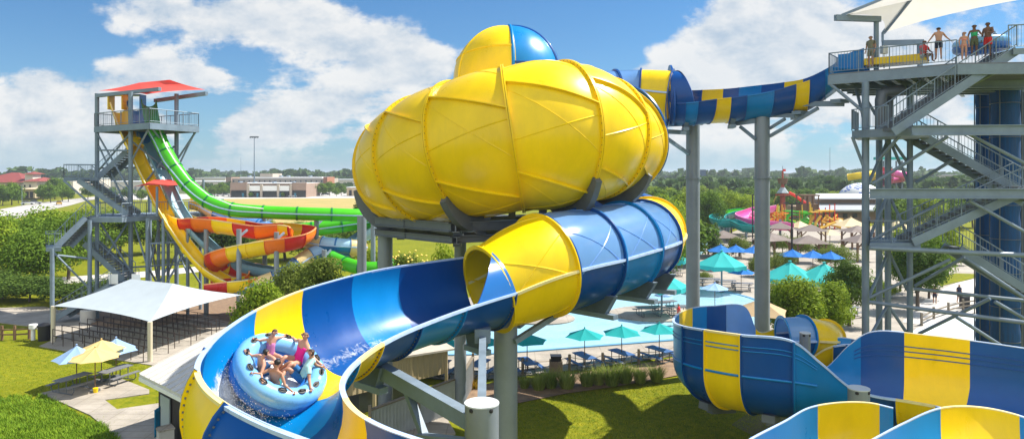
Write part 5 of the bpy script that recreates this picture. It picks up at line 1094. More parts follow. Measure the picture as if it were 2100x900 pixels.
for lab, pts in (('pale timber rope fence along the foamy side pool', [(1890, 668), (1915, 655), (1945, 645), (1975, 637), (2010, 632)]), ('dark timber fence at the left edge of the lawn', [(-20, 690), (4, 697), (30, 697), (60, 695)])):
    o = thing('low_fence', lab, 'fence', G(*pts[0])); q = [G(*p) for p in pts]; mb = MB()
    for i in range(len(q)-1): mb.bar(q[i]+Z*.75, q[i+1]+Z*.75, .07, .1); mb.bar(q[i]+Z*.4, q[i+1]+Z*.4, .07, .1)
    mb.build('rail', [M['woodp'] if 'pale' in lab else M['wood']], o)
    for a in q: mb = MB(); mb.bar(a, a+Z*1.05, .14); mb.build('post', [M['woodp'] if 'pale' in lab else M['wood']], o)
# ================================================================= left queue canopy and rails
qc = thing('shade_canopy', 'large pale grey four post shade sail over the queue rails', 'canopy', (-27, 51, 0))
F_, L_, R_ = V((-23.2, 43.75, 2.58)), V((-32.8, 48.8, 2.62)), V((-21.1, 53.3, 2.62)); Bk = L_+R_-F_; Bk.z = 2.62
tent(qc, 'sail', [F_, R_, Bk, L_], [W(354, 581, 49.5), W(268, 572, 52)], 'greyf', sag=.26)
for p in (F_, L_, R_, Bk): mb = MB(); mb.lathe([(.15, 0), (.15, p.z)], (p.x, p.y, 0), 14); mb.build('post', [mat('cream painted post', (.62, .55, .42), .5)], qc)
e1_, e2_ = (L_-F_), (R_-F_); e1_.z = e2_.z = 0
rk = ('first', 'second', 'third', 'fourth', 'fifth', 'sixth', 'seventh', 'eighth', 'ninth')
for k in range(9):
    o = None; a = F_+e2_*(-.04+.115*k)+e1_*(.02+.05*(k % 2)); b = a+e1_*.93; a.z = b.z = .05; o = thing('queue_rail', f'dark brown queue rail under the shade sail, {rk[k]} row from the front', 'railing', a, 'queue rails under the shade sail')
    mb = MB(); n = 8
    for hh in (1.05, .6): mb.rod(a+Z*hh, b+Z*hh, .028, 6)
    mb.build('rail', [M['rail']], o)
    for j in range(n+1): mb = MB(); q = a.lerp(b, j/n); mb.rod(q, q+Z*1.07, .03, 6); mb.build('post', [M['rail']], o)
# white ice bucket like wash stand by the fence
c = G(68, 697); mb = MB(); mb.lathe([(.14, 0), (.14, .8), (.28, .85), (.28, 1.15), (0, 1.2)], c, 12); tag(mb.build('wash_stand', [M['white']]), 'white round wash stand by the dark timber fence', 'stand', kind='thing')
c = G(196, 806); mb = MB(); mb.lathe([(.1, .0), (.14, .3), (.0, .31)], c, 10); tag(mb.build('bucket', [M['yel']]), 'small yellow bucket on the table pad', 'bucket', kind='thing')
# ================================================================= shelters and play area on the right
def shelter(label, loc, hw, ze, zt, sc=1):
    o = thing('shelter', label, 'shelter', (0, 0, 0), 'brown roofed picnic shelters'); mb = MB()
    v = [V((-hw, -hw*.8, ze)), V((hw, -hw*.8, ze)), V((hw, hw*.8, ze)), V((-hw, hw*.8, ze)), V((0, 0, zt))]; mb.add(v, [(0, 1, 4), (1, 2, 4), (2, 3, 4), (3, 0, 4), (3, 2, 1, 0)]); mb.build('roof', [mat('weathered brown roof', (.17, .135, .12), .8, var=.12, vscale=.8)], o, smooth=False)
    for sx in (-1, 1):
        for sy in (-1, 1): mb = MB(); x, y_ = sx*hw*.8, sy*hw*.62; mb.bar((x, y_, 0), (x, y_, ze), .22); mb.bar((x, y_, ze-.8), (x-sx*.75, y_, ze-.06), .14); mb.build('post', [M['wood']], o)
    return o
s0 = shelter('x', (0, 0, 0), 2.2, 2.6, 3.6)
for i, (px, d, lab) in enumerate(((1600, 118, 'brown shelter just right of the second tall column, farthest row'), (1664, 113, 'brown shelter in front of the play area, right of the lamp post'), (1658, 93, 'brown shelter beside the big round olive bush'), (1484, 101, 'brown shelter beside the dark conifer left of the second tall column'), (1759, 111, 'brown shelter cut by the left post of the stair tower'), (1768, 95, 'low brown shelter between the olive bush and the stair tower'), (1435, 108, 'brown shelter half hidden by the first tall column'), (1583, 97, 'brown shelter peeping out right of the second tall column above the bushes'))): place(s0, i == 0, V((W(px, 300, d).x, d, 0)), .1*i-.3, lab, 1.05)
cu = umbrella('cream_canopy', 'x', 'umbrella', 3.2, 4.2, 2.7, 4, M['creamf'], .08, 'cream shades in the play area')
for i, (px, d, s, lab) in enumerate(((1745, 122, 1.05, 'large cream shade in front of the brown hall'), (1723, 150, .55, 'small orange cream shade at the wall of the brown hall'), (1702, 118, .62, 'small cream shade between two brown shelters'), (1640, 128, .8, 'cream shade left of the brown shelters behind the lamp post'), (1800, 115, .9, 'cream shade seen through the stair tower'), (1840, 122, .9, 'cream shade farthest right behind the stair tower posts'))): place(cu, i == 0, V((W(px, 300, d).x, d, 0)), .785+.1*i, lab, s)
# pirate mast play tower
pm = thing('play_tower', 'rust red mast with a crow\'s nest, small roof and red slide in the play area', 'play structure', (W(1605, 440, 175).x, 175, 0))
c = W(1605, 440, 175); RST = mat('rust red paint', (.34, .06, .03), .6, var=.15); GLD = mat('golden yellow paint', (.7, .4, .03), .5)
def pl(nm, mt, fn): mb = MB(); fn(mb); return mb.build(nm, [mt], pm)
pl('mast', RST, lambda mb: (mb.lathe([(.75, 0), (.6, 9)], c*1, 14) if False else mb.lathe([(.75, 0), (.6, 8), (.3, 10), (.2, 13)], (c.x, c.y, 0), 14)))
pl('crows_nest', M['wood'], lambda mb: mb.lathe([(1.0, 9.6), (1.35, 11.0), (1.25, 11.0), (.9, 9.7)], (c.x, c.y, 0), 12)); pl('roof', M['greyf'], lambda mb: mb.lathe([(1.6, 7.3), (0, 9.4)], (c.x, c.y, 0), 6)); pl('deck', RST, lambda mb: mb.lathe([(1.9, 6.6), (1.9, 7.0), (.5, 7.1)], (c.x, c.y, 0), 8))
pl('flag_pole', M['galvd'], lambda mb: (mb.rod((c.x, c.y, 12), (c.x, c.y, 14.2), .06, 6))); pl('flag', M['redf'], lambda mb: mb.box((c.x+.4, c.y, 13.1), (.8, .04, .6))); pl('ring_rope', GLD, lambda mb: [mb.rod((c.x-1.6, c.y, 6.6), (c.x-4-a, c.y+a, 0), .05, 5) for a in (0, 1)])
pl('slide', M['redf'], lambda mb: mb.tube([(c.x+1.6, c.y, 7.4), (c.x+3, c.y-.5, 6.6), (c.x+5.2, c.y-1, 4.9), (c.x+6.5, c.y-1, 4.4)], .38, 8))
c2_ = W(1656, 422, 165); pd_ = thing('play_house', 'brown timber play house on stilts between the mast and the brown hall', 'play structure', (c2_.x, 165, 0))
mb = MB(); mb.box((c2_.x, 165, 4.0), (4.2, 3, 1.9)); mb.build('wall', [M['wood']], pd_); mb = MB(); mb.box((c2_.x, 165, 7.0), (4.5, 3.4, .35)); mb.build('roof', [M['wood']], pd_); mb = MB()
for sx in (-1.9, -.6, .6, 1.9):
    for y_ in (163.3, 166.7): mb = MB(); mb.bar((c2_.x+sx, y_, 0), (c2_.x+sx, y_, 7), .22); mb.build('post', [M['wood']], pd_)
# coloured climbing frames
for lab, px, d, cols in (('yellow and orange climbing frame left of the mast foot', 1588, 160, (GLD, ORG)), ('yellow and green climbing frame under the play house', 1640, 155, (GLD, GRN)), ('red and yellow water play frame in front of the brown hall', 1705, 150, (RED, GLD))):
    c = W(px, 400, d); o = thing('climbing_frame', lab, 'play structure', (c.x, d, 0)); rg = random.Random(px)
    mb = MB(); mb1 = MB()
    for k in range(9): x, y_ = rg.uniform(-4, 4), rg.uniform(-3, 3); mb = MB(); mb.rod((c.x+x, d+y_, 0), (c.x+x, d+y_, rg.uniform(3, 6)), .12, 6); mb.build('post', [cols[0]], o)
    for k in range(6): x, y_ = rg.uniform(-3, 3), rg.uniform(-3, 3); mb1 = MB(); mb1.box((c.x+x, d+y_, rg.uniform(1.5, 4.2)), (rg.uniform(1.5, 3), 2, .25)); mb1.tube([(c.x+x, d+y_, 3), (c.x+x+1.5*rg.choice((-1, 1)), d+y_-1, 1.6), (c.x+x+2.2*rg.choice((-1, 1)), d+y_-2, .4)], .3, 8); mb1.build('platform', [cols[1]], o)
TEA = gel('teal gelcoat', (0.005, 0.20, 0.20)); PNK = gel('pink gelcoat', (0.66, 0.10, 0.34)); LPK = mat('pale pink lip', (.8, .4, .55), .4)
o = thing('teal_slide', 'teal and green open slide winding near the trees right of the first tall column', 'water slide', (W(1490, 440, 130).x, 130, 0))
trough(o, [(1545, 428, 135), (1525, 428, 134), (1500, 432, 132), (1478, 438, 129), (1470, 445, 126), (1484, 450, 123), (1505, 451, 122), (1525, 459, 120), (1550, 462, 119), (1575, 462, 119)], 2.6, 1.4, [(i, i+1, (GRN if i < 2 else TEA), LPK if False else M['tealb']) for i in range(9)])
for px, d in ((1488, 127), (1494, 129)): q = W(px, 445, d); post(o, q, 0, q.z, .25)
o = thing('pink_slide', 'pink open slide winding behind the second tall column', 'water slide', (W(1560, 440, 128).x, 128, 0))
trough(o, [(1580, 420, 135), (1560, 424, 133), (1535, 432, 130), (1522, 438, 127), (1535, 446, 124), (1560, 451, 122.5), (1590, 454, 122), (1622, 456, 122)], 2.4, 1.5, [(i, i+1, PNK, LPK) for i in range(7)])
for px, d in ((1530, 127), (1600, 123)): q = W(px, 450, d); post(o, q, 0, q.z, .22)
# multicoloured slide complex seen behind the stair tower posts
o = thing('coiled_slide', 'coiled yellow and pink slides with a turquoise roof far behind the stair tower', 'water slide', (W(1810, 370, 260).x, 260, 0))
tubeparts(o, [(W(*p), 1.3) for p in [(1740, 364, 255), (1765, 360, 252), (1790, 357, 256), (1800, 360, 262), (1780, 366, 262)]], [(i, i+1, y, y, ly) for i in range(4)], n=12, seam=0, fl=.1, ribs=False)
tubeparts(o, [(W(*p), 1.4) for p in [(1810, 350, 262), (1835, 356, 258), (1855, 360, 258), (1850, 366, 264), (1825, 370, 262), (1810, 374, 258)]], [(i, i+1, PNK if i % 2 else RED, PNK, LPK) for i in range(5)], n=12, seam=0, fl=.1, ribs=False)
for px in (1800, 1812, 1838, 1850): q = W(px, 330, 264); post(o, q, 0, q.z, .3)
mb = MB(); q = W(1826, 325, 264); mb.box(q, (10, 6, 1.0)); mb.build('roof', [M['tealb']], o)
# bridge rail by the lazy river / little extras
# ================================================================= cars
def car(lab, px, py, rz, body, sc=1.0, zz=.06):
    g = G(px, py); o = thing('parked_car', lab, 'car', (g.x, g.y, 0), None)
    R = Matrix.Rotation(rz, 3, 'Z'); T = lambda x, y_, z: V((g.x, g.y, zz))+R@V((x, y_, z))*sc
    mb = MB(); prof = [(-2.2, .35), (-2.25, .85), (-1.9, 1.0), (1.0, 1.0), (2.1, .85), (2.2, .35)]
    rows = [[T(x, s*.88, z) for x, z in prof] for s in (-1, 1)]; mb.grid(rows); mb.poly(rows[0]); mb.poly(rows[1][::-1]); mb.build('body', [mat('car paint '+body[0], body[1], .3, coat=.5)], o)
    mb = MB(); pr2 = [(-1.9, 1.0), (-1.6, 1.55), (.1, 1.6), (1.0, 1.02)]; rows = [[T(x, s*(.80 if z < 1.2 else .66), z) for x, z in pr2] for s in (-1, 1)]; mb.grid(rows); mb.poly(rows[0]); mb.poly(rows[1][::-1]); cb = mb.build('cabin', [GLS], o)
    mb = MB(); mb.poly([T(-1.6, -.66, 1.565), T(.1, -.66, 1.615), T(.1, .66, 1.615), T(-1.6, .66, 1.565)]); mb.build('roof', [MATS['car paint '+body[0]]], cb)
    for x in (-1.35, 1.35):
        for s in (-1, 1): mb = MB(); mb.rod(T(x, s*.72, .34), T(x, s*.92, .34), .34*sc, 12); mb.build('wheel', [M['black']], o)
wc, sc_, yc, rc_ = ('white', (.75, .75, .75)), ('silver', (.4, .42, .44)), ('yellow', (.6, .35, .03)), ('dark', (.05, .05, .06))
for lab, px, py, rz, b in (('white car driving on the pale road at the far left', 57, 420, .5, wc), ('silver car behind the white one on the pale road', 73, 419, .5, sc_), ('yellow and white car on the pale road near the tower stairs', 121, 420, 2.2, yc), ('white car parked left of the shops', 452, 402.5, .2, wc), ('silver car parked left of the shops beside the white one', 464, 402.5, .2, sc_), ('white car parked farthest left of the shops', 440, 402, .2, wc), ('white car parked right of the shops', 655, 400, .1, wc), ('dark car parked right of the shops', 668, 400, .1, rc_), ('silver car parked in front of the shop doors', 601, 405, .3, sc_)): car(lab, px, py, rz, b)
# ================================================================= vegetation
LM = dict(a=leafmat('leaf mid green', (0.05, 0.11, 0.010), (0.17, 0.27, 0.025)), b=leafmat('leaf yellow green', (0.10, 0.19, 0.010), (0.32, 0.40, 0.03)), c=leafmat('leaf dark green', (0.035, 0.075, 0.012), (0.12, 0.19, 0.03)), d=leafmat('leaf olive', (0.08, 0.13, 0.014), (0.22, 0.27, 0.045)), f=leafmat('leaf distant', (0.04, 0.085, 0.025), (0.09, 0.15, 0.04), .3))
BRK = mat('bark', (0.10, 0.075, 0.055), .9, var=.25, vscale=4)
def leaves(mb, blobs, n, size, rng, up=.35, elong=1.0):
    tot = sum(b[1][0]*b[1][1]*b[1][2] for b in blobs)**1.0
    ws = [(b[1][0]*b[1][1]*b[1][2])**.72 for b in blobs]; sw = sum(ws)
    for (c, rd), w_ in zip(blobs, ws):
        for _ in range(int(n*w_/sw)):
            d = V((rng.gauss(0, 1), rng.gauss(0, 1), rng.gauss(0, 1))).normalized(); f = rng.random()**.38
            f *= 1+.18*noise.noise(d*2.3+V(c))
            p = V(c)+V((d.x*rd[0], d.y*rd[1], d.z*rd[2]))*f
            nn = (d+V((rng.uniform(-.8, .8), rng.uniform(-.8, .8), rng.uniform(-.5, .5)+up))).normalized()
            t = nn.orthogonal().normalized(); t.rotate(Matrix.Rotation(rng.random()*6.28, 3, nn)); s = nn.cross(t); k = size*rng.uniform(.55, 1.3)
            mb.add([p-t*k*elong*.5, p+s*k*.36-t*k*.1*elong, p+t*k*.55*elong+nn*k*.12, p-s*k*.36-t*k*.1*elong], [(0, 1, 2, 3)])
def mktree(name, label, w, h, trunk, nb, n, size, lm, seed, group=None, cat='tree', shape='round', tr=.22):
    rng = random.Random(seed); o = thing(name, label, cat, (0, 0, 0), group); blobs = []
    for k in range(nb):
        a = rng.random()*2*pi
        if shape == 'round':
            u_ = (k+.5)/nb; zz = trunk+(h-trunk)*(.18+.70*u_); rr = w/2*(.78*sin(pi*(.12+.80*u_)))*rng.uniform(.5, 1.0)
            rd = w*rng.uniform(.15, .24); blobs.append((V((rr*cos(a), rr*sin(a), zz)), (rd, rd, rd*rng.uniform(.7, .95))))
        elif shape == 'mound':
            u_ = rng.random(); rr = w/2*.66*sqrt(rng.random()); zz = (h*.62)*sqrt(max(.05, 1-(rr/(w/2))**2)); rd = w*rng.uniform(.15, .22); blobs.append((V((rr*cos(a), rr*sin(a), zz*rng.uniform(.6, 1.0))), (rd, rd, rd*.8)))
        else:
            u_ = (k+.5)/nb; rr = w/2*(1-u_)*.7*rng.uniform(.5, 1); rd = w*(.30*(1-u_)+.09); blobs.append((V((rr*cos(a), rr*sin(a), h*(.12+.84*u_))), (rd, rd, rd*.7)))
    mb = MB(); leaves(mb, blobs, n, size, rng); mb.build('crown', [LM[lm]], o, smooth=False)
    mb = MB(); base = V((0, 0, -.1)); top = V((rng.uniform(-.3, .3), rng.uniform(-.3, .3), trunk+(h-trunk)*.35))
    mb.tube([base, base.lerp(top, .5)+V((rng.uniform(-.12, .12), .05, 0)), top], [tr, tr*.75, tr*.5], 8)
    for b, rd in blobs[:max(5, nb//3)]: mb.tube([base.lerp(top, rng.uniform(.45, .95)), (top+b)/2+V((0, 0, -.1)), b], [tr*.45, tr*.3, tr*.1], 5)
    mb.build('trunk', [BRK], o); return o
protos = {}
def tree(kind, args, px, d, sc, label, rz=None, base=0.0, group=None, szz=None):
    p = V((W(px, 300, d).x, d, base)); rz = rz if rz is not None else (px*1.7+d) % 6.28
    s = sc if hasattr(sc, '__len__') else (sc, sc, sc)
    if kind not in protos:
        o = mktree(*args); protos[kind] = o; o.location = p; o.rotation_euler = (0, 0, rz); o.scale = s; o['label'] = label
    else: o = dup(protos[kind], p, rz, label, sc=s)
    o['_w'] = (0, 0, 0)
    if group: o['group'] = group
    elif 'group' in o: del o['group']
    return o
OAK = ('tree', 'x', 9, 7.6, 1.6, 30, 9000, .30, 'a', 11); OAK2 = ('tree', 'x', 8, 7.4, 1.5, 26, 7600, .30, 'b', 12); DARK = ('tree', 'x', 6, 7, 1.7, 26, 8000, .24, 'c', 13); OLIVE = ('bush', 'x', 6.2, 4.2, .4, 30, 9000, .17, 'd', 14, None, 'bush', 'mound', .1)
SHR = ('shrub', 'x', 5, 4.6, .5, 28, 11000, .20, 'b', 15, None, 'shrub', 'round', .1); CON = ('conifer', 'x', 3.8, 5, .3, 18, 3500, .22, 'c', 16, None, 'tree', 'cone', .14); MID = ('tree', 'x', 8, 8, 1.8, 20, 2600, .55, 'a', 17); MIDY = ('tree', 'x', 7.5, 8, 1.6, 20, 2600, .5, 'b', 18); WISP = ('shrub', 'x', 5, 6.5, 1.2, 26, 9000, .19, 'd', 19, None, 'shrub', 'round', .1)
# left wood behind the road-side path
gw = 'trees behind the stairs at the left'
for i, (k, a, px, d, s, lab) in enumerate((('oak', OAK, 30, 80, (1.15, 1.1, .95), 'broad green tree at the left edge below the road'), ('oak2', OAK2, 95, 88, (1.15, 1.1, 1.0), 'pale green tree behind the outer stair landing at the left'), ('oak', OAK, 140, 78, (.85, .9, .98), 'broad tree between the two left stair posts'), ('oak2', OAK2, -40, 74, 1.05, 'pale green tree cut by the left edge of the photo'), ('oak', OAK, 75, 72, (.9, .9, .8), 'lower rounded tree in front of the pale green one at the left'), ('oak2', OAK2, 175, 98, (1.0, 1, .95), 'pale green tree behind the zigzag stairs'), ('oak', OAK, 245, 100, (1.0, 1, .92), 'broad tree seen through the tower legs, left one'), ('oak', OAK, 318, 104, (1.1, 1, .85), 'broad tree seen through the tower legs, right one'), ('dark', DARK, 395, 96, (1.4, 1.3, .8), 'dark tree behind the slate slide'), ('dark', DARK, 455, 98, (1.5, 1.3, .8), 'dark tree behind the first orange bend'), ('oak', OAK, 520, 100, (1.0, 1, .72), 'dark green tree behind the middle of the orange slide'), ('oak', OAK, 585, 96, (1.1, 1, .66), 'low broad tree under the green tube'), ('dark', DARK, 650, 94, (1.6, 1.3, .66), 'dark low tree under the right half of the green tube'), ('oak', OAK, 700, 98, (1.1, 1, .85), 'broad tree rising over the green tube near the ball'), ('dark', DARK, 738, 104, (.7, .7, 1.15), 'narrow dark tree against the left edge of the ball'), ('oak2', OAK2, 760, 70, (.7, .7, .6), 'small tree under the left side of the ball frame'))): tree(k, a, px, d, s, lab, group=gw)
for px, d, s, lab in ((5, 66, (1.3, 1, .75), 'dark hedge-like bush at the far left behind the lawn'), (60, 64.5, (1.2, 1, .72), 'dark bush left of the outer stair post'), (130, 63, (1.0, 1, .62), 'dark bush between the stair posts at the left'), (225, 66, (1.2, 1, .6), 'dark bush behind the lowest landing'), (545, 150, (.7, .7, .8), 'round bush standing in the dry field'), (620, 140, (1.0, .7, .8), 'wide bush at the near edge of the dry field'), (675, 142, (1.2, .7, .9), 'wide bush at the right end of the dry field')): tree('olive' if d > 100 else 'dkb', OLIVE if d > 100 else ('bush', 'x', 6.2, 4.6, .4, 28, 7000, .22, 'c', 24, None, 'bush', 'mound', .1), px, d, s, lab)
# bushes right behind the hairpin
for k, a, px, d, s, lab in (('shr', SHR, 538, 44, (.78, .8, 1.10), 'bright green bush behind the yellow panel of the hairpin trough'), ('wisp', WISP, 660, 46, (.85, .8, 1.03), 'feathery olive bush behind the middle of the hairpin trough'), ('wisp', WISP, 835, 46, (.95, .8, 1.05), 'feathery bush with yellow blossom near the tube mouth'), ('shr', SHR, 915, 45, (.55, .6, 1.55), 'bright green bush just left of the tube mouth'), ('wisp', WISP, 600, 48, (.8, .8, .93), 'feathery olive bush between the two bigger bushes')): tree(k, a, px, d, s, lab)
mb = MB(); rg = random.Random(8); c = V((W(835, 300, 46).x, 46, 0))
for k in range(90): a = rg.random()*6.28; p = c+V((2.2*cos(a)*rg.random(), 1.4*sin(a), rg.uniform(4.5, 6.8))); mb.lathe([(0, -.09), (.1, 0), (0, .09)], p, 5)
tag(mb.build('yellow_blossom', [mat('yellow blossom', (.8, .6, .1), .7)]), 'yellow blossom scattered over the bush near the tube mouth', 'blossom', kind='stuff')
# around the pool on the right
for k, a, px, d, s, lab in (('shr', SHR, 1640, 49.5, (1.12, 1, .98), 'bright leafy shrub between the second tall column and the stair tower'), ('shr', SHR, 1700, 50.5, (.75, .8, .86), 'bright leafy shrub at the foot of the dark tree'), ('shr', SHR, 1596, 51, (.62, .7, .80), 'bright leafy shrub touching the second tall column'), ('dark', DARK, 1742, 54, (.8, .8, .76), 'dark tree with bare lower trunk beside the left tower post'), ('dark', DARK, 1882, 60, (.85, .8, .92), 'dark tree inside the legs of the stair tower'), ('oak2', OAK2, 1845, 70, (.6, .6, .85), 'pale green tree behind the tower legs'),
        ('olv', OLIVE, 1715, 88, (1.02, 1, .92), 'big round olive bush in front of the brown shelters'), ('olv', OLIVE, 1520, 98, (.72, .7, 1.0), 'olive bush left of the second tall column above the blue umbrellas'), ('olv', OLIVE, 1560, 80, (.55, .6, .75), 'small olive bush touching the left side of the second tall column'), ('olv', OLIVE, 1590, 82, (.55, .6, .85), 'small olive bush at the right side of the second tall column'), ('olv', OLIVE, 1605, 104, (.75, .7, .95), 'olive bush under the brown shelter right of the second column'), ('olv', OLIVE, 1662, 74, (.55, .5, .55), 'wispy low bush in front of the lamp post'), ('con', CON, 1466, 98, 1.05, 'dark conifer left of the olive bush by the lazy river'), ('olv', OLIVE, 1490, 122, (.8, .4, .55), 'clipped dark hedge under the teal slide'), ('olv', OLIVE, 1445, 76, (.35, .35, .4), 'small yellow bush right of the first tall column'), ('shr', SHR, 1810, 66, (.6, .6, .35), 'low bush at the foot of the tower legs'), ('olv', OLIVE, 1480, 44, (.16, .16, .22), 'tiny bush beside the lower slide')): tree(k, a, px, d, s, lab)
for k, a, px, d, s, lab in (('oak', OAK, 1366, 74, (.62, .7, 1.12), 'tall green tree just right of the exit tube end'), ('oak2', OAK2, 1392, 86, (.6, .7, 1.1), 'pale green tree against the left edge of the first tall column'), ('oak2', OAK2, 1350, 98, (.8, .8, 1.15), 'pale green tree above the yellow end of the exit tube'), ('oak', OAK, 1452, 132, (.85, .9, 1.15), 'broad tree just right of the first tall column above the river'), ('oak2', OAK2, 1500, 140, (.9, .9, 1.12), 'yellow green tree above the teal slide'), ('oak2', OAK2, 1532, 138, (.7, .8, 1.0), 'yellow green tree left of the second tall column above the pink slide'),
        ('olv', OLIVE, 1640, 100, (.7, .7, .9), 'olive bush left of the brown shelter beside the lamp post'), ('olv', OLIVE, 1690, 100, (.6, .6, .7), 'olive bush between the shelter and the big round bush'), ('olv', OLIVE, 1615, 90, (.5, .5, .6), 'yellow green bush at the foot of the double lamp post'), ('olv', OLIVE, 1680, 78, (.45, .5, .5), 'low bush in front of the three blue umbrellas'), ('oak2', OAK2, 1930, 84, (.6, .6, .8), 'pale green tree seen between the tower stairs and the netting'), ('olv', OLIVE, 1960, 90, (.6, .6, .5), 'low bush beside the pale path right of the tower legs'), ('oak', OAK, 1905, 66, (.55, .6, .82), 'green tree beside the pale path behind the tower stairs')): tree(k, a, px, d, s, lab)
gm = 'trees in the wood beyond the pool'
rg = random.Random(21)
spots = [(1345, 120), (1372, 112), (1392, 100), (1380, 84), (1405, 92), (1360, 92), (1340, 98), (1388, 132), (1412, 140), (1440, 150), (1462, 148), (1480, 158), (1505, 150), (1530, 165), (1548, 172), (1450, 180), (1420, 185), (1385, 190), (1350, 180), (1500, 195), (1540, 205), (1470, 215), (1590, 220), (1640, 235), (1620, 215), (1660, 220), (1690, 240), (1715, 230), (1750, 245), (1580, 250), (1340, 230), (1370, 250), (1410, 240), (1440, 260), (1480, 255), (1520, 260), (1560, 280), (1610, 270), (1650, 290), (1700, 290), (1740, 300), (1790, 240), (1835, 230), (1870, 250), (1900, 210), (1945, 190), (1985, 185), (2010, 200), (1925, 250), (1960, 260), (2050, 220), (1890, 300), (1355, 150), (1398, 160), (1330, 140), (1835, 150), (1858, 142), (1885, 150), (1910, 140), (1870, 172), (1930, 160), (1960, 150), (1995, 155), (1900, 180), (1945, 175)]
dirs = 'broad rounded'
for i, (px, d) in enumerate(spots):
    yk = i in (3, 9, 10, 12) or rg.random() < .25
    tree('midy' if yk else 'mid', MIDY if yk else MID, px, d, (rg.uniform(.85, 1.2), rg.uniform(.85, 1.2), rg.uniform(.8, 1.05)), 'yellow green tree in the wood between the pool and the skyline' if yk else 'mid green tree in the wood between the pool and the skyline', rz=rg.random()*6, group=gm)
gr_ = 'trees around the shops and the road'
for i, (px, d, s) in enumerate(((455, 380, .95), (440, 372, .8), (634, 375, .95), (660, 380, .9), (676, 385, 1.0), (700, 390, .8), (690, 372, .6), (24, 268, 1.1), (5, 262, .9), (88, 300, .95), (104, 290, .95), (128, 305, 1.0), (140, 300, .8), (112, 330, 1.3), (126, 345, 1.25), (38, 285, .7), (230, 300, .8), (260, 310, .8), (290, 300, .7), (400, 330, .8), (415, 345, .8), (200, 320, .9), (180, 330, .9), (0, 280, 1.0), (480, 362, .4), (515, 356, .35), (580, 356, .35))): tree('mid', MID, px, d, (s*1.05, s, s*1.0), 'round green tree standing along the road and the parking lots', rz=i*1.3, group=gr_)
# far wood on the skyline: reads as one mass
mb = MB(); rg = random.Random(33)
def clump(x, d, w_, h_, n=46):
    for _ in range(n):
        a = rg.random()*6.28; f = sqrt(rg.random()); zz = h_*(.25+.75*rg.random()); rr = w_/2*f*(1-.55*(zz/h_)**2); p = V((x+rr*cos(a), d+rr*sin(a)*.6, zz)); k = w_*rg.uniform(.10, .2)
        nn = V((rg.gauss(0, 1), rg.gauss(0, 1)-.5, rg.gauss(0, 1)+.6)).normalized(); t = nn.orthogonal().normalized(); s = nn.cross(t); mb.add([p-t*k, p+s*k*.8, p+t*k, p-s*k*.8], [(0, 1, 2, 3)])
for _ in range(1500):
    px = rg.uniform(-150, 2250); d = rg.uniform(560, 1500); hgt = rg.uniform(9, 17)*(1+.25*noise.noise(V((px*.012, d*.004, 0))))
    if 190 < px < 770 and d < 640: continue
    if 350 < px < 900 and d < 620: continue
    clump(W(px, 0, d).x, d, rg.uniform(14, 28), hgt)
for _ in range(520):
    px = rg.uniform(1250, 2250); d = rg.uniform(265, 560); clump(W(px, 0, d).x, d, rg.uniform(8, 15), rg.uniform(6, 10.5), 60)
for _ in range(90):
    px = rg.uniform(380, 800); d = rg.uniform(410, 470); clump(W(px, 0, d).x, d, rg.uniform(6, 11), rg.uniform(4, 6.5), 40)
tag(mb.build('distant_wood', [LM['f']], smooth=False), 'distant wood running along the skyline', 'wood', kind='stuff')
# ornamental grasses
def blade(mb, p, h, lean, az, w_):
    d = V((cos(az), sin(az), 0)); s = V((-sin(az), cos(az), 0))*w_
    a, b, c = p, p+Z*h*.6+d*lean*.4, p+Z*h+d*lean; mb.add([a-s, a+s, b+s*.7, b-s*.7, c], [(0, 1, 2, 3), (3, 2, 4)])
GRS = leafmat('ornamental grass', (0.16, 0.24, 0.03), (0.42, 0.46, 0.12), .4); LWN = leafmat('lawn blades', (0.11, 0.17, 0.005), (0.33, 0.35, 0.025), .3); TALL = leafmat('tall meadow grass', (0.09, 0.19, 0.010), (0.24, 0.36, 0.025), .3)
rg = random.Random(4); go = thing('grass_clump', 'x', 'ornamental grass', (0, 0, 0), 'ornamental grass clumps in the mulch bed'); mb = MB()
for k in range(420): a = rg.random()*6.28; r_ = .26*sqrt(rg.random()); blade(mb, V((r_*cos(a), r_*sin(a), 0)), rg.uniform(.35, .95), rg.uniform(.1, .62), a+rg.uniform(-.5, .5), .016)
mb.build('blades', [GRS], go, smooth=False)
nm = ('first', 'second', 'third', 'fourth', 'fifth', 'sixth', 'seventh', 'eighth', 'ninth', 'tenth')
for i, (px, py, s) in enumerate(((1076, 797, .75), (1105, 800, 1.1), (1129, 796, 1.15), (1163, 797, 1.25), (1204, 792, 1.15), (1228, 789, 1.1), (1255, 791, 1.3), (1282, 786, 1.2), (1313, 786, 1.05), (1346, 783, 1.1))):
    g = G(px, py); o = place(go, i == 0, V((g.x, g.y, .05)), i*1.1, f'pale green grass clump, {nm[i]} from the left in the mulch bed'); o.scale = (s, s, s)
mb = MB(); rg = random.Random(9)
for k in range(260): p = G(rg.uniform(945, 985), rg.uniform(790, 800)); blade(mb, p+Z*.05, rg.uniform(.3, .6), .2, rg.random()*6.3, .03)
tag(mb.build('flower_clump', [leafmat('orange green flowers', (.10, .13, .02), (.5, .28, .02))], smooth=False), 'orange and green flower clump beside the corrugated fence', 'flowers', kind='thing')
mb = MB()
for k in range(42000):
    px, py = rg.uniform(1010, 1700), 0
    d = 30+15*rg.random()**1.0; x = rg.uniform(-1.5, 16); ypx = 358+16800/d; xpx = 1050+x/d*1400
    if ypx < 785+ (1390-xpx)*.10 and xpx < 1600: continue
    blade(mb, V((x, d, 0)), rg.uniform(.03, .09), .04, rg.random()*6.3, .012)
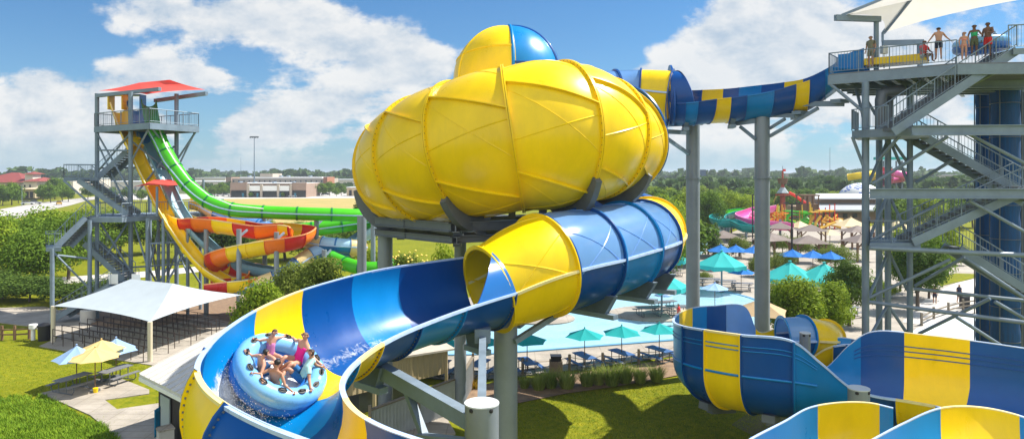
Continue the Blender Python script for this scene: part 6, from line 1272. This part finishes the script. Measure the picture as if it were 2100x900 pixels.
for k in range(30000):
    x, d = rg.uniform(-36, -16), rg.uniform(30, 50); g = V((x, d, 0)); ypx = 358+16800/d; xpx = 1050+x/d*1400
    if (ypx < 760-(xpx-110)*.0 and xpx > 70+ (760-ypx)*.3 and ypx < 700) or (90 < xpx < 320 and 770 < ypx < 840 and ypx-770 > (300-xpx)*.15) or xpx > 330: continue
    if 85 < xpx < 430 and ypx < 755 and (xpx-85)*.19+706 > ypx: continue
    blade(mb, g, rg.uniform(.03, .08), .04, rg.random()*6.3, .013)
tag(mb.build('lawn_grass', [LWN], smooth=False), 'short grass of the mown lawns', 'grass', kind='stuff')
mb = MB()
for k in range(22000):
    px = rg.uniform(-60, 245); py = rg.uniform(812, 935)
    if py < 812+max(0, (px-90))*.52+12*noise.noise(V((px*.05, 0, 0))): continue
    blade(mb, G(px, py), rg.uniform(.08, .34)*(.6+.8*abs(noise.noise(V((px*.03, py*.06, 3))))), rg.uniform(.05, .25), rg.random()*6.3, .02)
tag(mb.build('meadow_grass', [TALL], smooth=False), 'taller unmown grass in the lower left corner', 'grass', kind='stuff')

# ---- the air itself
mb = MB(); mb.box((0, 2650, 14), (5600, 5700, 31)); hz_o = mb.build('haze', [bpy.data.materials.new('haze')], smooth=False); hm = hz_o.data.materials[0]; hm.use_nodes = True
for n_ in list(hm.node_tree.nodes):
    if n_.type == 'BSDF_PRINCIPLED': hm.node_tree.nodes.remove(n_)
pv = hm.node_tree.nodes.new('ShaderNodeVolumePrincipled'); pv.inputs['Color'].default_value = (.80, .88, 1.0, 1); pv.inputs['Density'].default_value = .00024; pv.inputs['Anisotropy'].default_value = .2
hm.node_tree.links.new(pv.outputs[0], hm.node_tree.nodes['Material Output'].inputs['Volume']); tag(hz_o, 'pale summer haze over the far side of the park', 'haze', kind='stuff')
# ================================================================= raft and people
SKIN = mat('light skin', (0.52, 0.27, 0.18), .5, var=.06, sub=.1); SKIN2 = mat('tan skin', (0.40, 0.20, 0.12), .5, var=.06); SKIN3 = mat('deep brown skin', (0.16, 0.075, 0.045), .5, var=.06)
HBR = mat('brown hair', (0.045, 0.022, 0.012), .6, var=.2); HBK = mat('black hair', (0.012, 0.009, 0.008), .55); HFA = mat('fair brown hair', (0.16, 0.085, 0.04), .6, var=.2)
EYE = mat('eye', (.02, .015, .012), .2); LIP = mat('lips', (.36, .10, .09), .5)
def cloth(nm, c): return mat('cloth '+nm, c, .75, var=.08, vscale=6)
def person(label, J, skin, hair, clothes, face, sc=1.0, group=None, longhair=False):
    """J: joint positions in metres (world). body = one skinned surface; hair and clothing are children."""
    keys = ['pelvis', 'waist', 'chest', 'neckb', 'neck', 'head', 'crown']
    idx = {}; vs = []; rs = []; es = []; bone = []
    def addv(k, p, r): idx[k] = len(vs); vs.append(V(p)); rs.append(r*sc); return idx[k]
    face = V(face).normalized(); pel, che, hd = V(J['pelvis']), V(J['chest']), V(J['head']); up = (hd-che).normalized(); tr = (che-pel)
    fem = J.get('f', False)
    addv('pelvis', pel, .135 if not fem else .14); addv('waist', pel+tr*.5, .105 if fem else .118); addv('chest', che, .13 if fem else .15); addv('neckb', che+tr.normalized()*.16*sc, .075); addv('neck', che+tr.normalized()*.16*sc+(hd-che-tr.normalized()*.16*sc)*.45, .052); addv('head', hd, .098); addv('crown', hd+up*.085*sc, .082)
    es += [(0, 1), (1, 2), (2, 3), (3, 4), (4, 5), (5, 6)]; bone = ['torso', 'torso', 'torso', 'neck', 'head', 'head']
    for s in 'LR':
        a = addv('sh'+s, J['sh'+s], .062 if not fem else .054); b = addv('el'+s, J['el'+s], .044); c = addv('ha'+s, J['ha'+s], .030)
        hp = V(J['ha'+s])+(V(J['ha'+s])-V(J['el'+s])).normalized()*.075*sc; d = addv('pa'+s, hp, .034)
        es += [(2, a), (a, b), (b, c), (c, d)]; bone += ['shoulder', 'uarm', 'farm', 'hand']
        a = addv('hi'+s, J['hi'+s], .092); b = addv('kn'+s, J['kn'+s], .062); c = addv('an'+s, J['an'+s], .042); d = addv('to'+s, J['to'+s], .036)
        es += [(0, a), (a, b), (b, c), (c, d)]; bone += ['hip', 'thigh', 'shin', 'foot']
    me = bpy.data.meshes.new('tmp'); me.from_pydata(vs, es, []); t = bpy.data.objects.new('tmp', me); COL.objects.link(t)
    t.modifiers.new('s', 'SKIN'); sv = me.skin_vertices[0].data
    for i, r in enumerate(rs): sv[i].radius = (r, r); sv[i].use_root = (i == 0)
    for i in (0, 1, 2): sv[i].radius = (rs[i]*1.12, rs[i]*.92)
    ss_ = t.modifiers.new('u', 'SUBSURF'); ss_.levels = 2; ss_.render_levels = 2
    dg = bpy.context.evaluated_depsgraph_get(); bm_ = bpy.data.meshes.new_from_object(t.evaluated_get(dg)); bpy.data.objects.remove(t); bpy.data.meshes.remove(me)
    bv = [v.co.copy() for v in bm_.vertices]; bf = [tuple(p.vertices) for p in bm_.polygons]; bn = [v.normal.copy() for v in bm_.vertices]; bpy.data.meshes.remove(bm_)
    def near(p):
        best = None
        for (a, b), nm_ in zip(es, bone):
            q, e = vs[a], vs[b]-vs[a]; f = max(0, min(1, (p-q).dot(e)/max(e.length_squared, 1e-9))); dd = (p-(q+e*f)).length-(rs[a]+(rs[b]-rs[a])*f)
            if best is None or dd < best[0]: best = (dd, nm_, f)
        return best[1], best[2]
    cls = [near(p) for p in bv]
    body = MB(); body.add(bv, bf, 0)
    side = up.cross(face).normalized()
    for s in 'LR':   # five fingers each
        pa = vs[idx['pa'+s]]; dr = (pa-vs[idx['ha'+s]]).normalized(); fl = V(J.get('curl'+s, (0, 0, -1))).normalized(); lat = dr.cross(fl); lat = lat.normalized() if lat.length > .01 else side
        for k, ln in enumerate((.07, .082, .078, .062)):
            b0 = pa+lat*(.027-.018*k)*sc+dr*.02*sc; body.tube([b0, b0+dr*ln*.5*sc, b0+dr*ln*.75*sc+fl*ln*.45*sc], [.0105*sc, .0095*sc, .007*sc], 6, 0)
        tb = pa+lat*.03*sc-dr*.02*sc; body.tube([tb, tb+lat*.03*sc+dr*.025*sc, tb+lat*.035*sc+dr*.06*sc+fl*.01*sc], [.013*sc, .011*sc, .008*sc], 6, 0)
    hr = .098*sc; hc = hd+up*.02*sc
    body.tube([hc+face*hr*.92+up*.012*sc, hc+face*hr*1.17-up*.022*sc, hc+face*hr*.95-up*.034*sc], [.010*sc, .017*sc, .012*sc], 6, 0)
    for s in (-1, 1):
        body.lathe([(0, -.012*sc), (.015*sc, 0), (0, .012*sc)], hc+face*hr*.93+side*s*.036*sc+up*.02*sc, 7, 1); body.tube([hc+side*s*hr*.98-up*.025*sc, hc+side*s*hr*1.08+up*.0*sc, hc+side*s*hr*1.0+up*.03*sc], [.012*sc, .02*sc, .012*sc], 5, 0)
    body.tube([hc+face*hr*.93-up*.056*sc-side*.022*sc, hc+face*hr*.98-up*.06*sc, hc+face*hr*.93-up*.056*sc+side*.022*sc], .007*sc, 5, 2)
    o = body.build('person', [skin, EYE, LIP], None, ang=0); tag(o, label, 'person', group, 'thing')
    def shell(nm, mt, test, off):
        keep = [f for f in bf if all(test(i) for i in f)]; used = {}; mbx = MB(); V_ = []; F_q = []
        for f in keep:
            g = []
            for i in f:
                if i not in used: used[i] = len(V_); V_.append(bv[i]+bn[i]*off(i) if callable(off) else bv[i]+bn[i]*off)
                g.append(used[i])
            F_q.append(tuple(g))
        if not V_: return None
        mbx.add(V_, F_q); q = mbx.build(nm, [mt], o, ang=0); sm_ = q.modifiers.new('t', 'SOLIDIFY'); sm_.thickness = .012*sc; sm_.offset = -1; return q
    for nm, mt, spec in clothes:
        lo = spec.get('lo', -9); hi_ = spec.get('hi', 9); ax = tr.normalized()
        def test(i, spec=spec, lo=lo, hi_=hi_):
            b, f = cls[i]; h_ = (bv[i]-pel).dot(ax)/sc
            if b in ('torso', 'hip', 'shoulder', 'neck'): return ('torso' in spec['on'] or b in spec['on']) and lo < h_ < hi_ and b != 'neck'
            if b == 'thigh': return 'thigh' in spec['on'] and f < spec.get('thigh', .6)
            if b == 'uarm': return 'uarm' in spec['on'] and f < spec.get('uarm', .55)
            return b in spec['on']
        shell(nm, mt, test, spec.get('off', .012)*sc)
    shell('hair', hair, lambda i: cls[i][0] == 'head' and ((bv[i]-hc).dot(up) > .035*sc or ((bv[i]-hc).dot(face) < .01*sc and (bv[i]-hc).dot(up) > -.07*sc)), .016*sc)
    if longhair:
        mb = MB(); b0 = hc-face*.06*sc; mb.tube([b0+up*.06*sc, b0-face*.05*sc-up*.06*sc, b0-face*.05*sc-up*.2*sc, b0-face*.03*sc-up*.3*sc], [.06*sc, .075*sc, .06*sc, .02*sc], 10); mb.build('long_hair', [hair], o, ang=0)
    return o
# ---- raft riding up the outer wall of the bend
O_, I_, q_ = feval(A, 5.3); Mi = (O_+I_)/2; uu = (O_-I_).normalized(); dn = (-Z+uu*Z.dot(uu)).normalized(); an = radians(17)
dq = dn*cos(an)+uu*sin(an); RC = Mi+dq*1.22; rn = (-dq+V((0, -.12, 0))).normalized(); e1 = (V((1, 0, 0))-rn*rn.x).normalized(); e2 = rn.cross(e1)
def RL(r, th, z): a = radians(th); return RC+(e1*cos(a)+e2*sin(a))*r+rn*z
raft = thing('inflatable_raft', 'round light blue inflatable raft with black handles carrying five riders down the trough', 'raft', tuple(RC))
RB = mat('light blue vinyl', (0.17, 0.44, 0.78), .28, coat=.4, var=.08, vscale=2); RD = mat('darker blue vinyl', (0.015, 0.14, 0.48), .3, coat=.3, var=.06); RFL = mat('pale raft floor', (.78, .80, .82), .4, var=.08)
def rtor(mb, R, r, z, n=56, m=14, mi=0, a0=0, a1=360):
    rows = []
    for k in range(n+1):
        th = a0+(a1-a0)*k/n; pinch = 1-.05*max(0, cos(radians(th*8)))**24
        rows.append([RL(R+r*pinch*cos(2*pi*j/m), th, z+r*pinch*sin(2*pi*j/m)) for j in range(m)])
    mb.grid(rows, mi, True)
mb = MB(); rtor(mb, 1.0, .28, .22); mb.build('tube', [RB], raft, ang=0)
mb = MB(); rtor(mb, 1.03, .25, -.06); mb.build('lower_tube', [RD], raft, ang=0)
mb = MB(); rtor(mb, .73, .13, .05); mb.build('inner_tube', [RD], raft, ang=0)
mb = MB(); mb.add([RL(.78, 15*k, -.02) for k in range(24)]+[RL(.78, 15*k, -.1) for k in range(24)], [tuple(range(24)), tuple(range(47, 23, -1))]); mb.build('floor', [RFL], raft)
for k in range(12):
    th = 15+30*k; mb = MB(); c = RL(1.02, th, .50); a = radians(th); rd = e1*cos(a)+e2*sin(a); tg_ = rn.cross(rd)
    mb.lathe([(0, 0), (.001, 0)], c, 3)
    pts = [c+(tg_*.13*cos(2*pi*j/12)+rd*.075*sin(2*pi*j/12))-rn*.01 for j in range(12)]; mb.add(pts+[p+rn*.02 for p in pts], [tuple(range(12, 24))]+[(j, (j+1) % 12, 12+(j+1) % 12, 12+j) for j in range(12)])
    mb.tube([c-tg_*.10, c-tg_*.06+rn*.06, c+tg_*.06+rn*.06, c+tg_*.10], .018, 6); mb.build('handle', [M['black']], raft)
def seated(th, sc=1.0, ha=28, hb=28, lean=0.0, fem=False, hz_=.52, hr_=1.0, up=0.0):
    a = radians(th); rd = e1*cos(a)+e2*sin(a); tg_ = rn.cross(rd); UPV = (rn*.55+Z*.45).normalized(); B = lambda r, t, z: RC+rd*r+tg_*t+(rn*z if z < .27 else rn*.27+UPV*(z-.27))
    J = dict(pelvis=B(.60, 0, .20*sc+.06+up), chest=B(.66+.02, lean, .20*sc+.06+.40*sc+up), head=B(.64, lean*1.4, .26+.72*sc-.02+up), f=fem)
    for s, sg, hh in (('L', 1, ha), ('R', -1, hb)):
        J['sh'+s] = B(.69, lean+sg*.19*sc, .24+.45*sc+up)
        h = RL(hr_, th+sg*hh, hz_); J['ha'+s] = h; J['el'+s] = (J['sh'+s]+h)/2-rn*.08*sc+rd*.03; J['curl'+s] = -rn
        J['hi'+s] = B(.56, sg*.10*sc, .17*sc+.06+up); J['kn'+s] = B(.56-.38*sc, sg*.14*sc, .40*sc+.05); J['an'+s] = B(.56-.60*sc, sg*.10*sc, .10); J['to'+s] = B(.56-.76*sc, sg*.11*sc, .07)
    return J, -rd
gr5 = 'riders in the round raft'
SW = {'on': ('torso', 'hip', 'thigh'), 'lo': -.3, 'hi': .40, 'thigh': .06, 'off': .01}; TEE = {'on': ('torso', 'shoulder', 'uarm'), 'lo': .02, 'uarm': .55, 'off': .018}; SHO = {'on': ('torso', 'hip', 'thigh'), 'hi': .06, 'thigh': .72, 'off': .02}
BIT = {'on': ('torso', ), 'lo': .22, 'hi': .40, 'off': .01}; BIB = {'on': ('torso', 'hip', 'thigh'), 'hi': .02, 'thigh': .06, 'off': .01}
PNKC, TEEC, NAVY, LILC = cloth('hot pink', (.80, .015, .26)), cloth('pale turquoise', (.38, .66, .62)), cloth('navy', (.01, .06, .16)), cloth('lilac', (.46, .16, .36))
J, f = seated(62, 1.0, 32, 30, 0, True, up=.06); f = (f*.5+V((.1, -.8, .1))).normalized(); person('woman in a hot pink swimsuit at the back of the raft with arms spread', J, SKIN, HFA, [('swimsuit', PNKC, SW)], f, 1.0, gr5)
J, f = seated(5, 1.0, 20, 34, .05); f = (f+V((-.4, -.3, 0))).normalized(); person('man in a pale turquoise shirt and navy shorts at the right side of the raft', J, SKIN2, HBR, [('shirt', TEEC, TEE), ('shorts', cloth('blue shorts', (.01, .12, .32)), SHO)], f, 1.0, gr5)
J, f = seated(140, .84, 22, 30, 0, True); person('girl in a lilac swimsuit at the left side of the raft holding a handle', J, SKIN, HBR, [('swimsuit', LILC, SW)], (f+V((.3, .2, 0))).normalized(), .84, gr5)
J, f = seated(222, .86, 30, 26, .05, hz_=.5); person('dark haired boy with bare back at the front left of the raft', J, SKIN, HBK, [('shorts', NAVY, SHO)], f, .86, gr5)
J, f = seated(272, .86, 26, 34, -.05, hz_=.5); person('black haired boy at the front of the raft reaching over the tube', J, SKIN2, HBK, [('shorts', cloth('teal shorts', (.02, .2, .22)), SHO)], f, .86, gr5)
# splash round the raft
mb = MB(); rg = random.Random(6)
for k in range(900):
    th = rg.gauss(215, 50); r = 1.22+abs(rg.gauss(0, .20)); p = RL(r, th, -.22+abs(rg.gauss(0, .16))); s = rg.uniform(.006, .017); mb.add([p+V((s, 0, 0)), p+V((-s, s, 0)), p+V((0, -s, s)), p+V((0, 0, -s))], [(0, 1, 2), (0, 2, 3), (0, 3, 1), (1, 3, 2)])
for k in range(700):
    p = fpoint(rg.uniform(3.9, 4.9), rg.gauss(.42, .06), abs(rg.gauss(0, .10))); s = rg.uniform(.006, .017); mb.add([p+V((s, 0, 0)), p+V((-s, s, 0)), p+V((0, -s, s)), p+V((0, 0, -s))], [(0, 1, 2), (0, 2, 3), (0, 3, 1), (1, 3, 2)])
tag(mb.build('splash', [mat('white spray', (.9, .93, .95), .3)]), 'white spray thrown up around the raft', 'spray', kind='stuff')
# ---- standing people
def standing(base, face, h=1.7, armL=None, armR=None, step=.0, fem=False, lean=0):
    sc = h/1.72; b = V(base); f = V(face).normalized(); s = Z.cross(f).normalized(); P = lambda x, y_, z: b+s*x*sc+f*y_*sc+Z*z*sc
    J = dict(pelvis=P(0, 0, .93), chest=P(0, .0+lean, 1.30), head=P(0, .03+lean, 1.60), f=fem)
    for k, sg, ar in (('L', 1, armL), ('R', -1, armR)):
        J['sh'+k] = P(sg*.185, lean, 1.39); e, h_ = ar if ar else ((.25, -.02, 1.12), (.24, .08, .88))
        J['el'+k] = P(sg*e[0], e[1], e[2]); J['ha'+k] = P(sg*h_[0], h_[1], h_[2]); J['curl'+k] = -Z if ar else f
        st_ = step*sg; J['hi'+k] = P(sg*.095, 0, .88); J['kn'+k] = P(sg*.10, .03+st_*.5, .49); J['an'+k] = P(sg*.10, st_, .08); J['to'+k] = P(sg*.12, st_+.16, .035)
    return J, f, sc
gt = 'people on the start deck of the stair tower'
KHA, GRNC, REDC, BLKC, PEA = cloth('khaki', (.17, .16, .10)), cloth('bright green', (.02, .42, .16)), cloth('red', (.6, .02, .02)), cloth('dark navy', (.015, .02, .05)), cloth('coral', (.7, .25, .2))
c = W(1786, 138, 36.6); J, f, s = standing(c, (-.7, -.5, 0), 1.68); person('lifeguard in olive shirt and shorts behind the left canopy post', J, SKIN2, HBR, [('shirt', KHA, TEE), ('shorts', KHA, SHO)], f, s, gt)
c = W(1925, 122, 35.0); J, f, s = standing(c, (.35, .93, 0), 1.66, ((.34, .06, 1.15), (.46, .1, .98)), ((.36, .05, 1.16), (.50, -.02, 1.0)), .10); person('boy with bare back and dark navy shorts leaning on the start deck rail', J, SKIN, HBR, [('shorts', BLKC, SHO)], f, s, gt)
c = W(1977, 124, 33.9); J, f, s = standing(c, (-.3, -.9, 0), 1.42, fem=True); person('girl in a coral two piece standing at the stair rail', J, SKIN, HBR, [('bikini_top', PEA, BIT), ('bikini_bottom', PEA, BIB)], f, s, gt, True)
c = W(1998, 117, 34.2); J, f, s = standing(c, (-.5, -.8, 0), 1.62, ((.30, .15, 1.15), (.34, .35, 1.1)), ((.27, .05, 1.13), (.27, .15, .92)), fem=True); person('dark haired woman in a bright green top at the head of the stairs', J, SKIN3, HBK, [('bikini_top', GRNC, dict(BIT, lo=.1)), ('shorts', cloth('olive shorts', (.1, .12, .06)), SHO)], f, s, gt, True)
c = W(2026, 118, 34.0); J, f, s = standing(c, (-.8, -.5, 0), 1.76, ((.28, .12, 1.15), (.2, .33, 1.15))); person('bare chested man in red shorts at the head of the stairs', J, SKIN3, HBK, [('shorts', REDC, SHO)], f, s, gt)
# seated lifeguard in red
b = W(1896, 129, 35.3); fz = V((.2, -1, 0)).normalized(); sx_ = Z.cross(fz); P = lambda x, y_, z: b+sx_*x+fz*y_+Z*z
J = dict(pelvis=P(0, -.1, .38), chest=P(0, -.06, .75), head=P(0, .0, 1.05))
for k, sg in (('L', 1), ('R', -1)): J.update({'sh'+k: P(sg*.18, -.05, .84), 'el'+k: P(sg*.27, .06, .6), 'ha'+k: P(sg*.16, .28, .52), 'hi'+k: P(sg*.1, -.06, .34), 'kn'+k: P(sg*.16, .34, .42), 'an'+k: P(sg*.15, .36, .06), 'to'+k: P(sg*.16, .5, .03)})
person('lifeguard in a red shirt crouching on the edge of the yellow start trough', J, SKIN3, HBK, [('shirt', REDC, TEE), ('shorts', cloth('pale shorts', (.5, .48, .45)), SHO)], fz, .97, gt)
for px, py, fc, c1, lab in ((1967, 622, (.2, -1, 0), BLKC, 'walker in dark clothes on the pale path beyond the stair tower'), (1917, 624, (.5, .8, 0), cloth('rust', (.3, .08, .05)), 'walker in rust red clothes at the bend of the pale path'), (1392, 668, (-1, .2, 0), REDC, 'bather in red shorts at the pool edge by the first tall column')):
    c = G(px, py); J, f, s = standing(V((c.x, c.y, .06)), fc, 1.72, step=.14); person(lab, J, SKIN2, HBR, [('shirt', c1, TEE), ('shorts', BLKC, SHO)], f, s)
# raft waiting on the start deck
c = W(2012, 98, 35.2); o = thing('inflatable_raft', 'light blue inflatable raft waiting on the start deck of the stair tower', 'raft', tuple(c)); mb = MB()
for zz in (0, .42):
    rows = [[c+V(((1.02+.26*cos(2*pi*j/12))*cos(2*pi*k/40), (1.02+.26*cos(2*pi*j/12))*sin(2*pi*k/40), .26*sin(2*pi*j/12)+.05*cos(2*pi*k/40))) for j in range(12)] for k in range(41)]
    mb = MB(); mb.grid([[p+Z*zz*.5 for p in r] for r in rows], 0, True); mb.build('tube' if zz else 'lower_tube', [RB if zz else RD], o, ang=0)
for k in range(8): a = k*pi/4; p = c+V((1.0*cos(a), 1.0*sin(a), .47)); mb = MB(); t_ = V((-sin(a), cos(a), 0)); mb.tube([p-t_*.1, p-t_*.06+Z*.05, p+t_*.06+Z*.05, p+t_*.1], .02, 6); mb.build('handle', [M['black']], o)
